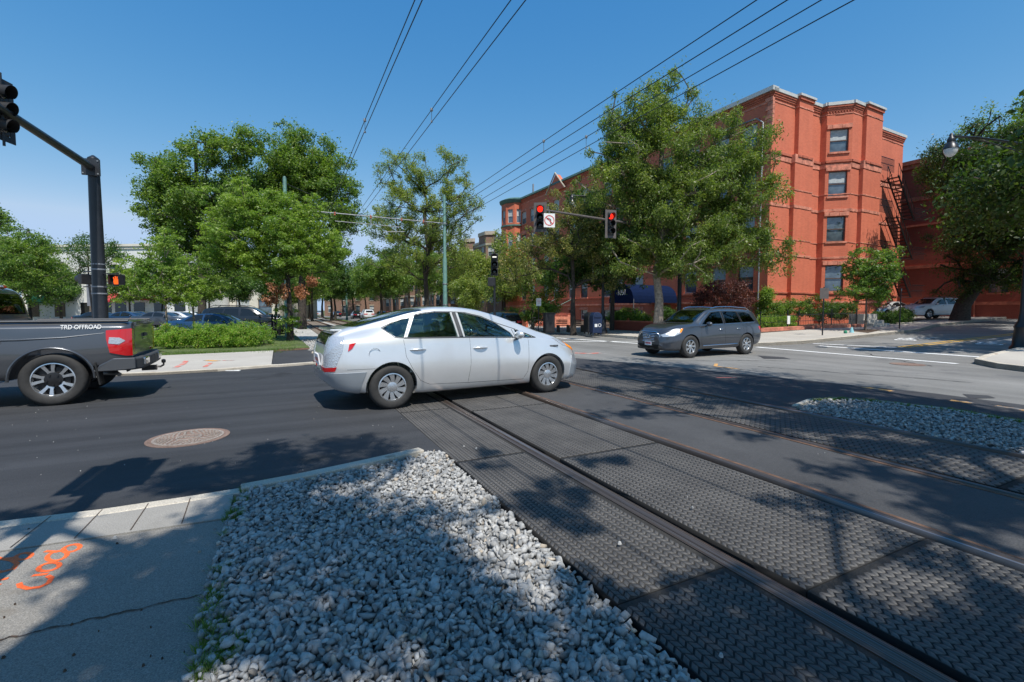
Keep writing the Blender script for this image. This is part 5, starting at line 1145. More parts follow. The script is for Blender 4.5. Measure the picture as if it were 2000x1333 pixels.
# fire escape on the recessed bay
fe = empty('fire_escape', (0, 0, 0), parent=root); rail = MB(); stair = MB()
levels = [(11.75, 0), (8.7, 1), (5.7, 2)]
for z, i in levels:
    deck = MB()
    x0, x1 = 10.1, 13.0
    for k in range(16): deck.bb(x0, x1, -1.15 + k * .07, -1.115 + k * .07, z - .03, z)
    deck.bb(x0, x1, -1.17, -1.12, z - .12, z); deck.bb(x0 - .02, x0 + .03, -1.15, 0, z - .12, z); deck.bb(x1 - .03, x1 + .02, -1.15, 0, z - .12, z)
    for x in (x0 + .1, x1 - .1): rail.tube([(x, -1.1, z - .1), (x, -.02, z - .95)], .025, 5)
    for hz in (.5, .95): rail.tube([(x0, 0, z + hz), (x0, -1.14, z + hz), (x1, -1.14, z + hz)], .028, 5)
    for k in range(22): x = x0 + (x1 - x0) * k / 21; rail.tube([(x, -1.14, z), (x, -1.14, z + .95)], .015, 4, cap=False)
    for k in range(6): y = -1.1 * k / 6; rail.tube([(x0, y, z), (x0, y, z + .95)], .009, 4, cap=False)
    zt, zb = z, z - 3.12; xs, xe = 13.95, 16.73                    # flight down to the far lower corner
    for y in (-.35, -1.05):
        stair.tube([(xs, y, zt), (xe, y, zb)], .06, 5); rail.tube([(xs, y, zt + .9), (xe, y, zb + .9)], .028, 5)
        for k in range(10): f = k / 9; rail.tube([(xs + (xe - xs) * f, y, zt + (zb - zt) * f), (xs + (xe - xs) * f, y, zt + (zb - zt) * f + .9)], .016, 4, cap=False)
    for k in range(13): f = (k + .5) / 13; stair.bb(xs + (xe - xs) * f - .12, xs + (xe - xs) * f + .12, -1.05, -.35, zt + (zb - zt) * f - .03, zt + (zb - zt) * f + .03)
    for k in range(14): deck.bb(16.73, 18.9, -1.15 + k * .08, -1.11 + k * .08, zb - .03, zb)
    for hz in (.5, .95): rail.tube([(16.73, -1.14, zb + hz), (18.9, -1.14, zb + hz), (18.9, 0, zb + hz)], .018, 5)
    for k in range(10): x = 16.73 + 1.7 * k / 9; rail.tube([(x, -1.14, zb), (x, -1.14, zb + .95)], .009, 4, cap=False)
    stair.tube([(16.83, -1.1, zb - .05), (14.0, -1.1, zb - .05)], .03, 5)
rail.obj('railing', M['black_metal'], fe); stair.obj('stairs', M['black_metal'], fe)
mb = MB(); mb.tube([(-.10, .55, .3), (-.10, .55, 13.6), (-.12, 1.0, 14.0), (-.12, 3.5, 14.05)], .05, 8); mb.obj('drainpipe', M['grey_metal'], root, smooth=50)
mb = MB(); mb.tube([(9.95, -.12, .3), (9.95, -.12, 14.73)], .05, 8); mb.obj('drainpipe', M['brownstone_dark'], root, smooth=50)
# ---- plainer neighbours built the same way
def block(name, label, org, rz, LX, LY, z, wall, cols_x=(), cols_y=(), floors=FL, frame='frame_white', cap='limestone', trimm='limestone', w_=1.1, extra=None, sills=True):
    rt = thing(name, label, 'building', (org[0], org[1], 0), rz); wl_ = MB(); st_ = MB(); cp = MB(); ws = []
    for (o_, u, L, cols) in (((0, 0), (1, 0), LX, cols_x), ((0, LY), (0, -1), LY, cols_y)):
        u = Vector(u); nr = Vector((u.y, -u.x)); ops = [(x, x + w_, a, b) for x in cols for a, b in floors]
        wall_open(wl_, o_, u, nr, L, -.3, z, ops); ws += [(o_, u, nr, q) for q in ops]
        if sills:
            for q in ops: trim(st_, o_, u, nr, q[0] - .1, q[1] + .1, q[3] + .02, q[3] + .25, .05); trim(st_, o_, u, nr, q[0] - .06, q[1] + .06, q[2] - .12, q[2] - .003, .07)
        trim(cp, o_, u, nr, -.2, L + .2, z - .55, z - .2, .14); trim(cp, o_, u, nr, -.25, L + .25, z - .198, z + .12, .28, .3)
    wall_open(wl_, (LX, 0), Vector((0, 1)), Vector((1, 0)), LY, -.3, z, []); wall_open(wl_, (LX, LY), Vector((-1, 0)), Vector((0, 1)), LX, -.3, z, []); wl_.add([(0, 0, z - .1), (LX, 0, z - .1), (LX, LY, z - .1), (0, LY, z - .1)], [(0, 1, 2, 3)])
    wl_.obj('wall', M[wall], rt, fix=False); cp.obj('cornice', M[cap], rt)
    if st_.v: st_.obj('stone_trim', M[trimm], rt)
    for i, (o_, u, nr, q) in enumerate(ws): window(rt, o_, u, nr, q[0], q[2], q[1] - q[0], q[3] - q[2], frame, blind=.5 if i % 3 == 0 else 0)
    if extra: extra(rt)
    return rt
def bl(Lx, Ly): v = Matrix.Rotation(BR, 2) @ Vector((Lx, Ly)); return (CX + v.x, CY + v.y)
def wing_extra(rt):
    mb = MB()
    for z0, z1 in ((10.6, 10.95), (5.0, 5.25), (1.9, 2.15), (8.5, 8.65)): trim(mb, (0, 16), Vector((0, -1)), Vector((-1, 0)), 0, 16, z0, z1, .1)
    mb.obj('stone_band', M['brownstone_dark'], rt)
    mb = MB(); [mb.tube([(-.1, y, .3), (-.1, y, 13.0)], .05, 6) for y in (9.5, 4.5)]; mb.obj('drainpipe', M['brownstone_dark'], rt)
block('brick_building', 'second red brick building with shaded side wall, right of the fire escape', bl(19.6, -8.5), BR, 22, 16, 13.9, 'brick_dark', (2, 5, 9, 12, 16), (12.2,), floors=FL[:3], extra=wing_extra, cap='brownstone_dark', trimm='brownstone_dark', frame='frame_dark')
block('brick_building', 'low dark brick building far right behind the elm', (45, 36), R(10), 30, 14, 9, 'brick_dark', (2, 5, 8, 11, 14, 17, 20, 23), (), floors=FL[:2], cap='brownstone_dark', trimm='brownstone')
# brown row houses beyond the turret, with projecting bays
def rowhouse(label, Yb, Ln, z, nb, wall):
    fl = [(2.6, 4.4), (5.9, 7.6), (9.0, 10.6)]
    def ex(rt):
        for k in range(nb):
            yb = Ln * (k + .5) / nb; w_ = MB(); pts = [(0, yb + 2.1), (-1.2, yb + 1.2), (-1.2, yb - 1.2), (0, yb - 2.1)]; rows = []
            for i in range(3):
                u, L = dirn(pts[i], pts[i + 1]); nr = Vector((u.y, -u.x)); ops = [((L - .9) / 2, (L + .9) / 2, a, b) for a, b in fl]; wall_open(w_, pts[i], u, nr, L, -.3, z + .9, ops); rows += [(pts[i], u, nr, q) for q in ops]
            w_.add([(p[0], p[1], z + .85) for p in pts], [(0, 1, 2, 3)]); b = w_.obj('bay', M[wall], rt, fix=False)
            t_ = MB()
            for i in range(3):
                u, L = dirn(pts[i], pts[i + 1]); nr = Vector((u.y, -u.x)); trim(t_, pts[i], u, nr, 0, L, z + .5, z + 1.0, .15)
                for a_, b_ in fl: trim(t_, pts[i], u, nr, 0, L, b_ + .05, b_ + .35, .05)
            t_.obj('bay_trim', M['limestone'], b)
            for p, u, nr, q in rows: window(b, p, u, nr, q[0], q[2], q[1] - q[0], q[3] - q[2], 'frame_white', blind=.5, name='window')
    return block('row_house', label, bl(0, Yb), BR, 12, Ln, z, wall, (), [1.0 + 3.0 * i for i in range(int(Ln / 3))], floors=fl, extra=ex)
rowhouse('brown brick row house with pale stone bays, next beyond the red turret', 38.3, 15, 11.6, 2, 'brick_brown')
rowhouse('brown brick row house, second beyond the red turret', 53.6, 15, 11.2, 2, 'brick_brown')
rowhouse('beige brick row house, third beyond the red turret', 68.9, 18, 11.4, 2, 'brick_brown')
rowhouse('farthest beige row house down the avenue', 87.2, 22, 12, 3, 'brick_brown')
# pale stoop wall, brick planter, steps
# cream storefront block on the far left
def shops(rt):
    mb = MB(); mb.bb(3, 7.4, -1.4, -.02, 3.0, 3.06)
    def aw(x0, x1, m, z0=2.9, z1=3.9, d=1.3, nm='awning'):
        q = MB(); q.add([(x0, 0, z1), (x1, 0, z1), (x1, -d, z0), (x0, -d, z0), (x0, 0, z1 - .06), (x1, 0, z1 - .06), (x1, -d, z0 - .25), (x0, -d, z0 - .25)], [(0, 3, 2, 1), (4, 5, 6, 7), (0, 4, 7, 3), (1, 2, 6, 5), (3, 7, 6, 2)]); return q.obj(nm, M[m], rt)
    aw(11.6, 16.2, 'awning_red'); aw(1.2, 3.8, 'awning_green', 2.7, 4.2, .5)
    q = MB(); q.bb(17.6, 20.2, -.5, -.05, 2.9, 4.8); q.obj('shop_sign', M['awning_red'], rt)
    q = MB(); [q.bb(x, x + 1.6, -.06, .0, .6, 2.6) for x in (1, 5, 9, 12, 14.2, 17, 20, 23)]; q.obj('shop_window', M['glass_dark'], rt)
    q = MB(); [q.bb(x, x + .38, -.09, -.03, 4.6, 5.15) for x in (10.5, 11.0, 11.6, 12.3, 12.8, 13.3)]; q.obj('shop_lettering', M['frame_dark'], rt)
    q = MB(); q.bb(-.1, 26, -.12, -.0, 5.6, 5.9); q.obj('ledge', M['limestone'], rt)
block('storefront_building', 'cream flat roofed building with red and green shop awnings behind the dark pole', (-70, 66), R(-4), 25, 14, 10.6, 'stucco_white', (6.2, 13.5, 19.0), (), floors=[(6.6, 7.9)], frame='frame_dark', cap='stucco', trimm='stucco', w_=1.1, extra=shops)
block('storefront_building', 'low tan shop building right of the cream building', (-44, 72), R(-4), 8, 12, 6.2, 'stucco', (1, 4.6), (), floors=[(1.0, 3.2)], frame='frame_dark', cap='limestone', trimm='limestone', w_=2.2)
block('storefront_building', 'pale low building behind the parked cars at far left', (-92, 55), R(-2), 21, 12, 6.5, 'stucco', (2, 6, 10, 14), (), floors=[(1.0, 3.2)], frame='frame_dark', w_=2.2)
block('storefront_building', 'distant pink brown building closing the avenue', (-52, 128), R(-6), 24, 12, 8, 'brick_brown', (1, 5, 9, 13, 17), (), floors=[(1.0, 2.8), (4.2, 5.8)], w_=1.2)
# ================================================================== PLANTERS, STEPS, FENCES
mb = MB(); 
t_ = thing('brick_planter', 'low brick planter wall with a white notice at the avenue pavement', 'planter', (place(1268, 28)[0], 28, .13), BR)
mb = MB(); mb.bb(-.15, .15, -1.8, 3.4, 0, .62); mb.bb(.15, 2.4, -1.8, -1.5, 0, .62); mb.obj('wall', M['brick_dark'], t_); mb = MB(); mb.bb(-.19, .19, -1.84, 3.44, .622, .70); mb.obj('coping', M['brownstone_dark'], t_)
mb = MB(); mb.bb(-.22, -.195, -1.1, -.8, .05, .6); mb.obj('notice', M['sign_white'], t_)
t_ = thing('front_steps', 'sunlit brownstone steps behind the black cabinet', 'steps', (place(1100, 38)[0], 38, .1), BR)
mb = MB()
for k in range(7): mb.bb(-1.9 + k * .32, 0, -1.1, 1.1, k * .17, k * .17 + .168)
mb.obj('treads', M['limestone'] if False else M['brownstone'], t_)
mb = MB(); [mb.bb(-2.0, .0, s_ * 1.25 - .12, s_ * 1.25 + .12, 0, .9) for s_ in (-1, 1)]; mb.obj('cheek_wall', M['brownstone'], t_)
mb = MB(); [mb.tube([(-1.9, s_ * 1.25, 1.5), (0, s_ * 1.25, 2.3)], .03, 5) for s_ in (-1, 1)]; mb.obj('handrail', M['copper'], t_)
t_ = thing('garden_wall', 'low orange brick garden wall above the parked black car', 'wall', (place(990, 40)[0], 40, .1), BR + R(90))
mb = MB(); mb.bb(-3.5, 3.0, -.12, .12, 0, .85); mb.obj('brickwork', M['brick'], t_); mb = MB(); mb.bb(-3.55, 3.05, -.16, .16, .852, .93); mb.obj('coping', M['brownstone'], t_)
def iron_fence(label, pts, h=.95, gap=.11):
    P = [Vector((p[0], p[1], H(p[0], p[1]) + .1)) for p in pts]; t_ = thing('iron_fence', label, 'fence', P[0]); pk = MB(); rl = MB(); ps = MB(); o = P[0]
    for i in range(len(P) - 1):
        a, b = P[i] - o, P[i + 1] - o; L = (b - a).length; n = int(L / gap)
        for k in range(n): p = a + (b - a) * k / n; pk.tube([p, p + Vector((0, 0, h))], .010, 4)
        for z in (.12, h * .5, h - .12): rl.tube([a + Vector((0, 0, z)), b + Vector((0, 0, z))], .014, 4)
        for k in range(int(L / 2.2) + 1): p = a + (b - a) * min(1, k * 2.2 / L); ps.tube([p - Vector((0, 0, .1)), p + Vector((0, 0, h + .1))], .028, 6); ps.lathe([(.045, h + .1), (.02, h + .17), (.001, h + .19)], c=p, n=6)
    pk.obj('pickets', M['black_metal'], t_); rl.obj('rails', M['black_metal'], t_); ps.obj('posts', M['black_metal'], t_); return t_
F1 = iron_fence('low black iron fence round the garden at the brick corner', [place(1485, 26)[:2], place(1560, 27.2)[:2], place(1668, 27.8)[:2]])
F1b = iron_fence('short black iron fence beside the concrete step', [place(1672, 27.9)[:2], place(1690, 28.6)[:2]])
mb = MB(); mb.bb(-.12, .12, -.012, .012, .35, .82); o = mb.obj('notice_board', M['sign_white']); x, y, z = place(1540, 26.6); o.location = (x, y, z + .1); o.rotation_euler = (0, 0, R(26)); tag(o, 'small white notice fixed on the iron fence', 'notice')
kerb_line('garden_kerb', [place(1470, 25.5)[:2], place(1560, 26.6)[:2], place(1690, 27.2)[:2]], .22, 0, .30, M['brownstone'], 'low tan stone kerb below the iron fence', 'kerb', 'thing')
x, y, z = place(1685, 28.4); mb = MB(); mb.bb(-.8, .8, -.4, .4, 0, .75); mb.bb(-.95, .95, -.7, -.4, 0, .38); mb.bb(-.95, .95, -1.0, -.7, 0, .2); o = mb.obj('concrete_step', M['concrete_far']); o.location = (x, y, z + .1); o.rotation_euler = (0, 0, BR); tag(o, 'grey concrete entrance step by the brick end wall', 'step')
sheet('tree_pit', [solve(1662, 652), solve(1690, 648), solve(1722, 650), solve(1695, 656)], .14, M['soil'])
# ================================================================== CARS
def pch(pts):
    X = np.array([p[0] for p in pts], float); Y = np.array([p[1] for p in pts], float); h = np.diff(X); d = np.diff(Y) / h
    m_ = np.zeros(len(X)); m_[0], m_[-1] = d[0], d[-1]
    for i in range(1, len(X) - 1):
        if d[i - 1] * d[i] > 0: w1, w2 = 2 * h[i] + h[i - 1], h[i] + 2 * h[i - 1]; m_[i] = (w1 + w2) / (w1 / d[i - 1] + w2 / d[i])
    def f(x):
        x = min(max(x, X[0]), X[-1]); i = min(int(np.searchsorted(X, x, 'right')) - 1, len(X) - 2); t = (x - X[i]) / h[i]
        return (1 + 2 * t) * (1 - t) ** 2 * Y[i] + t * (1 - t) ** 2 * h[i] * m_[i] + t * t * (3 - 2 * t) * Y[i + 1] + t * t * (t - 1) * h[i] * m_[i + 1]
    return f
class Body:
    def __init__(s, sp):
        s.f = {k: pch(v) for k, v in sp.items() if k in ('zb', 'zs', 'zt', 'ws', 'wl', 'wr', 'wm')}; s.L = sp['L']; s.sp = sp; s.edge = sp.get('edge', .07)
    def section(s, x, off=0.0, K=30):
        f = {k: g(x) for k, g in s.f.items()}; zb, zs, zt, ws, wl, wr, wm = f['zb'], f['zs'], f['zt'], f['ws'], f['wl'], f['wr'], f['wm']
        gh = max(zt - zs, .02); e = min(s.edge, gh * .45)
        mid = zb + (zs - zb) * .52
        C = [(0, zb), (wl * .6, zb), (wl * .93, zb + .01), (wl, zb + .06), (wl * .35 + wm * .65, zb + (mid - zb) * .5), (wm, mid), (wm * .45 + ws * .55, zs - .10), (ws, zs - .01)]
        g1 = zt - e
        for q in (.12, .5, .88): C.append((ws + (wr - ws) * q + .012 * math.sin(q * 3.14) * min(1, gh / .3), zs + (g1 - zs) * q))
        C += [(wr - .015, g1 + e * .35), (wr * .90, zt - e * .28), (wr * .6, zt - e * .08), (0, zt)]
        C = np.array(C); n = len(C); out = []
        seg = [2, 1, 2, 2, 3, 3, 2, 2, 2, 3, 2, 2, 2, 3]
        for i in range(n - 1):
            p0, p1, p2, p3 = C[max(i - 1, 0)], C[i], C[i + 1], C[min(i + 2, n - 1)]
            if i == 0: p0 = np.array([-C[1][0], C[1][1]])
            if i == n - 2: p3 = np.array([-C[n - 2][0], C[n - 2][1]])
            k = seg[i] if i < len(seg) else 2
            for j in range(k):
                t = j / k; d0, d1, d2 = (np.linalg.norm(p1 - p0) + 1e-6) ** .5, (np.linalg.norm(p2 - p1) + 1e-6) ** .5, (np.linalg.norm(p3 - p2) + 1e-6) ** .5
                m1 = (p2 - p1) + d1 * ((p1 - p0) / d0 - (p2 - p0) / (d0 + d1)) ; m2 = (p2 - p1) + d1 * ((p3 - p2) / d2 - (p3 - p1) / (d1 + d2))
                out.append((2 * t ** 3 - 3 * t ** 2 + 1) * p1 + (t ** 3 - 2 * t ** 2 + t) * m1 + (-2 * t ** 3 + 3 * t ** 2) * p2 + (t ** 3 - t ** 2) * m2)
        out.append(C[-1]); S = np.array(out)
        if off:
            d = np.gradient(S, axis=0); nr = np.stack([d[:, 1], -d[:, 0]], 1); nr /= np.linalg.norm(nr, axis=1)[:, None] + 1e-9; S = S + nr * off; S[:, 0] = np.maximum(S[:, 0], 0); S[0, 0] = S[-1, 0] = 0
        return S
    def mesh(s, name, off=0.0, x0=0.0, x1=None, nst=70, endoff=True):
        x1 = s.L if x1 is None else x1; xs = []
        for i in range(nst + 1):
            t = i / nst; u = .5 - .5 * math.cos(math.pi * t); xs.append(x0 + (x1 - x0) * (t * .55 + u * .45))
        V, Fc = [], []; K = None
        for x in xs:
            S = s.section(x, off); K = len(S); ring = [(y, z) for y, z in S] + [(-y, z) for y, z in S[-2:0:-1]]; xo = x
            if endoff and off: xo = x + (off if x > (x0 + x1) / 2 and x >= x1 - 1e-6 else (-off if x <= x0 + 1e-6 else 0))
            V += [(xo, y, z) for y, z in ring]
        n = 2 * K - 2
        for i in range(len(xs) - 1):
            for k in range(n): k2 = (k + 1) % n; Fc.append((i * n + k, (i + 1) * n + k, (i + 1) * n + k2, i * n + k2))
        # end caps as strips across
        for st_, fl in ((0, True), (len(xs) - 1, False)):
            b = st_ * n
            for k in range(K - 1):
                a_, c_ = k, k + 1; am, cm = (n - k) % n, (n - k - 1) % n; q = [b + a_, b + c_, b + cm, b + am]; q = list(dict.fromkeys(q))
                if len(q) >= 3: Fc.append(tuple(q if fl else q[::-1]))
        me = bpy.data.meshes.new(name); me.from_pydata(V, [], Fc); me.update()
        bm = bmesh.new(); bm.from_mesh(me); bmesh.ops.remove_doubles(bm, verts=bm.verts, dist=1e-5); bmesh.ops.recalc_face_normals(bm, faces=bm.faces); bm.to_mesh(me); bm.free(); return me
    def yz(s, x, z):                        # half width of the skin at (x, z)
        S = s.section(x); i0 = 3
        for i in range(i0, len(S) - 1):
            if (S[i][1] - z) * (S[i + 1][1] - z) <= 0 and S[i][1] != S[i + 1][1]:
                t = (z - S[i][1]) / (S[i + 1][1] - S[i][1]); return S[i][0] + (S[i + 1][0] - S[i][0]) * t
        return S[len(S) // 2][0]
def prism_side(pts, y0, y1):                # (x,z) outline extruded across
    mb = MB(); mb.poly3([(x, y0, z) for x, z in pts], (0, y1 - y0, 0)); return mb.mesh('cut')
def prism_front(pts, x0, x1):               # (y,z) outline extruded along
    mb = MB(); mb.poly3([(x0, y, z) for y, z in pts], (x1 - x0, 0, 0)); return mb.mesh('cut')
def prism_top(pts, z0, z1): mb = MB(); mb.prism(pts, z0, z1); return mb.mesh('cut')
def outward(me):
    bm = bmesh.new(); bm.from_mesh(me); bmesh.ops.recalc_face_normals(bm, faces=bm.faces)
    if bm.calc_volume(signed=True) < 0: bmesh.ops.reverse_faces(bm, faces=bm.faces)
    bm.to_mesh(me); bm.free(); return me
def boolean(me, cuts, op='DIFFERENCE', solver='MANIFOLD', fixme=True):
    if fixme: outward(me)
    [outward(c) for c in cuts]
    o = bpy.data.objects.new('t', me); COL.objects.link(o); tmp = []
    for c in cuts:
        co = bpy.data.objects.new('c', c); COL.objects.link(co); tmp.append(co)
        m_ = o.modifiers.new('b', 'BOOLEAN'); m_.operation = op; m_.solver = solver; m_.object = co
        m_.material_mode = 'INDEX'
    bpy.context.view_layer.update(); dg = bpy.context.evaluated_depsgraph_get()
    r_ = bpy.data.meshes.new_from_object(o.evaluated_get(dg))
    for x in tmp + [o]: bpy.data.objects.remove(x, do_unlink=True)
    return r_
def finish(me, name, parent, mats, ang=32):
    me.materials.clear()
    for m_ in mats: me.materials.append(m_)
    me.polygons.foreach_set('use_smooth', [True] * len(me.polygons)); me.set_sharp_from_angle(angle=R(ang)); me.name = name
    o = bpy.data.objects.new(name, me); COL.objects.link(o); o.parent = parent
    return o
def wn(o):
    m_ = o.modifiers.new('wn', 'WEIGHTED_NORMAL'); m_.keep_sharp = True; m_.weight = 70; return o
def lip(body, cuts, name, parent, mat_, o1=.003, o0=-.02, mats=None):
    """a lamp, grille or pane taken from the car's own skin"""
    sh = boolean(body.mesh('o', o1), [body.mesh('i', o0)]); r_ = []
    for c in cuts:
        me = boolean(sh.copy(), [c], 'INTERSECT', fixme=False)
        if len(me.polygons): r_.append(finish(me, name, parent, mats or [mat_], 40))
    return r_
def wheel(parent, x, y, r_, wd, side, style, name='wheel', tilt=0.0, rimr=None, seed=0):
    w_ = empty(name, (x, y, r_), parent=parent); w_.rotation_euler = (0, R(seed * 13), 0); rr_ = rimr or r_ * .66; h = wd / 2; mb = MB()
    mb.lathe([(rr_ - .005, -h * .8), (rr_ + .012, -h * .92), (r_ - .045, -h), (r_ - .016, -h * .86), (r_, -h * .62), (r_ + .001, h * .62), (r_ - .016, h * .86), (r_ - .045, h), (rr_ + .012, h * .92), (rr_ - .005, h * .8)], n=48, axis='Y', cap=False)
    mb.obj('tyre', M['tyre'], w_, smooth=50)
    mb = MB(); s = side; o_ = h * .80
    mb.lathe([(rr_, -o_), (rr_ * .93, -h * .5), (rr_ * .90, h * .5), (rr_, o_)], n=40, axis='Y', cap=False)
    mb.lathe([(rr_ + .004, s * o_), (rr_ - .018, s * (o_ + .006)), (rr_ - .024, s * (o_ - .02))], n=40, axis='Y', cap=False)
    def spoke(a0, w0, w1, ri, ro, yi, yo, mb, bend=0.0, th=.03):
        n = 5; vs = []
        for k in range(n + 1):
            t = k / n; rad = ri + (ro - ri) * t; wv = w0 + (w1 - w0) * t; yv = yi + (yo - yi) * t ** .8; aa = a0 + bend * t
            for sg in (-1, 1):
                px, pz = rad * math.cos(aa) - sg * wv * math.sin(aa), rad * math.sin(aa) + sg * wv * math.cos(aa); vs += [(px, s * yv, pz), (px, s * (yv - th), pz)]
        fs = []
        for k in range(n): b = k * 4; fs += [(b, b + 4, b + 6, b + 2), (b + 1, b + 3, b + 7, b + 5), (b, b + 1, b + 5, b + 4), (b + 2, b + 6, b + 7, b + 3)]
        mb.add(vs, fs)
    dk = MB()
    if style == 'turbine':
        for k in range(10): spoke(2 * math.pi * k / 10, .020, .040, .06, rr_ * .96, o_ - .012, o_ - .004, mb, .22)
        mb.lathe([(.075, s * (o_ - .03)), (.070, s * (o_ - .004)), (.03, s * (o_ + .004)), (.001, s * (o_ + .004))], n=20, axis='Y', cap=False)
    elif style == 'truck':
        for k in range(5):
            a_ = 2 * math.pi * k / 5 + .3
            for dd in (-1, 1): spoke(a_ + dd * .20, .016, .026, rr_ * .42, rr_ * .97, o_ - .022, o_ - .004, mb, dd * .08)
            spoke(a_, .045, .05, rr_ * .36, rr_ * .52, o_ - .03, o_ - .02, mb)
        dk.lathe([(rr_ * .44, s * (o_ - .05)), (rr_ * .42, s * (o_ - .02)), (rr_ * .2, s * (o_ - .012)), (.001, s * (o_ - .012))], n=24, axis='Y', cap=False)
        for k in range(5): a_ = 2 * math.pi * k / 5; dk.lathe([(.014, s * (o_ - .02)), (.014, s * (o_ + .004)), (.001, s * (o_ + .004))], c=(rr_ * .3 * math.cos(a_), 0, rr_ * .3 * math.sin(a_)), n=8, axis='Y', cap=False)
    else:
        for k in range(7): spoke(2 * math.pi * k / 7, .022, .018, .05, rr_ * .95, o_ - .018, o_ - .004, mb, .12); spoke(2 * math.pi * k / 7 + .30, .012, .013, rr_ * .45, rr_ * .95, o_ - .018, o_ - .006, mb, -.05)
        mb.lathe([(.07, s * (o_ - .03)), (.065, s * (o_ - .006)), (.03, s * (o_ + .002)), (.001, s * (o_ + .002))], n=20, axis='Y', cap=False)
    mb.obj('rim', M['alloy'], w_, smooth=35)
    dk.lathe([(rr_ * .92, s * h * .1), (.001, s * h * .1)], n=30, axis='Y', cap=False); dk.lathe([(rr_ * .72, s * h * .12), (rr_ * .72, s * h * .35), (rr_ * .3, s * h * .38), (.001, s * h * .38)], n=30, axis='Y', cap=False)
    dk.obj('brake_disc', M['dark_alloy'], w_, smooth=40); return w_
def seam(body, parent, paths, side, name='door_seam', w_=.006, m='arch'):
    mb = MB()
    for path in paths:
        P = []
        for i in range(len(path) - 1):
            (x0, z0), (x1, z1) = path[i], path[i + 1]; n = max(2, int(math.hypot(x1 - x0, z1 - z0) / .05))
            P += [(x0 + (x1 - x0) * k / n, z0 + (z1 - z0) * k / n) for k in range(n)]
        P.append(path[-1]); pts = [(x, side * (body.yz(x, z) - .0008), z) for x, z in P]; mb.tube(pts, w_ / 2, 4, cap=False)
    return mb.obj(name, M[m], parent, smooth=60)
def handle(body, parent, x, z, side, m, L=.2):
    mb = MB(); y = body.yz(x, z); n = 8; pts = [(x - L / 2 + L * k / n, side * (y + .004 + .032 * math.sin(math.pi * k / n) ** .6), z + .006 * math.sin(math.pi * k / n)) for k in range(n + 1)]
    mb.tube(pts, [.010 + .008 * math.sin(math.pi * k / n) for k in range(n + 1)], 8); return mb.obj('door_handle', M[m], parent, smooth=60)
def mirror(parent, x, y, z, side, m, s=1.0, fwd=1):
    mb = MB(); n = 9; prof = []
    for k in range(n): t = k / (n - 1); prof.append((max(.002, .085 * s * math.sin(math.pi * (t * .80 + .12)) ** .55), -.09 * s + .17 * s * t))
    mb.lathe(prof, n=18, axis='X'); 
    for i, v in enumerate(mb.v): mb.v[i] = (x + v[0] * .75, y + side * .12 * s + v[1] * 1.25, z + v[2] * .86)
    h_ = mb.obj('mirror', M[m], parent, smooth=60)
    mb = MB(); mb.tube([(x + .03, y - side * .03, z - .07 * s), (x + .01, y + side * .05 * s, z - .055 * s)], [.03, .024], 8); mb.obj('mirror_arm', M['plastic'], h_, smooth=60); return h_
def seats(parent, xs, zf, wy, m, zt=1.15):
    for x in xs:
        for y in (-wy, wy):
            mb = MB(); mb.box((x + .05, y, zf + .12), (.52, .50, .20)); R_ = Matrix.Rotation(R(-14), 3, 'Y'); mb.box((x - .25, y, zf + .45), (.15, .48, .62), rot=R_); mb.box((x - .36, y, zt - .0), (.10, .26, .20), rot=R_)
            bevel(mb.obj('seat', M[m], parent), .05, 3)
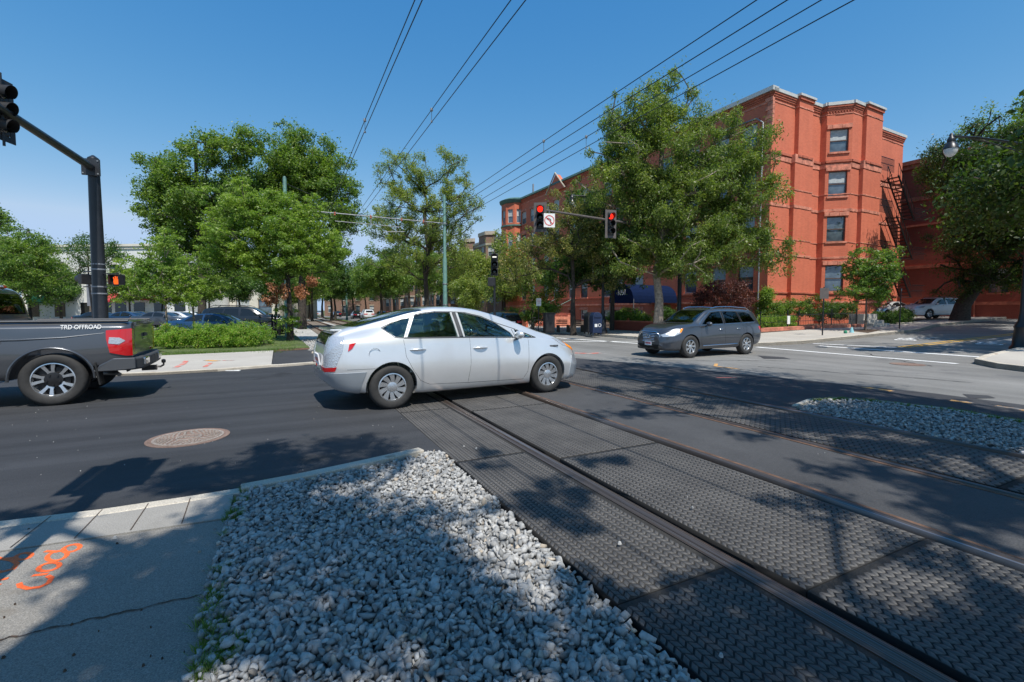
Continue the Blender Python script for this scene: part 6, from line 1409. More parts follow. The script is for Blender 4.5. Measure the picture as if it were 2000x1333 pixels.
def make_car(t_, sp, paint, detail=True, cabin=True):
    b = Body(sp); L = sp['L']; zf = .30
    outer = b.mesh('body', 0, nst=sp.get('nst', 76))
    cuts = []
    if cabin:
        ins = b.mesh('in', -.055, sp['cab'][0], sp['cab'][1], 40, False)
        bm = bmesh.new(); bm.from_mesh(ins)
        r_ = bmesh.ops.bisect_plane(bm, geom=bm.verts[:] + bm.edges[:] + bm.faces[:], plane_co=(0, 0, sp.get('zfloor', zf)), plane_no=(0, 0, 1), clear_inner=True)
        bmesh.ops.edgeloop_fill(bm, edges=[e for e in r_['geom_cut'] if isinstance(e, bmesh.types.BMEdge)])
        bmesh.ops.remove_doubles(bm, verts=bm.verts, dist=1e-5); bm.to_mesh(ins); bm.free(); cuts.append(ins)
        for w_ in sp['side_windows']:
            cuts.append(prism_side(w_, .25, 1.3)); cuts.append(prism_side(w_, -1.3, -.25))
        cuts.append(prism_front(sp['windshield'][0], sp['windshield'][1], sp['windshield'][2])); cuts.append(prism_front(sp['rear_window'][0], sp['rear_window'][2], sp['rear_window'][1]))
    ar = []
    for (x, r_) in sp['arches']:
        for s_ in (-1, 1):
            mb = MB(); y0, y1 = s_ * (b.f['wm'](x) - .27), s_ * 1.3; mb.lathe([(r_, y0), (r_, y1)], c=(x, 0, sp['wr_'] + .0), n=48, axis='Y', mi=1); me = mb.mesh('arch'); ar.append(me)
    for me in ar + cuts: me.materials.append(M[paint]); me.materials.append(M['arch'])
    for me in cuts: me.polygons.foreach_set('material_index', [1] * len(me.polygons))
    outer.materials.append(M[paint]); outer.materials.append(M['arch'])
    me = boolean(outer, cuts + ar + sp.get('extra_cuts', lambda b_: [])(b))
    body = wn(finish(me, 'body', t_, [M[paint], M['arch']], 30))
    if cabin:
        sh = boolean(b.mesh('o', -.010), [b.mesh('i', -.014)])
        gm = M[sp.get('glass', 'glass_clear')]
        def pane(cut, nm, mt=None):
            g = boolean(sh.copy(), [cut], 'INTERSECT', fixme=False)
            if len(g.polygons): return finish(g, nm, t_, [mt or gm], 60)
        for w_ in sp['side_windows']:
            g2 = [(x, z) for x, z in w_]; cx_, cz_ = sum(p[0] for p in g2) / len(g2), sum(p[1] for p in g2) / len(g2); g2 = [(x + (.02 if x > cx_ else -.02), z + (.02 if z > cz_ else -.02)) for x, z in g2]
            pane(prism_side(g2, .2, 1.35), 'side_window'); pane(prism_side(g2, -1.35, -.2), 'side_window')
        ws_, rw = sp['windshield'], sp['rear_window']
        pane(prism_front([(y * 1.02, z + (.02 if z > 1.2 else -.02)) for y, z in ws_[0]], ws_[1], ws_[2]), 'windshield', M['glass_clear'] if sp.get('ws_clear', True) else None); pane(prism_front([(y * 1.02, z + (.02 if z > 1.2 else -.02)) for y, z in rw[0]], rw[2], rw[1]), 'rear_window')
    return b, body
def W2L(p0, p1, sp, ax0, ax1, y_off, scale):
    pass
# ---- the silver hatchback ------------------------------------------------------------
PR = dict(L=4.46, edge=.075, wr_=.318,
    zb=[(0, .42), (.15, .30), (.45, .24), (.86, .20), (1.5, .17), (3.0, .17), (3.8, .18), (4.25, .20), (4.46, .32)],
    zs=[(0, .78), (.08, .90), (.22, .97), (.6, 1.0), (1.4, .985), (2.4, .95), (3.2, .915), (3.7, .88), (4.1, .78), (4.35, .66), (4.46, .56)],
    zt=[(0, .80), (.05, 1.00), (.12, 1.10), (.20, 1.145), (.45, 1.215), (.9, 1.335), (1.3, 1.435), (1.65, 1.478), (1.9, 1.482), (2.25, 1.452), (2.65, 1.36), (3.05, 1.225), (3.4, 1.095), (3.7, 1.005), (4.0, .90), (4.2, .81), (4.36, .71), (4.46, .60)],
    ws=[(0, .58), (.06, .69), (.2, .755), (.5, .79), (1.0, .805), (2.2, .815), (3.2, .805), (3.8, .765), (4.15, .68), (4.35, .50), (4.46, .30)],
    wl=[(0, .50), (.1, .66), (.35, .78), (.9, .815), (2.2, .80), (3.6, .81), (4.1, .78), (4.32, .62), (4.46, .40)],
    wm=[(0, .60), (.08, .73), (.25, .82), (.6, .866), (.9, .882), (1.5, .868), (2.2, .866), (3.0, .868), (3.55, .882), (3.9, .85), (4.15, .78), (4.33, .64), (4.46, .42)],
    wr=[(0, .55), (.1, .62), (.2, .63), (.5, .60), (1.0, .585), (1.5, .575), (2.0, .575), (2.5, .59), (2.9, .63), (3.4, .70), (3.7, .70), (4.1, .58), (4.35, .40), (4.46, .22)],
    arches=[(.86, .365), (3.555, .365)], cab=(.40, 3.55),
    side_windows=[[(.77, 1.155), (.93, 1.03), (1.05, 1.02), (1.20, 1.305), (1.08, 1.285), (.90, 1.225)],
                  [(1.10, 1.02), (1.90, 1.005), (1.85, 1.385), (1.6, 1.388), (1.38, 1.365), (1.27, 1.335)],
                  [(2.02, 1.00), (2.90, .98), (2.86, 1.05), (2.64, 1.20), (2.38, 1.31), (2.1, 1.372), (1.98, 1.382)],
                  [(2.97, .975), (3.32, .965), (2.95, 1.10)]],
    windshield=([(-.55, 1.04), (.55, 1.04), (.50, 1.41), (-.50, 1.41)], 2.3, 3.7), rear_window=([(-.57, 1.18), (.57, 1.18), (.55, 1.45), (-.55, 1.45)], 1.4, .22))
pa, pb = G(768, 800), G(1071, 767); d = (pb - pa).normalized(); SC = (pb - pa).length / 2.695
yaw = math.atan2(d.y, d.x); org = pa - d * .86 * SC + Vector((-d.y, d.x)) * .86 * SC
car = thing('silver_car', 'silver hatchback car crossing the tracks in the centre, with grey bumpers and ten spoke wheels', 'car', (org.x, org.y, 0), yaw); car.scale = (SC, SC, SC)
b, body = make_car(car, PR, 'silver')
for x in (.86, 3.555):
    for s in (-1, 1): wheel(car, x, s * .765, .318, .195, s, 'turbine', rimr=.205, seed=int(x * 3))
for s in (-1, 1):
    seam(b, car, [[(1.04, .99), (1.06, .75), (1.16, .55), (1.28, .38), (1.42, .315), (2.08, .29), (3.06, .27), (3.14, .40), (3.16, .70), (3.18, .95)], [(2.09, .99), (2.09, .60), (2.05, .29)], [(.50, .40), (.52, .22)], [(0.62, .60), (.25, .60)]], s)
    handle(b, car, 1.24, .84, s, 'silver', .24); handle(b, car, 2.26, .825, s, 'silver', .24)
    mirror(car, 2.93, s * .83, 1.02, s, 'silver', .95)
    seam(b, car, [[(1.05, 1.012), (2.0, .997), (3.34, .955)]], s, 'window_trim', .022, 'plastic')
    seam(b, car, [[(.76, 1.16), (.90, 1.232), (1.08, 1.292), (1.27, 1.342), (1.38, 1.372), (1.6, 1.395), (1.85, 1.392), (2.1, 1.380), (2.38, 1.318), (2.64, 1.208), (2.96, 1.105), (3.33, .96)], [(2.93, .98), (2.90, 1.10)], [(.76, 1.16), (.92, 1.022), (1.06, 1.012)]], s, 'window_trim', .014, 'plastic')
    seam(b, car, [[(1.96, 1.01), (1.915, 1.378)]], s, 'pillar_trim', .075, 'plastic')
    seam(b, car, [[(1.07, 1.02), (1.235, 1.322)]], s, 'window_trim', .018, 'silver_dark')
for s in (-1, 1):
    sd = (.25, 1.3) if s > 0 else (-1.3, -.25)
    lip(b, [prism_side([(-.05, 1.06), (.24, 1.05), (.20, .86), (.10, .62), (-.05, .60)], sd[0] + .2 if s > 0 else sd[0], sd[1] if s > 0 else sd[1] - .2)], 'tail_light', car, M['lens_clear'], .006)
    lip(b, [prism_side([(.29, .95), (.375, .97), (.32, .885), (.265, .85)], *sd)], 'tail_light_red', car, M['lens_red'], .009)
    lip(b, [prism_side([(-.02, .62), (.12, .64), (.10, .58), (-.02, .56)], *(sd if s > 0 else sd))], 'tail_light_red', car, M['lens_red'], .009)
    lip(b, [prism_side([(3.92, .80), (4.10, .76), (4.33, .62), (4.38, .66), (4.2, .78), (3.9, .90), (3.72, .93)], *sd)], 'headlight', car, M['lens_clear'], .005)
    lip(b, [prism_side([(4.02, .79), (4.22, .69), (4.32, .68), (4.22, .76), (4.0, .86)], *sd)], 'turn_signal', car, M['lens_amber'], .008)
lip(b, [prism_side([(-.1, .55), (.50, .56), (.44, .40), (.40, .1), (-.1, .1)], -1.3, 1.3)], 'rear_bumper', car, M['silver_dark'], .010)
lip(b, [prism_side([(4.12, .62), (4.6, .66), (4.6, .1), (4.02, .1), (4.06, .4)], -1.3, 1.3)], 'front_bumper', car, M['silver_dark'], .010)
lip(b, [prism_front([(-.50, .93), (.50, .93), (.55, 1.085), (-.55, 1.085)], -.2, .3)], 'hatch_window', car, M['glass_dark'], .006)
lip(b, [prism_front([(-.40, .30), (.40, .30), (.44, .48), (-.44, .48)], 4.2, 4.6)], 'grille', car, M['plastic'], .016)
mb = MB(); mb.box((.16, 0, 1.135), (.16, 1.12, .03)); bevel(mb.obj('spoiler', M['silver'], car), .012, 2)
mb = MB(); mb.box((-.02, 0, .70), (.02, .34, .16), rot=Matrix.Rotation(R(-8), 3, 'Y')); pl = mb.obj('number_plate', M['plate'], car)
mb = MB(); mb.box((-.032, 0, .70), (.005, .26, .05)); mb.obj('plate_digits', M['plate_red'], pl)
for s in (-1, 1):
    mb = MB(); [mb.box((3.62 + k * .030, s * (b.yz(3.6, .80) - .0), .80), (.022, .006, .030)) for k in range(6)]; mb.obj('badge', M['plastic'], car)
    mb = MB(); mb.lathe([(.085, -.001), (.085, .003), (.078, .004), (.078, -.001)], c=(.62, s * (b.yz(.62, .80)), .80), n=24, axis='Y', cap=False); mb.obj('fuel_flap', M['silver_dark'], car)
seats(car, (2.33, 1.43), .30, .36, 'interior'); 
mb = MB(); mb.box((3.03, 0, .82), (.55, 1.40, .30)); mb.box((3.15, 0, .95), (.32, 1.3, .10)); bevel(mb.obj('dashboard', M['interior_dark'], car), .05, 3)
mb = MB(); mb.bb(.9, 3.4, -.72, .72, .302, .32); mb.obj('floor', M['interior_dark'], car)
mb = MB(); mb.lathe([(.185 + .014 * math.cos(a), .014 * math.sin(a)) for a in [k * math.pi / 4 for k in range(9)]], n=24, axis='X', cap=False)
Rw = Matrix.Rotation(R(-25), 3, 'Y'); mb.v = [tuple(Rw @ Vector(v) + Vector((2.76, .36, .95))) for v in mb.v]; mb.tube([(2.76, .20, .95), (2.76, .52, .95)], .018, 6); mb.obj('steering_wheel', M['interior_dark'], car, smooth=60)
mb = MB(); mb.add([(3.00, -.62, 1.30), (3.34, -.60, 1.10), (3.34, .60, 1.10), (3.00, .62, 1.30)], [(0, 1, 2, 3)]); 
mb = MB()                                   # pale door cards and pillars seen through the glass
for s in (-1, 1): mb.bb(2.06, 3.0, s * .735, s * .75, .5, .93); mb.bb(1.15, 1.95, s * .735, s * .75, .5, .93)
mb.obj('door_card', M['interior_pale'], car)
# ---- the driver: dark clothed, both hands at the wheel, seen through the side glass
def person(name, label, pts, edges, rads, mats, cat='person', loc=(0, 0, 0), rz=0, scale=1.0):
    me = bpy.data.meshes.new(name); me.from_pydata(pts, edges, []); me.update(); o = bpy.data.objects.new(name, me); COL.objects.link(o)
    m_ = o.modifiers.new('s', 'SKIN'); o.modifiers.new('b', 'SUBSURF').levels = 2
    sk = me.skin_vertices[0].data
    for i, r_ in enumerate(rads): sk[i].radius = (r_[0], r_[1]) if isinstance(r_, tuple) else (r_, r_)
    sk[0].use_root = True; bpy.context.view_layer.update()
    nm = bpy.data.meshes.new_from_object(o.evaluated_get(bpy.context.evaluated_depsgraph_get())); bpy.data.objects.remove(o, do_unlink=True)
    return nm
pp = [(2.52, .36, .52), (2.46, .36, .72), (2.42, .36, .90), (2.40, .36, 1.02), (2.43, .36, 1.10), (2.45, .36, 1.19), (2.42, .19, .99), (2.62, .15, .82), (2.84, .25, .93), (2.92, .25, .99), (2.42, .53, .99), (2.62, .58, .82), (2.84, .46, .93), (2.92, .47, .99), (2.90, .27, .50), (2.90, .45, .50), (3.20, .26, .36), (3.20, .46, .36)]
pp = [(x - .22, y, z) for x, y, z in pp]
ee = [(0, 1), (1, 2), (2, 3), (3, 4), (4, 5), (2, 6), (6, 7), (7, 8), (8, 9), (2, 10), (10, 11), (11, 12), (12, 13), (0, 14), (0, 15), (14, 16), (15, 17)]
rd = [.15, .13, (.15, .12), .07, .055, .098, .065, .048, .036, .03, .065, .048, .036, .03, .085, .085, .06, .06]
me = person('driver', '', pp, ee, rd, None); me.materials.append(M['plastic']); me.materials.append(M['skin'])
for p in me.polygons:
    c = p.center
    if c.z > 1.06 or c.x > 2.64 and .9 < c.z: p.material_index = 1
me.polygons.foreach_set('use_smooth', [True] * len(me.polygons))
dr = bpy.data.objects.new('person', me); COL.objects.link(dr); dr.location = (org.x, org.y, 0); dr.rotation_euler = (0, 0, yaw); dr.scale = (SC, SC, SC); tag(dr, 'seated driver in dark clothes holding the wheel of the silver car', 'person')
mb = MB(); mb.lathe([(.02, .115), (.085, .085), (.112, .02), (.108, -.03), (.09, -.075)], n=14); mb.v = [(v[0] + 2.212, v[1] + .36, v[2] + 1.215) for v in mb.v]; mb.obj('hair', M['interior_dark'], dr, smooth=60)
# five fingers of each hand curled over the rim
mb = MB()
for hy in (.25, .47):
    for k in range(4): mb.tube([(2.905, hy - .036 + k * .022, .985), (2.955, hy - .036 + k * .022, 1.02 - .004 * k), (2.985, hy - .036 + k * .022, .985)], [.010, .010, .008], 6)
    mb.tube([(2.90, hy + (.03 if hy < .3 else -.03), .97), (2.94, hy + (.05 if hy < .3 else -.05), .99)], [.011, .009], 6)
mb.v = [(v[0] - .22, v[1], v[2]) for v in mb.v]; mb.obj('fingers', M['skin'], dr, smooth=60)
# ---- the dark grey SUV ---------------------------------------------------------------
SU = dict(L=4.99, edge=.09, wr_=.385, glass='glass_tint',
    zb=[(0, .50), (.15, .40), (.5, .32), (1.05, .28), (2.5, .27), (3.9, .27), (4.5, .25), (4.85, .26), (4.99, .40)],
    zs=[(0, .96), (.1, 1.02), (.5, 1.12), (1.2, 1.14), (2.4, 1.10), (3.3, 1.08), (3.7, 1.09), (4.3, 1.04), (4.7, .94), (4.92, .82), (4.99, .70)],
    zt=[(0, 1.0), (.05, 1.22), (.14, 1.42), (.28, 1.58), (.5, 1.665), (1.0, 1.715), (1.8, 1.74), (2.5, 1.725), (2.9, 1.655), (3.25, 1.46), (3.6, 1.24), (3.78, 1.19), (4.2, 1.16), (4.6, 1.08), (4.85, .97), (4.99, .80)],
    ws=[(0, .66), (.08, .80), (.3, .87), (.9, .905), (2.5, .915), (3.6, .90), (4.2, .86), (4.6, .74), (4.85, .58), (4.99, .42)],
    wl=[(0, .62), (.12, .80), (.5, .90), (1.1, .93), (2.5, .92), (3.9, .93), (4.5, .87), (4.8, .74), (4.99, .55)],
    wm=[(0, .68), (.08, .83), (.3, .92), (.8, .965), (1.1, .975), (1.7, .955), (2.5, .95), (3.3, .958), (3.95, .975), (4.4, .93), (4.7, .82), (4.88, .68), (4.99, .52)],
    wr=[(0, .60), (.15, .64), (.4, .66), (1.0, .675), (2.0, .68), (2.8, .69), (3.2, .72), (3.6, .78), (3.8, .80), (4.3, .72), (4.7, .58), (4.99, .34)],
    arches=[(1.05, .435), (3.95, .435)], cab=(.3, 3.7),
    side_windows=[[(.50, 1.22), (1.22, 1.20), (1.34, 1.56), (.95, 1.565), (.66, 1.50)], [(1.32, 1.195), (2.16, 1.17), (2.14, 1.60), (1.44, 1.585)], [(2.28, 1.165), (3.34, 1.145), (3.05, 1.36), (2.72, 1.56), (2.28, 1.60)]],
    windshield=([(-.68, 1.21), (.68, 1.21), (.60, 1.645), (-.60, 1.645)], 2.75, 3.9), rear_window=([(-.58, 1.22), (.58, 1.22), (.54, 1.54), (-.54, 1.54)], .5, -.1))
pa, pb = G(1349, 699.5), G(1458, 692.5); d = (pa - pb).normalized(); SC = (pa - pb).length / 2.90 * 1.0
yaw = math.atan2(d.y, d.x); org = pb - d * 1.05 * SC - Vector((-d.y, d.x)) * .95 * SC
suv = thing('grey_suv', 'dark grey SUV with chrome grille and silver roof rails turning in the intersection', 'car', (org.x, org.y, 0), yaw); suv.scale = (SC,) * 3
b, body = make_car(suv, SU, 'gun')
for x in (1.05, 3.95):
    for s in (-1, 1): wheel(suv, x, s * .855, .385, .235, s, 'seven', rimr=.24, seed=int(x))
for s in (-1, 1):
    seam(b, suv, [[(1.26, 1.14), (1.22, .85), (1.42, .52), (1.56, .36), (2.2, .34), (3.36, .33), (3.42, .5), (3.44, .8), (3.40, 1.10)], [(2.22, 1.13), (2.22, .7), (2.18, .34)]], s)
    seam(b, suv, [[(.5, 1.20), (1.3, 1.175), (3.4, 1.115)], [(.45, 1.22), (.62, 1.53), (.95, 1.61), (1.5, 1.635), (2.4, 1.63), (2.8, 1.58), (3.2, 1.34), (3.45, 1.15)]], s, 'chrome_trim', .016, 'chrome')
    seam(b, suv, [[(1.28, 1.2), (1.40, 1.58)], [(2.21, 1.17), (2.20, 1.6)]], s, 'window_trim', .05, 'arch'); seam(b, suv, [[(1.55, .42), (3.35, .40)]], s, 'sill_trim', .03, 'chrome')
    handle(b, suv, 1.52, .98, s, 'chrome', .22); handle(b, suv, 2.44, .965, s, 'chrome', .22); mirror(suv, 3.18, s * .90, 1.16, s, 'gun', 1.15)
    mb = MB(); mb.tube([(.55, s * .60, 1.66), (.75, s * .62, 1.735), (1.6, s * .63, 1.775), (2.4, s * .63, 1.765), (2.65, s * .63, 1.71)], .018, 6); mb.obj('roof_rail', M['chrome'], suv, smooth=60)
    sd = (.25, 1.3) if s > 0 else (-1.3, -.25)
    lip(b, [prism_side([(4.25, 1.02), (4.62, .95), (4.93, .80), (4.90, .73), (4.62, .76), (4.38, .86)], *sd)], 'headlight', suv, M['lens_clear'], .006)
    lip(b, [prism_side([(4.25, 1.02), (4.36, .995), (4.42, .89), (4.38, .87)], *sd)], 'turn_signal', suv, M['lens_amber'], .009)
    lip(b, [prism_side([(-.1, 1.06), (.34, 1.04), (.30, .92), (-.1, .88)], *sd)], 'tail_light', suv, M['lens_red'], .008)
    mb = MB(); mb.lathe([(.08, 0), (.085, .02), (.06, .03), (.001, .03)], c=(4.78, s * .62, .46), n=16, axis='X'); mb.obj('fog_light', M['lens_clear'], suv, smooth=50)
    mb = MB(); mb.tube([(4.90, s * .5, .42), (4.80, s * .66, .40), (4.62, s * .80, .42)], .016, 6); mb.obj('bumper_trim', M['chrome'], suv, smooth=50)
mb = MB(); out = [(.34, .86), (.46, .74), (.40, .62), (.20, .57)]; ring = [(5.03 - .12 * abs(y) ** 1.2, y, z) for y, z in [(-q[0], q[1]) for q in out[::-1]] + [(-.2, .89), (.2, .89)][:0] + out]
ring = [(5.00 - .25 * y * y, y, z) for y, z in [(-.34, .90), (.34, .90), (.50, .76), (.43, .61), (.22, .555), (-.22, .555), (-.43, .61), (-.50, .76)]]
gr = MB(); gr.tube(ring + [ring[0]], .018, 6); g_ = gr.obj('grille', M['chrome'], suv, smooth=60)
mb = MB(); mb.poly3([(x - .03, y, z) for x, y, z in ring], (-.05, 0, 0)); mb.obj('grille_back', M['arch'], g_)
mb = MB()
for k in range(5): z = .615 + k * .056; w_ = .46 - abs(z - .74) * .6; mb.tube([(4.985 - .25 * w_ * w_, -w_, z), (5.0, -w_ / 2, z), (5.01, 0, z), (5.0, w_ / 2, z), (4.985 - .25 * w_ * w_, w_, z)], .011, 5)
mb.obj('grille_bar', M['chrome'], g_, smooth=60)
mb = MB(); n = 16; el = [(5.035, .11 * math.cos(2 * math.pi * k / n), .74 + .062 * math.sin(2 * math.pi * k / n)) for k in range(n + 1)]; mb.tube(el[:11] , .011, 5); mb.tube([(5.035, 0, .80), (5.035, -.05, .70), (5.035, -.10, .69)], .01, 5); mb.tube([(5.035, 0, .80), (5.035, .05, .70), (5.035, .10, .69)], .01, 5); mb.tube(el[10:], .011, 5); mb.obj('emblem', M['chrome'], g_, smooth=60)
mb = MB(); mb.box((5.0, .0, .50), (.02, .32, .16)); pl = mb.obj('number_plate', M['plate'], suv); mb = MB(); mb.box((5.012, 0, .495), (.004, .25, .05)); mb.obj('plate_digits', M['plate_red'], pl)
lip(b, [prism_front([(-.42, .30), (.42, .30), (.5, .46), (-.5, .46)], 4.5, 5.2)], 'air_intake', suv, M['arch'], .006)
lip(b, [prism_side([(3.0, .20), (5.2, .20), (5.2, .33), (4.6, .345), (4.42, .30)], -1.3, 1.3)], 'lower_valance', suv, M['plastic'], .006)
seats(suv, (2.5, 1.6), .42, .4, 'interior_dark', 1.35)
mb = MB(); mb.box((3.4, 0, 1.02), (.55, 1.5, .28)); bevel(mb.obj('dashboard', M['interior'], suv), .05, 3); mb = MB(); mb.bb(.5, 3.5, -.8, .8, .302, .32); mb.obj('floor', M['interior_dark'], suv)
# ---- the grey pickup -----------------------------------------------------------------
TR = dict(L=5.80, edge=.05, wr_=.405, nst=80,
    zb=[(0, .62), (.3, .56), (.8, .50), (1.3, .42), (3.0, .40), (4.9, .42), (5.6, .40), (5.8, .55)],
    zs=[(0, 1.20), (.1, 1.205), (3.5, 1.20), (4.4, 1.20), (5.3, 1.12), (5.8, .90)],
    zt=[(0, 1.30), (.08, 1.315), (2.2, 1.31), (3.9, 1.30), (4.4, 1.28), (5.2, 1.20), (5.7, 1.06), (5.8, .96)],
    ws=[(0, .90), (.08, .95), (.3, .96), (3.0, .965), (5.0, .95), (5.5, .86), (5.8, .66)],
    wl=[(0, .90), (.1, .96), (.5, .985), (1.3, .985), (3.0, .96), (4.8, .985), (5.5, .90), (5.8, .75)],
    wm=[(0, .92), (.08, .98), (.4, 1.0), (.8, 1.012), (1.25, 1.02), (1.8, 1.0), (2.5, .985), (3.8, .985), (4.6, 1.01), (5.4, .95), (5.8, .76)],
    wr=[(0, .85), (.1, .89), (.3, .90), (3.0, .905), (4.6, .88), (5.4, .78), (5.8, .56)],
    arches=[(.96, .50), (4.70, .50)])
pa = G(106, 793); yaw = R(180 + 29); d = Vector((math.cos(yaw), math.sin(yaw))); lf = Vector((-d.y, d.x)); SC = 1.0
org = pa - d * .96 - lf * .98
trk = thing('grey_pickup', 'dark grey pickup truck leaving the photo on the left, tow hitch at its rear', 'pickup truck', (org.x, org.y, 0), yaw)
bedcut = prism_top([(.16, -.80), (1.64, -.80), (1.64, .80), (.16, .80)], .78, 1.6)
TR['extra_cuts'] = lambda b_: [bedcut]
for me_ in (bedcut,): me_.materials.append(M['grey_truck']); me_.materials.append(M['arch']); me_.polygons.foreach_set('material_index', [1] * len(me_.polygons))
b, body = make_car(trk, TR, 'grey_truck', cabin=False)
CB = dict(L=3.0, edge=.10, wr_=.4, zfloor=1.08, glass='glass_tint', zb=[(0, 1.0), (3.0, 1.0)], zs=[(0, 1.32), (1.6, 1.31), (3.0, 1.28)], zt=[(0, 1.42), (.05, 1.72), (.16, 1.86), (.4, 1.93), (1.2, 1.95), (1.9, 1.90), (2.4, 1.68), (3.0, 1.34)],
    ws=[(0, .86), (.1, .93), (.4, .955), (2.4, .95), (3.0, .88)], wl=[(0, .84), (.2, .92), (3.0, .9)], wm=[(0, .86), (.1, .93), (.4, .95), (3.0, .9)], wr=[(0, .70), (.12, .74), (.5, .76), (2.0, .76), (2.6, .80), (3.0, .82)], arches=[], cab=(.12, 2.8),
    side_windows=[[(.34, 1.40), (1.12, 1.38), (1.12, 1.80), (.62, 1.80), (.44, 1.70)], [(1.24, 1.38), (2.35, 1.36), (1.98, 1.74), (1.6, 1.81), (1.24, 1.81)]],
    windshield=([(-.78, 1.40), (.78, 1.40), (.68, 1.82), (-.68, 1.82)], 1.95, 3.2), rear_window=([(-.66, 1.42), (.66, 1.42), (.60, 1.76), (-.60, 1.76)], .3, -.3))
cab = empty('cab', (1.72, 0, 0), parent=trk)
bc, cb = make_car(cab, CB, 'grey_truck')
mb = MB(); mb.box((.10, 0, 1.865), (.05, .34, .045), rot=Matrix.Rotation(R(25), 3, 'Y')); mb.obj('brake_light', M['lens_red'], cab); mb = MB(); mb.box((.10, .0, 1.868), (.055, .12, .035), rot=Matrix.Rotation(R(25), 3, 'Y')); mb.obj('cargo_light', M['lens_clear'], cab)
mb = MB(); mb.bb(.3, 2.6, -.8, .8, 1.0, 1.02); [mb.box((x, y, 1.25), (.16, .5, .7)) for x in (.6, 1.5) for y in (-.38, .38)]; mb.obj('seat', M['interior_dark'], cab)
for x in (.96, 4.70):
    for s in (-1, 1): wheel(trk, x, s * .86, .405, .275, s, 'truck', rimr=.268, seed=int(x) + 1)
for s in (-1, 1):
    sd = (.6, 1.3) if s > 0 else (-1.3, -.6)
    lip(b, [prism_side([(-.1, 1.19), (.30, 1.16), (.30, 1.03), (.26, .80), (.06, .74), (-.1, .74)], *sd)], 'tail_light', trk, M['lens_red'], .018)
    lip(b, [prism_side([(.13, 1.04), (.26, 1.05), (.27, .95), (.14, .93), (.06, .99)], *sd)], 'reversing_light', trk, M['lens_clear'], .024)
    seam(b, trk, [[(1.69, 1.29), (1.69, .60), (1.66, .45)], [(1.84, 1.25), (1.84, .45)], [(3.2, 1.25), (3.2, .45)]], s, w_=.010)
    mb = MB(); mb.tube([(.03, s * .89, 1.31), (1.66, s * .895, 1.31)], .025, 6); mb.obj('bed_rail_cap', M['plastic'], trk, smooth=60)
    n = 24; pts = [(0.96 + .50 * math.cos(math.pi * (k / n)), s * (b.yz(0.96 + .50 * math.cos(math.pi * k / n), max(.6, .405 + .50 * math.sin(math.pi * k / n))) + .004), .405 + .50 * math.sin(math.pi * k / n)) for k in range(n + 1)]
    mb = MB(); mb.tube(pts, .022, 6); mb.obj('arch_lip', M['grey_truck'], trk, smooth=60)
    mb = MB(); mb.box((.42, s * .90, .47), (.02, .26, .36), rot=Matrix.Rotation(R(8), 3, 'Y')); mb.obj('mud_flap', M['black'], trk)
    mb = MB(); cx_, cz_ = 1.92 - .01, .96; mb.lathe([(.10, -.001), (.10, .004), (.09, .005), (.09, -.001)], c=(1.60, s * b.yz(1.60, .98), .98), n=26, axis='Y', cap=False); mb.obj('fuel_flap', M['plastic'], trk)
# crease along the bed side
    mb = MB(); pts = [(x, s * (b.yz(x, z) + .0), z) for x, z in ((.32, 1.12), (.8, 1.06), (1.3, 1.035), (1.9, 1.03), (3.0, 1.025))]; mb.tube(pts, [.004, .012, .016, .016, .016], 6); mb.obj('body_crease', M['grey_truck'], trk, smooth=60)
mb = MB(); mb.box((-.006, 0, 1.03), (.03, 1.52, .50)); mb.box((-.025, 0, 1.25), (.05, 1.52, .06)); mb.box((-.022, 0, 1.02), (.008, .36, .10)); bevel(mb.obj('tailgate', M['grey_truck'], trk), .012, 2)
mb = MB(); mb.box((-.035, 0, 1.05), (.02, .26, .06)); mb.obj('tailgate_handle', M['plastic'], trk)
bp = MB(); bp.prism([(.20, -1.0), (.20, 1.0), (-.02, 1.0), (-.13, .82), (-.15, .35), (-.15, -.35), (-.13, -.82), (-.02, -1.0)], .50, .70); bevel(bp.obj('rear_bumper', M['plastic'], trk), .03, 3)
for s in (-1, 1):
    mb = MB(); mb.poly3([(-.06, s * 1.0, .705), (.22, s * 1.005, .705), (.40, s * 1.01, .60), (.46, s * 1.01, .50), (.20, s * 1.005, .50), (-.06, s * 1.0, .52)], (0, -s * .05, 0)); bevel(mb.obj('bumper_corner', M['grey_truck'], trk), .012, 2)
    mb = MB(); mb.box((-.13, s * .60, .62), (.06, .34, .13), rz=s * R(0)); bevel(mb.obj('bumper_chrome', M['chrome'], trk), .02, 2)
mb = MB(); mb.box((-.08, 0, .43), (.22, .09, .09)); mb.tube([(-.16, 0, .45), (-.24, 0, .44), (-.29, 0, .47)], .02, 6); mb.lathe([(.001, .04), (.03, .03), (.036, 0), (.03, -.03), (.001, -.04)], c=(-.29, 0, .54), n=12); mb.tube([(-.29, 0, .47), (-.29, 0, .51)], .015, 6); mb.obj('tow_hitch', M['dark_alloy'], trk, smooth=50)
mb = MB(); mb.tube([(.5, .62, .44), (.25, .62, .42), (.22, .66, .40)], .035, 8); mb.obj('exhaust', M['galv'], trk, smooth=50)
mb = MB(); mb.tube([(.96, -.85, .40), (.96, .85, .40)], .06, 8); mb.tube([(4.7, -.85, .40), (4.7, .85, .40)], .05, 8); mb.bb(.3, 5.4, -.55, -.45, .42, .56); mb.bb(.3, 5.4, .45, .55, .42, .56); mb.obj('chassis', M['arch'], trk)
y_ = b.yz(.8, 1.215) + .007
tx = text_mesh('decal', 'TRD OFFROAD', .10, M['sign_white'], trk, (.60, y_ + .006, 1.215), (R(75), 0, R(180)), ext=.005, sx=.72)
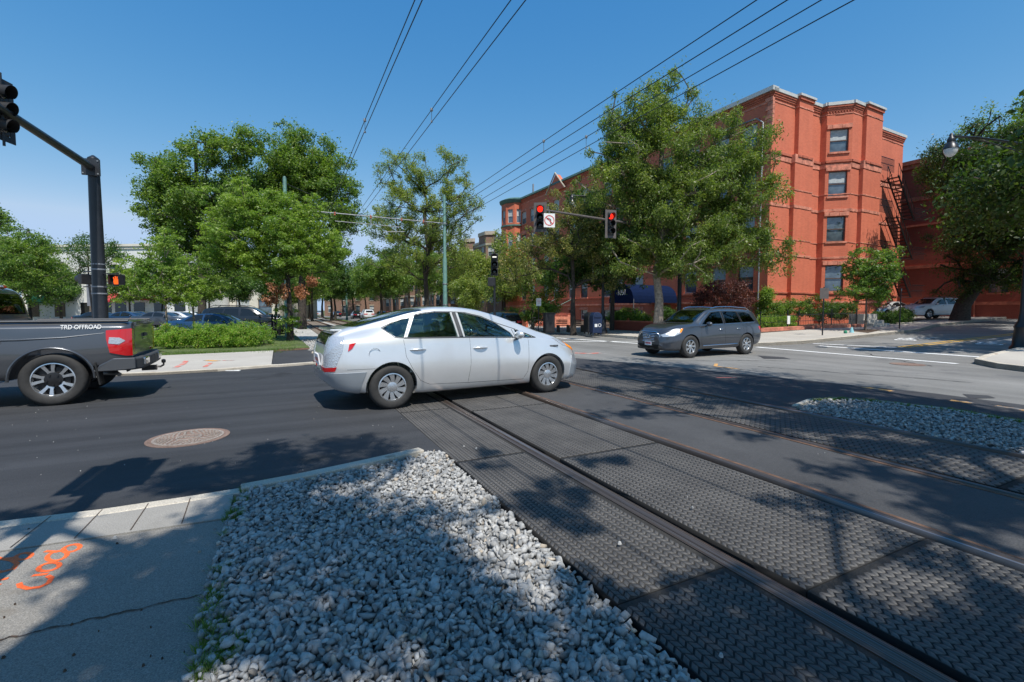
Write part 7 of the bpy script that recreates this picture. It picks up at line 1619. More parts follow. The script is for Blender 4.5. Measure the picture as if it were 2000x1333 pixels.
# ---- parked cars in the background: two built, the rest copied in other colours -------
SE = dict(L=4.7, edge=.07, wr_=.33, nst=40, glass='glass_dark',
    zb=[(0, .36), (.3, .24), (1, .2), (4, .2), (4.7, .32)], zs=[(0, .84), (.3, .93), (1.5, .93), (3.3, .90), (4.2, .76), (4.7, .56)],
    zt=[(0, .92), (.1, 1.02), (.5, 1.06), (.8, 1.10), (1.2, 1.28), (1.7, 1.42), (2.3, 1.45), (2.8, 1.39), (3.3, 1.15), (3.6, 1.0), (4.2, .88), (4.6, .74), (4.7, .62)],
    ws=[(0, .62), (.15, .76), (.5, .83), (2.3, .86), (3.8, .82), (4.4, .66), (4.7, .4)], wl=[(0, .6), (.3, .82), (1, .86), (4, .86), (4.5, .7), (4.7, .5)], wm=[(0, .64), (.2, .82), (1, .90), (2.3, .89), (3.7, .90), (4.4, .76), (4.7, .5)],
    wr=[(0, .56), (.5, .66), (1.0, .60), (1.6, .57), (2.3, .58), (3.0, .64), (3.5, .72), (4.2, .6), (4.7, .3)], arches=[(.95, .38), (3.7, .38)], cab=(.8, 3.4),
    side_windows=[[(1.05, 1.0), (1.95, .99), (1.95, 1.34), (1.6, 1.33), (1.3, 1.2)], [(2.05, .99), (3.2, .97), (2.75, 1.26), (2.4, 1.35), (2.05, 1.36)]],
    windshield=([(-.6, 1.03), (.6, 1.03), (.52, 1.36), (-.52, 1.36)], 2.75, 3.8), rear_window=([(-.54, 1.12), (.54, 1.12), (.5, 1.36), (-.5, 1.36)], 1.6, .5), ws_clear=False)
def parked(name, label, sp, paint, st='seven', wy=.78, rr=.33, rim=.2):
    t_ = thing(name, label, 'car', (0, 0, 0), 0, 'parked cars'); b, bd = make_car(t_, sp, paint); L = sp['L']; ax = [a[0] for a in sp['arches']]
    for x in ax:
        for s in (-1, 1): wheel(t_, x, s * wy, rr, .2, s, st, rimr=rim)
    zl = b.f['zs'](.1)
    for s in (-1, 1):
        sd = (.3, 1.3) if s > 0 else (-1.3, -.3)
        lip(b, [prism_side([(-.1, zl), (.25, zl), (.2, zl - .16), (-.1, zl - .18)], *sd)], 'tail_light', t_, M['lens_red'], .01); zh = b.f['zs'](L - .35)
        lip(b, [prism_side([(L - .7, zh + .08), (L + .1, zh - .02), (L + .1, zh - .16), (L - .5, zh - .08)], *sd)], 'headlight', t_, M['lens_clear'], .01)
        mirror(t_, sp['cab'][1] - .35, s * b.f['ws'](sp['cab'][1] - .35), b.f['zs'](2) + .08, s, paint)
    mb = MB(); mb.box((L + .0, 0, .50), (.04, .9, .22)); mb.obj('grille', M['arch'], t_); mb = MB(); mb.box((-.01, 0, zl - .12), (.02, .32, .15)); mb.obj('number_plate', M['plate'], t_)
    return t_
sed = parked('parked_sedan', 'dark blue parked sedan behind the roadside shrubs', SE, 'blue_car')
SV = dict(SU); SV['nst'] = 44; SV['glass'] = 'glass_dark'; SV['ws_clear'] = False
sv = parked('parked_suv', 'white SUV with roof rack parked behind the leaning elm', SV, 'white_car', wy=.86, rr=.385, rim=.24)
def put(o, px, Y, ang, sc=1.0):
    x, y, z = place(px, Y); o.location = (x, y, z + (.02 if z < .1 else .13)); o.rotation_euler = (0, 0, R(ang)); o.scale = (sc,) * 3; return o
mb = MB(); [mb.tube([(.6, s * .6, 1.72), (.8, s * .62, 1.80), (2.5, s * .62, 1.79), (2.7, s * .62, 1.72)], .02, 5) for s in (-1, 1)]; [mb.tube([(x, -.62, 1.8), (x, .62, 1.8)], .02, 5) for x in (1.1, 2.1)]; rr_ = mb.obj('roof_rack', M['black_metal'], sv)
kd = build_kids()
def cp(src, label, px, Y, ang, swap=None, sc=1.0):
    c = copy_tree(src, None, kd, swap); c['label'] = label; return put(c, px, Y, ang, sc)
put(sv, 1868, 34.0, 190, .88); put(sed, 330, 23.5, 12 , .92)
BLK, SIL, RED, WHT = {'white_car_paint': M['black_car'], 'blue_car_paint': M['black_car']}, {'white_car_paint': M['silver'], 'blue_car_paint': M['silver']}, {'blue_car_paint': M['red_car'], 'white_car_paint': M['red_car']}, {'blue_car_paint': M['white_car']}
GRY = {'white_car_paint': M['gun'], 'blue_car_paint': M['gun']}; BLU = {'white_car_paint': M['blue_car']}
cp(sed, 'silver sedan parked beside the brick end wall, left of the white SUV', 1772, 38, 195, SIL, .88)
cp(sv, 'black parked SUV whose roof shows above the shrubs', 398, 27.5, 14, BLK, .98)
cp(sed, 'black parked car just right of the black SUV', 440, 31, 14, BLK, .85)
cp(sed, 'blue parked car with pale reflections beyond the black SUV', 462, 35, 14, None, .85)
cp(sv, 'parked black car at the kerb beyond the silver car bonnet', 1003, 29, -62 + 180, BLK, .80)
for i, (src, px, Y, a, sw, lb) in enumerate(((sv, 722, 74, 116, None, 'white van parked far up the avenue'), (sed, 700, 80, 116, BLK, 'black car parked far up the avenue, left of the white van'), (sed, 752, 66, 116, GRY, 'grey car parked far up the avenue, right of the white van'),
     (sed, 205, 44, 5, BLU, 'blue car behind the dark signal pole base'), (sed, 232, 48, 5, None, 'second blue car right of the dark signal pole base'), (sed, 262, 40, 8, GRY, 'grey car seen beyond the young tree'), (sed, 295, 42, 8, SIL, 'silver car beyond the young tree'), (sed, 150, 45, 5, BLK, 'black car left of the dark signal pole base'),
     (sed, 380, 46, 10, SIL, 'silver car roof beyond the black SUV'), (sv, 440, 52, 10, SIL, 'silver SUV beyond the parked black cars'), (sed, 330, 50, 8, WHT, 'white car beyond the parked blue sedan'), (sed, 625, 110, 116, SIL, 'distant silver car left of the tracks'), (sed, 660, 100, 116, BLK, 'distant black car beside the far tree trunks'), (sed, 770, 58, 116, RED, 'dark red car just behind the silver car roof'))):
    cp(src, lb, px, Y, a, sw, .95)
# ================================================================== STREET FURNITURE
def signal_head(parent, loc, face, n=3, lit=None, backplate=True, sz=.34, shape='round', name='signal_head', plate='signal_yellowgrey'):
    """face: world angle of the lens direction"""
    h_ = empty(name, loc, face, parent); mb = MB(); H_ = n * sz
    for k in range(n):
        z = H_ / 2 - (k + .5) * sz; mb.box((-.09, 0, z), (.18, sz * .96, sz * .97))
    bevel(mb.obj('housing', M['signal_body'], h_), .02, 2)
    if backplate:
        mb = MB(); mb.bb(-.02, -.005, -sz * .82, -sz * .49, -H_ / 2 - .12, H_ / 2 + .12); mb.bb(-.02, -.005, sz * .49, sz * .82, -H_ / 2 - .12, H_ / 2 + .12); mb.bb(-.02, -.005, -sz * .49, sz * .49, H_ / 2, H_ / 2 + .12); mb.bb(-.02, -.005, -sz * .49, sz * .49, -H_ / 2 - .12, -H_ / 2); mb.obj('backplate', M[plate], h_)
    for k in range(n):
        z = H_ / 2 - (k + .5) * sz; mb = MB(); m_ = 20; r_ = sz * .42; vs = []
        for j in range(m_ + 1):
            a = R(-215 + 250 * j / m_) * -1; a = R(-35) + R(250) * j / m_
            ln = .24 * (.65 + .35 * math.sin(max(0, min(math.pi, (a + .6) / (math.pi + 1.2) * math.pi))))
            for x, rr_ in ((.0, r_), (ln, r_ * .97), (ln, r_ * .93), (.0, r_ * .94)): vs.append((x, rr_ * math.cos(a), z + rr_ * math.sin(a)))
        fs = [(j * 4 + q, (j + 1) * 4 + q, (j + 1) * 4 + (q + 1) % 4, j * 4 + (q + 1) % 4) for j in range(m_) for q in range(4)] + [(0, 1, 2, 3), (m_ * 4, m_ * 4 + 3, m_ * 4 + 2, m_ * 4 + 1)]
        mb.add(vs, fs); mb.obj('visor', M['signal_body'], h_, smooth=50)
        mb = MB(); on = (lit == k)
        if on and shape == 'bar': mb.box((.03, 0, z), (.02, r_ * 1.3, r_ * .36)); mb.obj('lens', M['bar_on'], h_)
        else:
            mb.lathe([(r_ * .90, .0), (r_ * .82, .02), (r_ * .5, .035), (.001, .04)], n=24, axis='X', cap=False); mb.v = [(v[0], v[1], v[2] + z) for v in mb.v]; mb.obj('lens', M['red_on'] if on else M['glass_dark'], h_, smooth=60)
    return h_
# left mast arm pole
x0, y0 = (196 - 1000) / F * 13.5, 13.5; base_ = at(198, 640, 13.5); base_ = Vector((base_.x, base_.y, 0))
t_ = thing('signal_pole', 'thick dark tapered signal pole with long mast arm behind the pickup bed', 'signal pole', base_)
mb = MB(); mb.lathe([(.24, 0), (.24, .25), (.20, .35), (.185, .4), (.165, 2.6), (.135, 5.75)], n=14); mb.lathe([(.14, 5.75), (.15, 5.78), (.13, 5.85), (.03, 5.93), (.001, 5.94)], n=14); mb.obj('pole', M['pole_dark'], t_, smooth=35)
tip = at(10, 217, 9.9) - base_; A_ = Vector((0, 0, 5.55)); dv = (tip - A_); dv.z = .1; 
mb = MB(); mb.tube([A_ + dv * .03, A_ + dv * .5, A_ + dv * 1.0, A_ + dv * 2.0], [.105, .095, .085, .065], 12); arm = mb.obj('mast_arm', M['pole_dark'], t_, smooth=50)
mb = MB(); dd = dv.normalized(); ang = math.atan2(dd.y, dd.x); mb.box((dd.x * .17, dd.y * .17, 5.55), (.05, .42, .46), rz=ang); mb.box((dd.x * .12, dd.y * .12, 5.55), (.03, .38, .40), rz=ang); mb.obj('arm_flange', M['pole_dark'], t_)
mb = MB(); [mb.lathe([(.025, 0), (.025, .03), (.001, .03)], c=(0, 0, 0), n=8, axis='X') for _ in range(1)]; mb.v = []; mb.f = []; mb.m = []
for sy in (-.17, .17):
    for sz in (-.18, .18): mb.box((dd.x * .20 - dd.y * sy, dd.y * .20 + dd.x * sy, 5.55 + sz), (.03, .035, .035), rz=ang)
mb.obj('flange_bolt', M['galv'], t_)
mb = MB(); [mb.lathe([(.185 - .008 * k, z), (.190 - .008 * k, z + .02), (.185 - .008 * k, z + .04)], n=16, cap=False) for k, z in enumerate((1.95, 2.15, 2.65, 2.80))]; mb.obj('clamp_band', M['grey_metal'], t_, smooth=50)
sh = thing('traffic_signal', 'black three lens traffic signal hanging off the mast arm at the top left', 'traffic signal', at(4, 214, 9.9)); c = signal_head(sh, (0, 0, 0), R(8), 3, None, True, .35, plate='signal_body')
mb = MB(); mb.tube([(0, 0, -.75), (0, 0, .75)], .025, 6); mb.obj('bracket', M['pole_dark'], sh)
# pedestrian signal with the lit hand, and a signal head seen from the side
ps = thing('pedestrian_signal', 'pedestrian signal showing a lit orange hand on the thick dark pole', 'pedestrian signal', at(228, 547, 13.3))
mb = MB(); mb.box((0, .06, 0), (.36, .16, .34)); bevel(mb.obj('housing', M['signal_body'], ps), .015, 2)
mb = MB(); mb.bb(-.18, .18, -.14, -.02, .16, .18); mb.bb(-.18, -.165, -.14, -.02, -.17, .16); mb.bb(.165, .18, -.14, -.02, -.17, .16); mb.obj('visor', M['signal_body'], ps)
hand = MB(); y = -.03
hand.poly3([(-.055, y, -.12), (.045, y, -.12), (.07, y, -.05), (.07, y, .0), (-.06, y, .0), (-.07, y, -.05)], (0, .01, 0))
for i, (fx, top) in enumerate(((-.048, .075), (-.014, .10), (.020, .09), (.053, .06))): hand.poly3([(fx - .011, y, -.001), (fx + .011, y, -.001), (fx * 1.35 + .010, y, top - .01), (fx * 1.35, y, top), (fx * 1.35 - .010, y, top - .01)], (0, .01, 0))
hand.poly3([(.07, y, -.06), (.105, y, .02), (.09, y, .035), (.066, y, -.02)], (0, .01, 0)); hand.v = [(v[0] * 1.3, v[1], v[2] * 1.25) for v in hand.v]; hand.obj('hand_symbol', M['hand_on'], ps)
mb = MB(); bx = base_.x - ps.location.x; by = base_.y - ps.location.y
for z in (.22, -.20): mb.tube([(bx, by, z), (.0, .06, z), (0, .06, z * .7)], .018, 6)
mb.obj('bracket', M['pole_dark'], ps); ps.scale = (.85, .85, .85)
ts = thing('traffic_signal', 'dark signal head seen from behind, left of the thick dark pole', 'traffic signal', at(163, 546, 13.7)); signal_head(ts, (0, 0, 0), R(160), 1, None, False, .30, plate='signal_body')
mb = MB(); bx = base_.x - ts.location.x; by = base_.y - ts.location.y
for z in (.22, -.22): mb.tube([(bx, by, z), (0, 0, z)], .018, 6)
mb.obj('bracket', M['pole_dark'], ts)
t2 = thing('street_sign', 'back of a tall pale grey sign on a dark slanted post behind the thick pole', 'sign', place(184, 17.5))
mb = MB(); zt = at(180, 545, 17.5).z; zb = at(180, 598, 17.5).z; mb.bb(-.22, .22, -.01, .01, zb, zt); mb.obj('sign_plate', M['grey_metal'], t2); mb = MB(); mb.tube([(.1, -.04, 0), (-.1, -.04, zt)], .035, 8); mb.obj('post', M['black_metal'], t2)
# street lamps -------------------------------------------------------------------------
def lamp(name, label, base3, arm_len, arm_z, dirv, s=1.0, pole=True, drop=.25, group=None):
    t_ = thing(name, label, 'street lamp', base3, 0, group); d = Vector(dirv).normalized()
    if pole:
        mb = MB(); mb.lathe([(.30 * s, 0), (.30 * s, .12), (.24 * s, .2), (.20 * s, .75), (.22 * s, .8), (.13 * s, 1.0), (.09, 1.3), (.06, arm_z), (.04, arm_z + .3), (.001, arm_z + .4)], n=12); mb.obj('pole', M['black_metal'], t_, smooth=40)
    mb = MB(); e = d * arm_len; mb.tube([(0, 0, arm_z - .05), (e.x * .3, e.y * .3, arm_z + .02), (e.x * .7, e.y * .7, arm_z + .06), (e.x, e.y, arm_z + .02)], [.045, .04, .035, .03], 8); mb.tube([(0, 0, arm_z - .5), (e.x * .25, e.y * .25, arm_z - .22), (e.x * .55, e.y * .55, arm_z - .06), (e.x * .8, e.y * .8, arm_z + .02)], .018, 6)
    mb.obj('arm', M['black_metal'], t_, smooth=60); lm = MB(); c = (e.x, e.y, arm_z)
    lm.lathe([(.02, .12), (.05, .08), (.05, .0), (.09, -.04), (.10, -.12), (.09, -.16), (.13, -.2), (.18, -.30 ), (.20, -.36), (.17, -.37)], c=c, n=18); f = lm.obj('lamp_head', M['pole_dark'], t_, smooth=50)
    gb = MB(); gb.lathe([(.175, -.37), (.165, -.46), (.12, -.55), (.05, -.60), (.001, -.61)], c=c, n=18, cap=False); gb.obj('globe', base('lamp_globe', (.55, .56, .58), .15)[0], f, smooth=60); return t_
q = G(1994, 694); e = at(1858, 268, 14.6)
lamp('street_lamp', 'pendant street lamp reaching in from the black pole at the right edge', (q.x, q.y, .13), (Vector((e.x, e.y)) - q).length, e.z - .13, (e.x - q.x, e.y - q.y, 0))
q = Vector(place(1177, 28)[:2]); e = at(1117, 388, 27.6)
lamp('street_lamp', 'black street lamp on a tall pole just behind the mailboxes', (q.x, q.y, .13), (Vector((e.x, e.y)) - q).length, e.z, (e.x - q.x, e.y - q.y, 0), group='street lamps')
q = Vector(((-30 - 1000) / F * 40, 40)); e = at(55, 449, 40)
lamp('street_lamp', 'distant pendant street lamp over the trees at the left edge', (q.x, q.y, .0), (Vector((e.x, e.y)) - q).length, e.z, (e.x - q.x, e.y - q.y, 0), group='street lamps')
q = Vector(place(1193, 30)[:2]); t_ = thing('post_lamp', 'small pale globe lamp on a post beside the tall black lamp pole', 'lamp', (q.x, q.y, .13)); zt = at(1190, 540, 30).z
mb = MB(); mb.lathe([(.09, 0), (.08, .5), (.045, .7), (.04, zt - .1), (.10, zt)], n=10); mb.obj('post', M['black_metal'], t_, smooth=50); mb = MB(); mb.lathe([(.10, zt), (.17, zt + .14), (.14, zt + .3), (.05, zt + .38), (.001, zt + .4)], n=14); mb.obj('globe', M['sign_white'], t_, smooth=60)
# right mast arm with two red signals and the no left turn sign -------------------------
q = Vector(place(1326, 28.6)[:2]); t_ = thing('signal_pole', 'dark signal pole with horizontal mast arm carrying two red signals', 'signal pole', (q.x, q.y, .13))
za = at(1326, 449, 28.6).z - .13; e = at(1045, 408, 20.6); v = Vector((e.x - q.x, e.y - q.y, e.z - .13))
mb = MB(); mb.lathe([(.18, 0), (.18, .2), (.14, .3), (.10, za + .25), (.001, za + .3)], n=12); mb.obj('pole', M['pole_dark'], t_, smooth=40)
mb = MB(); mb.tube([(0, 0, za - .1), (v.x * .3, v.y * .3, za - .1 + (v.z - za + .1) * .3), (v.x, v.y, v.z)], [.09, .065, .045], 10); mb.obj('mast_arm', M['signal_yellowgrey'], t_, smooth=50)
rl = [('red traffic signal nearest the no left turn sign', 1055, 424.5, 20.5, 50), ('red traffic signal on the mast arm left of the tall tree trunk', 1193, 438, 21.3, 50)]
for lb, px, py, Y, a in rl:
    s_ = thing('traffic_signal', lb, 'traffic signal', at(px, py, Y), 0, 'traffic signals on the mast arm'); signal_head(s_, (0, 0, 0), R(-98 if px < 1100 else -72), 3, 0, True, .345)
    mb = MB(); mb.tube([(0, .22, -.6), (0, .22, .6)], .025, 6); mb.obj('bracket', M['grey_metal'], s_)
ns = thing('road_sign', 'white no left turn sign with red circle under the mast arm', 'sign', at(1073, 431, 20.4), R(8)); mb = MB(); r_ = .30; mb.bb(-.25, .25, 0, .012, -r_, r_); bevel(mb.obj('sign_plate', M['sign_white'], ns), .02, 2, 60)
mb = MB()
def ringp(mb, r0, r1, y, n=32):
    vs = []
    for k in range(n): a = 2 * math.pi * k / n; vs += [(r0 * math.cos(a), y, r0 * math.sin(a)), (r1 * math.cos(a), y, r1 * math.sin(a)), (r0 * math.cos(a), y - .004, r0 * math.sin(a)), (r1 * math.cos(a), y - .004, r1 * math.sin(a))]
    fs = []
    for k in range(n): a, b_ = 4 * k, 4 * ((k + 1) % n); fs += [(a + 2, b_ + 2, b_ + 3, a + 3), (a + 1, a + 3, b_ + 3, b_ + 1), (a, b_, b_ + 2, a + 2)]
    mb.add(vs, fs)
ringp(mb, .19, .225, -.002); mb.poly3([(-.145, -.009, .12), (-.12, -.009, .145), (.145, -.009, -.12), (.12, -.009, -.145)], (0, .003, 0)); mb.obj('red_circle', M['sign_red'], ns)
mb = MB(); mb.poly3([(.04, -.003, -.14), (.075, -.003, -.14), (.075, -.003, .03), (.03, -.003, .085), (-.05, -.003, .085), (-.05, -.003, .05), (.015, -.003, .05), (.04, -.003, .02)], (0, -.004, 0)); mb.poly3([(-.04, -.003, .02), (-.04, -.003, .125), (-.13, -.003, .068)], (0, -.004, 0)); mb.obj('arrow', M['black_metal'], ns)
mb = MB(); mb.tube([(0, .04, .3), (0, .04, .42)], .02, 6); mb.obj('bracket', M['galv'], ns)
# tram signal post ----------------------------------------------------------------------
q = Vector(place(966, 19.5)[:2]); t_ = thing('tram_signal', 'black tram signal with a lit white horizontal bar on a black post', 'tram signal', (q.x, q.y, .0)); zc = at(968, 517, 19.5).z
mb = MB(); mb.lathe([(.12, 0), (.12, .15), (.07, .25), (.055, .4), (.05, zc - .55)], n=12); mb.obj('post', M['black_metal'], t_, smooth=40); signal_head(t_, (0, 0, zc), R(-88), 3, 0, False, .31, 'bar')
mb = MB(); mb.box((-.13, .0, at(960, 551, 19.5).z), (.30, .22, .36)); bevel(mb.obj('side_signal_box', M['signal_body'], t_), .02, 2)
# catenary poles, brackets, wires -----------------------------------------------------------
def cat_pole(label, base2, h, r_):
    t_ = thing('catenary_pole', label, 'pole', (base2[0], base2[1], 0), 0, 'green tram wire poles'); mb = MB(); mb.lathe([(r_ * 1.5, 0), (r_ * 1.5, .3), (r_ * 1.15, .45), (r_ * 1.1, h * .55), (r_ * .8, h * .56), (r_ * .75, h), (r_ * .5, h + .1), (.001, h + .12)], n=12); mb.obj('pole', M['pole_green'], t_, smooth=40)
    mb = MB(); [mb.lathe([(r_ * 1.25, z), (r_ * 1.3, z + .04), (r_ * 1.25, z + .08)], n=12, cap=False) for z in (1.8, 3.1, h * .8)]; mb.obj('band', M['galv'], t_); return t_
pA = W(27.9, 9.1); pB = W(27.9, .2); pC = W(76, 8.8); pD = W(76, .2)
cat_pole('thick green pole holding the tram wire bracket, right of the airy tree', pA, 8.55, .12); cat_pole('green pole rising through the crown of the bright green tree', pB, 8.55, .12); cat_pole('thin distant green pole beside the tracks', pC, 8.4, .12); cat_pole('distant green pole on the left of the tracks', pD, 8.4, .12)
t_ = thing('wire_span', 'pale horizontal tube between the green poles carrying the tram wires', 'wire bracket', (pA.x, pA.y, 0)); dv = pB - pA; mb = MB()
mb.tube([(0, 0, 6.9), dv + Vector((0, 0, 6.95))], .028, 6); mb.obj('cross_tube', M['grey_metal'], t_); mb = MB(); mb.tube([(0, 0, 8.2), dv * .35 + Vector((0, 0, 7.0))], .015, 5); mb.tube([dv + Vector((0, 0, 8.3)), dv * .6 + Vector((0, 0, 7.0))], .015, 5); mb.obj('stay', M['black_metal'], t_)
mb = MB(); mb.tube([dv * .3 + Vector((0, 0, 6.45)), dv * .72 + Vector((0, 0, 6.5))], .018, 6); mb.tube([dv * .5 + Vector((0, 0, 6.9)), dv * .5 + Vector((0, 0, 6.45))], .03, 6); mb.tube([dv * .28 + Vector((0, 0, 6.2)), dv * .42 + Vector((0, 0, 6.1))], .02, 6); mb.obj('registration_arm', M['grey_metal'], t_)
mb = MB()
for f in (.15, .3, .5, .72, .9): mb.lathe([(.03, -.1), (.06, -.05), (.03, 0), (.06, .05), (.03, .1)], c=dv * f + Vector((0, 0, 6.9)), n=8)
mb.obj('insulator', M['brownstone_dark'], t_)
WL = [(1.95, 4.30, 'left wire of the leftmost pair overhead'), (1.95, 4.08, 'right wire of the leftmost pair overhead'), (3.44, 4.49, 'left wire of the pair over the near track'), (3.44, 4.22, 'right wire of the pair over the near track'),
      (6.70, 4.27, 'first of the four wires over the far track, uppermost left'), (6.70, 4.01, 'second of the four wires over the far track'), (7.55, 4.24, 'third of the four wires over the far track'), (7.55, 4.00, 'fourth of the four wires, nearest the red building')]
for a0, Hh, lb in WL:
    a = a0 * ct; mb = MB(); pts = [W(s_, a, CAM_H + Hh + .10 * math.cos(2 * math.pi * (s_ - 4) / 46) * (1 if s_ < 150 else 0) - .05) for s_ in range(-24, 112, 4)]; mb.tube(pts, .0085, 5)
    tag(mb.obj('overhead_wire', M['black_metal']), lb, 'wire', 'tram wires overhead')
for a0, Hh, px, py, lb in ((3.44, 4.49, 843, 228, 'dropper with clamp joining the pair over the near track'), (6.70, 4.27, 1062, 278, 'dropper with clamp joining the first two of the four wires'), (7.55, 4.24, 1145, 262, 'dropper with clamp on the wires beside the tall green tree'), (1.95, 4.30, 714, 322, 'small clamp on the leftmost pair of wires')):
    a = a0 * ct; dv = ray(px, py); kk = (a) / (dv.x * ct + dv.y * st); P = Vector((0, 0, CAM_H)) + dv * kk; s_ = SA(P.x, P.y)[0]
    P = W(s_, a, CAM_H + Hh + .10 * math.cos(2 * math.pi * (s_ - 4) / 46) - .05); mb = MB(); mb.lathe([(.001, .05), (.03, .03), (.035, -.02), (.001, -.05)], c=P, n=8); mb.tube([P, P - Vector((0, 0, .27))], .006, 4); mb.box(P - Vector((0, 0, .26)), (.03, .06, .03))
    tag(mb.obj('wire_dropper', M['grey_metal']), lb, 'wire clamp', 'wire droppers')
# mailboxes, cabinet, posts, bicycle ----------------------------------------------------------
def mailbox(label, px, Y, m, logo, rz):
    x, y, z = place(px, Y); t_ = thing('mailbox', label, 'mailbox', (x, y, .13), rz, 'street mailboxes'); mb = MB(); pr = [(-.27, .12), (-.27, 1.0)] + [(-.27 * math.cos(math.pi * k / 10), 1.0 + .26 * math.sin(math.pi * k / 10)) for k in range(1, 10)] + [(.27, 1.0), (.27, .12)]
    mb.poly3([(a, -.26, b_) for a, b_ in pr], (0, .52, 0)); bevel(mb.obj('box', M[m], t_), .012, 2, 50); mb = MB(); [mb.bb(sx * .22 - .025, sx * .22 + .025, sy * .2 - .025, sy * .2 + .025, 0, .12) for sx in (-1, 1) for sy in (-1, 1)]; mb.obj('leg', M[m], t_)
    if logo:
        mb = MB(); mb.bb(-.17, -.02, -.275, -.262, .45, .62); mb.obj('emblem', M['sign_white'], t_); mb = MB(); ringp(mb, .07, .095, -.266, 18); mb.v = [(v[0] + .12, v[1], v[2] + .55) for v in mb.v]; mb.obj('emblem_ring', M['sign_white'], t_); mb = MB(); mb.bb(-.2, .2, -.30, -.262, .98, 1.02); mb.obj('pull_handle', M[m], t_)
mailbox('dark olive relay mailbox left of the blue mailbox', 1152, 26.6, 'black_metal', False, R(20)); mailbox('blue mailbox with white emblem beside the black lamp pole', 1163.5, 25.4, 'postbox_blue', True, R(12))
x, y, z = place(1177, 26.6); 
mb = MB(); mb.lathe([(.27, 0), (.27, .12), (.22, .2), (.20, .6), (.16, .75), (.12, .85)], n=14); o = mb.obj('pole_base', M['black_metal'], None, smooth=40); o.location = (x, y, .13); tag(o, 'fluted black cast bollard right beside the blue mailbox', 'bollard')
x, y, z = place(1072, 27.5); t_ = thing('utility_cabinet', 'tall black cabinet with foliage behind it on the avenue pavement', 'cabinet', (x, y, .13), R(15)); mb = MB(); mb.box((0, 0, .60), (.58, .5, 1.15)); bevel(mb.obj('casing', M['black_metal'], t_), .02, 2); mb = MB(); mb.box((0, 0, 1.2), (.64, .56, .05)); mb.obj('lid', M['black_metal'], t_); mb = MB(); mb.box((0, -.255, .6), (.46, .012, .95)); mb.box((.18, -.265, .62), (.03, .02, .12)); mb.obj('door', M['signal_body'], t_)
def post_sign(label, px, Y, ytop, ybot, w_, m, rz=0, back=False):
    x, y, z = place(px, Y); t_ = thing('street_sign', label, 'sign', (x, y, z + .13), rz); zt, zb = at(px, ytop, Y).z - z - .13, at(px, ybot, Y).z - z - .13; mb = MB(); mb.bb(-w_ / 2, w_ / 2, -.04, -.028, zb, zt); sgn = bevel(mb.obj('sign_plate', M[m], t_), .015, 2, 60); mb = MB(); mb.tube([(0, 0, 0), (0, 0, zt + .05)], .03, 8); mb.obj('post', M['black_metal'], t_, smooth=50); return t_
s_ = post_sign('grey backed sign on a black post in front of the shrubs', 1607, 22, 563, 584, .42, 'signal_yellowgrey')
post_sign('bare black post with small top on the side street pavement', 1757, 25, 564, 569, .06, 'grey_metal')
t_ = post_sign('white parking sign on a thin post left of the black cabinet', 1052, 28.5, 583, 598, .30, 'sign_white'); mb = MB(); [mb.bb(-.1, .1, -.046, -.041, 2.0 - .09 * k - .02, 2.0 - .09 * k) for k in range(3)]; mb.obj('red_lettering', M['sign_red'], t_)
post_sign('small white sign far off right of the thick green pole', 897, 40, 582, 587, .40, 'sign_white')
x, y, z = place(1664, 23.2); t_ = thing('leaning_post', 'short dark leaning post with pale blue base by the tree pit', 'post', (x, y, z + .13)); mb = MB(); mb.tube([(.02, 0, .18), (-.12, 0, .85)], .022, 8); mb.obj('rod', M['black_metal'], t_, smooth=60); mb = MB(); mb.lathe([(.10, 0), (.09, .06), (.05, .22), (.02, .28)], n=10); mb.obj('foot', plain('pale_blue_plastic', (.25, .50, .55), .5), t_, smooth=50)
mb = MB(); mb.lathe([(.001, .16), (.06, .13), (.08, .05), (.06, 0)], n=10); o = mb.obj('green_bag', M['awning_green'], None, smooth=60); x, y, z = place(1652, 22.8); o.location = (x, y, z + .13); tag(o, 'small green bundle lying left of the leaning post', 'bag')
def bicycle(label, px, Y, rz):
    x, y, z = place(px, Y); t_ = thing('bicycle', label, 'bicycle', (x, y, .13), rz)
    for xx in (-.5, .5):
        mb = MB(); n = 24; mb.tube([(xx + .33 * math.cos(2 * math.pi * k / n), 0, .34 + .33 * math.sin(2 * math.pi * k / n)) for k in range(n + 1)], .016, 6, cap=False); [mb.tube([(xx, 0, .34), (xx + .32 * math.cos(k * .52), 0, .34 + .32 * math.sin(k * .52))], .003, 3) for k in range(12)]; mb.obj('wheel', M['tyre'], t_)
    mb = MB(); bb_, st_, hd, rx, fx = (-.05, 0, .30), (-.2, 0, .78), (.35, 0, .80), (-.5, 0, .34), (.5, 0, .34)
    for a, b_ in ((bb_, st_), (bb_, hd), (st_, hd), (bb_, rx), (st_, rx), (hd, fx), (st_, (-.23, 0, .9)), (hd, (.33, 0, .95))): mb.tube([a, b_], .016, 6)
    mb.obj('frame', M['black_metal'], t_); mb = MB(); mb.tube([(.30, -.25, .96), (.36, -.1, .97), (.36, .1, .97), (.30, .25, .96)], .012, 6); mb.obj('handlebar', M['black_metal'], t_); mb = MB(); mb.box((-.25, 0, .92), (.24, .12, .04)); bevel(mb.obj('saddle', M['black'], t_), .015, 2)
bicycle('dark bicycle locked to the sign post left of the black cabinet', 1050, 27.6, R(25))
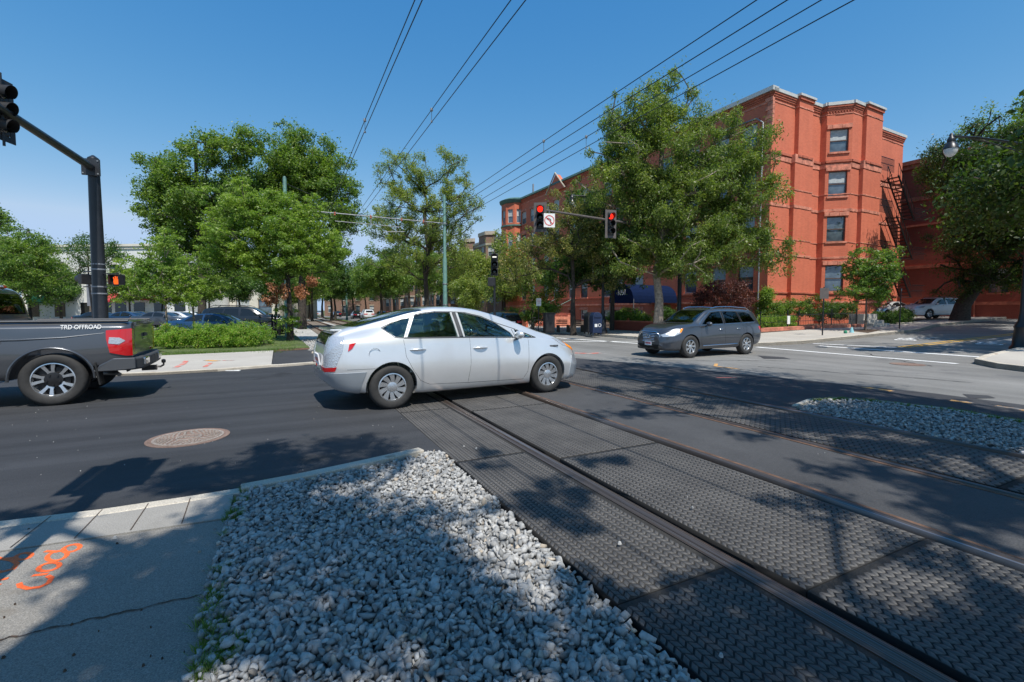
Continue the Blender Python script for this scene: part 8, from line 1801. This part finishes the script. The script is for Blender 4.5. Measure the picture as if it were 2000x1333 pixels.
for i, px in enumerate((1100, 1128)):
    x, y, z = place(px, 28.5); t_ = thing('bench', 'low dark bench by the kerb, ' + ('left of the tree trunk' if i == 0 else 'right of the tree trunk'), 'bench', (x, y, .13), R(20)); mb = MB(); [mb.box((0, -.18 + k * .09, .44), (.75, .07, .03)) for k in range(5)]; mb.obj('seat', M['black_metal'], t_); mb = MB(); [mb.bb(sx * .34 - .02, sx * .34 + .02, -.2, .2, 0, .42) for sx in (-1, 1)]; mb.obj('leg', M['black_metal'], t_); mb = MB(); [mb.box((0, .2, .55 + k * .1), (.75, .02, .06)) for k in range(3)]; mb.obj('backrest', M['black_metal'], t_)
for i, (px, Y) in enumerate(((532, 25.5), (522, 28), (538, 24.2), (545, 27))):
    x, y, z = place(px, Y); mb = MB(); mb.lathe([(.06, 0), (.06, 1.15), (.08, 1.18), (.05, 1.28), (.001, 1.3)], n=8); o = mb.obj('bollard', M['black_metal'], None, smooth=40); o.location = (x, y, 0); tag(o, ['dark post behind the bright green tree, second from left', 'leftmost dark post near the parked black cars', 'dark post third from left, nearest the camera', 'rightmost dark post behind the bright green tree'][i], 'bollard', 'dark posts beside the planting')
x, y, z = place(455, 14.6) if False else place(455, 12.2); g = G(455, 725); mb = MB(); mb.box((0, 0, .006), (.34, .06, .012)); mb.box((.1, .02, .014), (.14, .05, .012)); o = mb.obj('litter', M['sign_white']); o.location = (g.x, g.y, .002); tag(o, 'scrap of white litter on the road edge by the far left pavement', 'litter')
# an unseen post beside the camera throws the rounded shadow on the near road
g1 = G(255, 905); t_ = thing('signal_post', 'signal post left of the camera whose shadow falls on the near road', 'signal post', (0, 0, 0)); k = 1 / math.tan(R(SUN_EL)); hz = 4.7
bx, by = g1.x - SD.x * hz * k, g1.y - SD.y * hz * k; t_.location = (bx, by, 0)
mb = MB(); mb.tube([(0, 0, 0), (0, 0, 3.5)], .07, 10); mb.obj('post', M['pole_dark'], t_); signal_head(t_, (0, 0, 4.1), R(115), 3, None, True, .36, plate='signal_body')

# pieces that are separate things of one kind become separate parts
def explode(o, nm):
    me = o.data; n = len(me.vertices); par = list(range(n))
    def fd(x):
        while par[x] != x: par[x] = par[par[x]]; x = par[x]
        return x
    for p in me.polygons:
        vs = p.vertices; r0 = fd(vs[0])
        for v in vs[1:]: par[fd(v)] = r0
    gr = {}
    for p in me.polygons: gr.setdefault(fd(p.vertices[0]), []).append(p)
    for k, ps in gr.items():
        ids = sorted({v for p in ps for v in p.vertices}); mp = {v: i for i, v in enumerate(ids)}
        m2 = bpy.data.meshes.new(nm); m2.from_pydata([me.vertices[v].co[:] for v in ids], [], [[mp[v] for v in p.vertices] for p in ps]); m2.update()
        q = link(nm, m2, o.parent, [m for m in me.materials]); q.location = o.location; q.rotation_euler = o.rotation_euler
    bpy.data.objects.remove(o, do_unlink=True)
for o in [o for o in bpy.data.objects if o.type == 'MESH' and o.name.split('.')[0] in ('shop_window', 'shop_lettering', 'cheek_wall', 'insulator', 'handrail', 'awning_post', 'flange_bolt')]:
    explode(o, {'shop_lettering': 'shop_letter'}.get(o.name.split('.')[0], o.name.split('.')[0]))
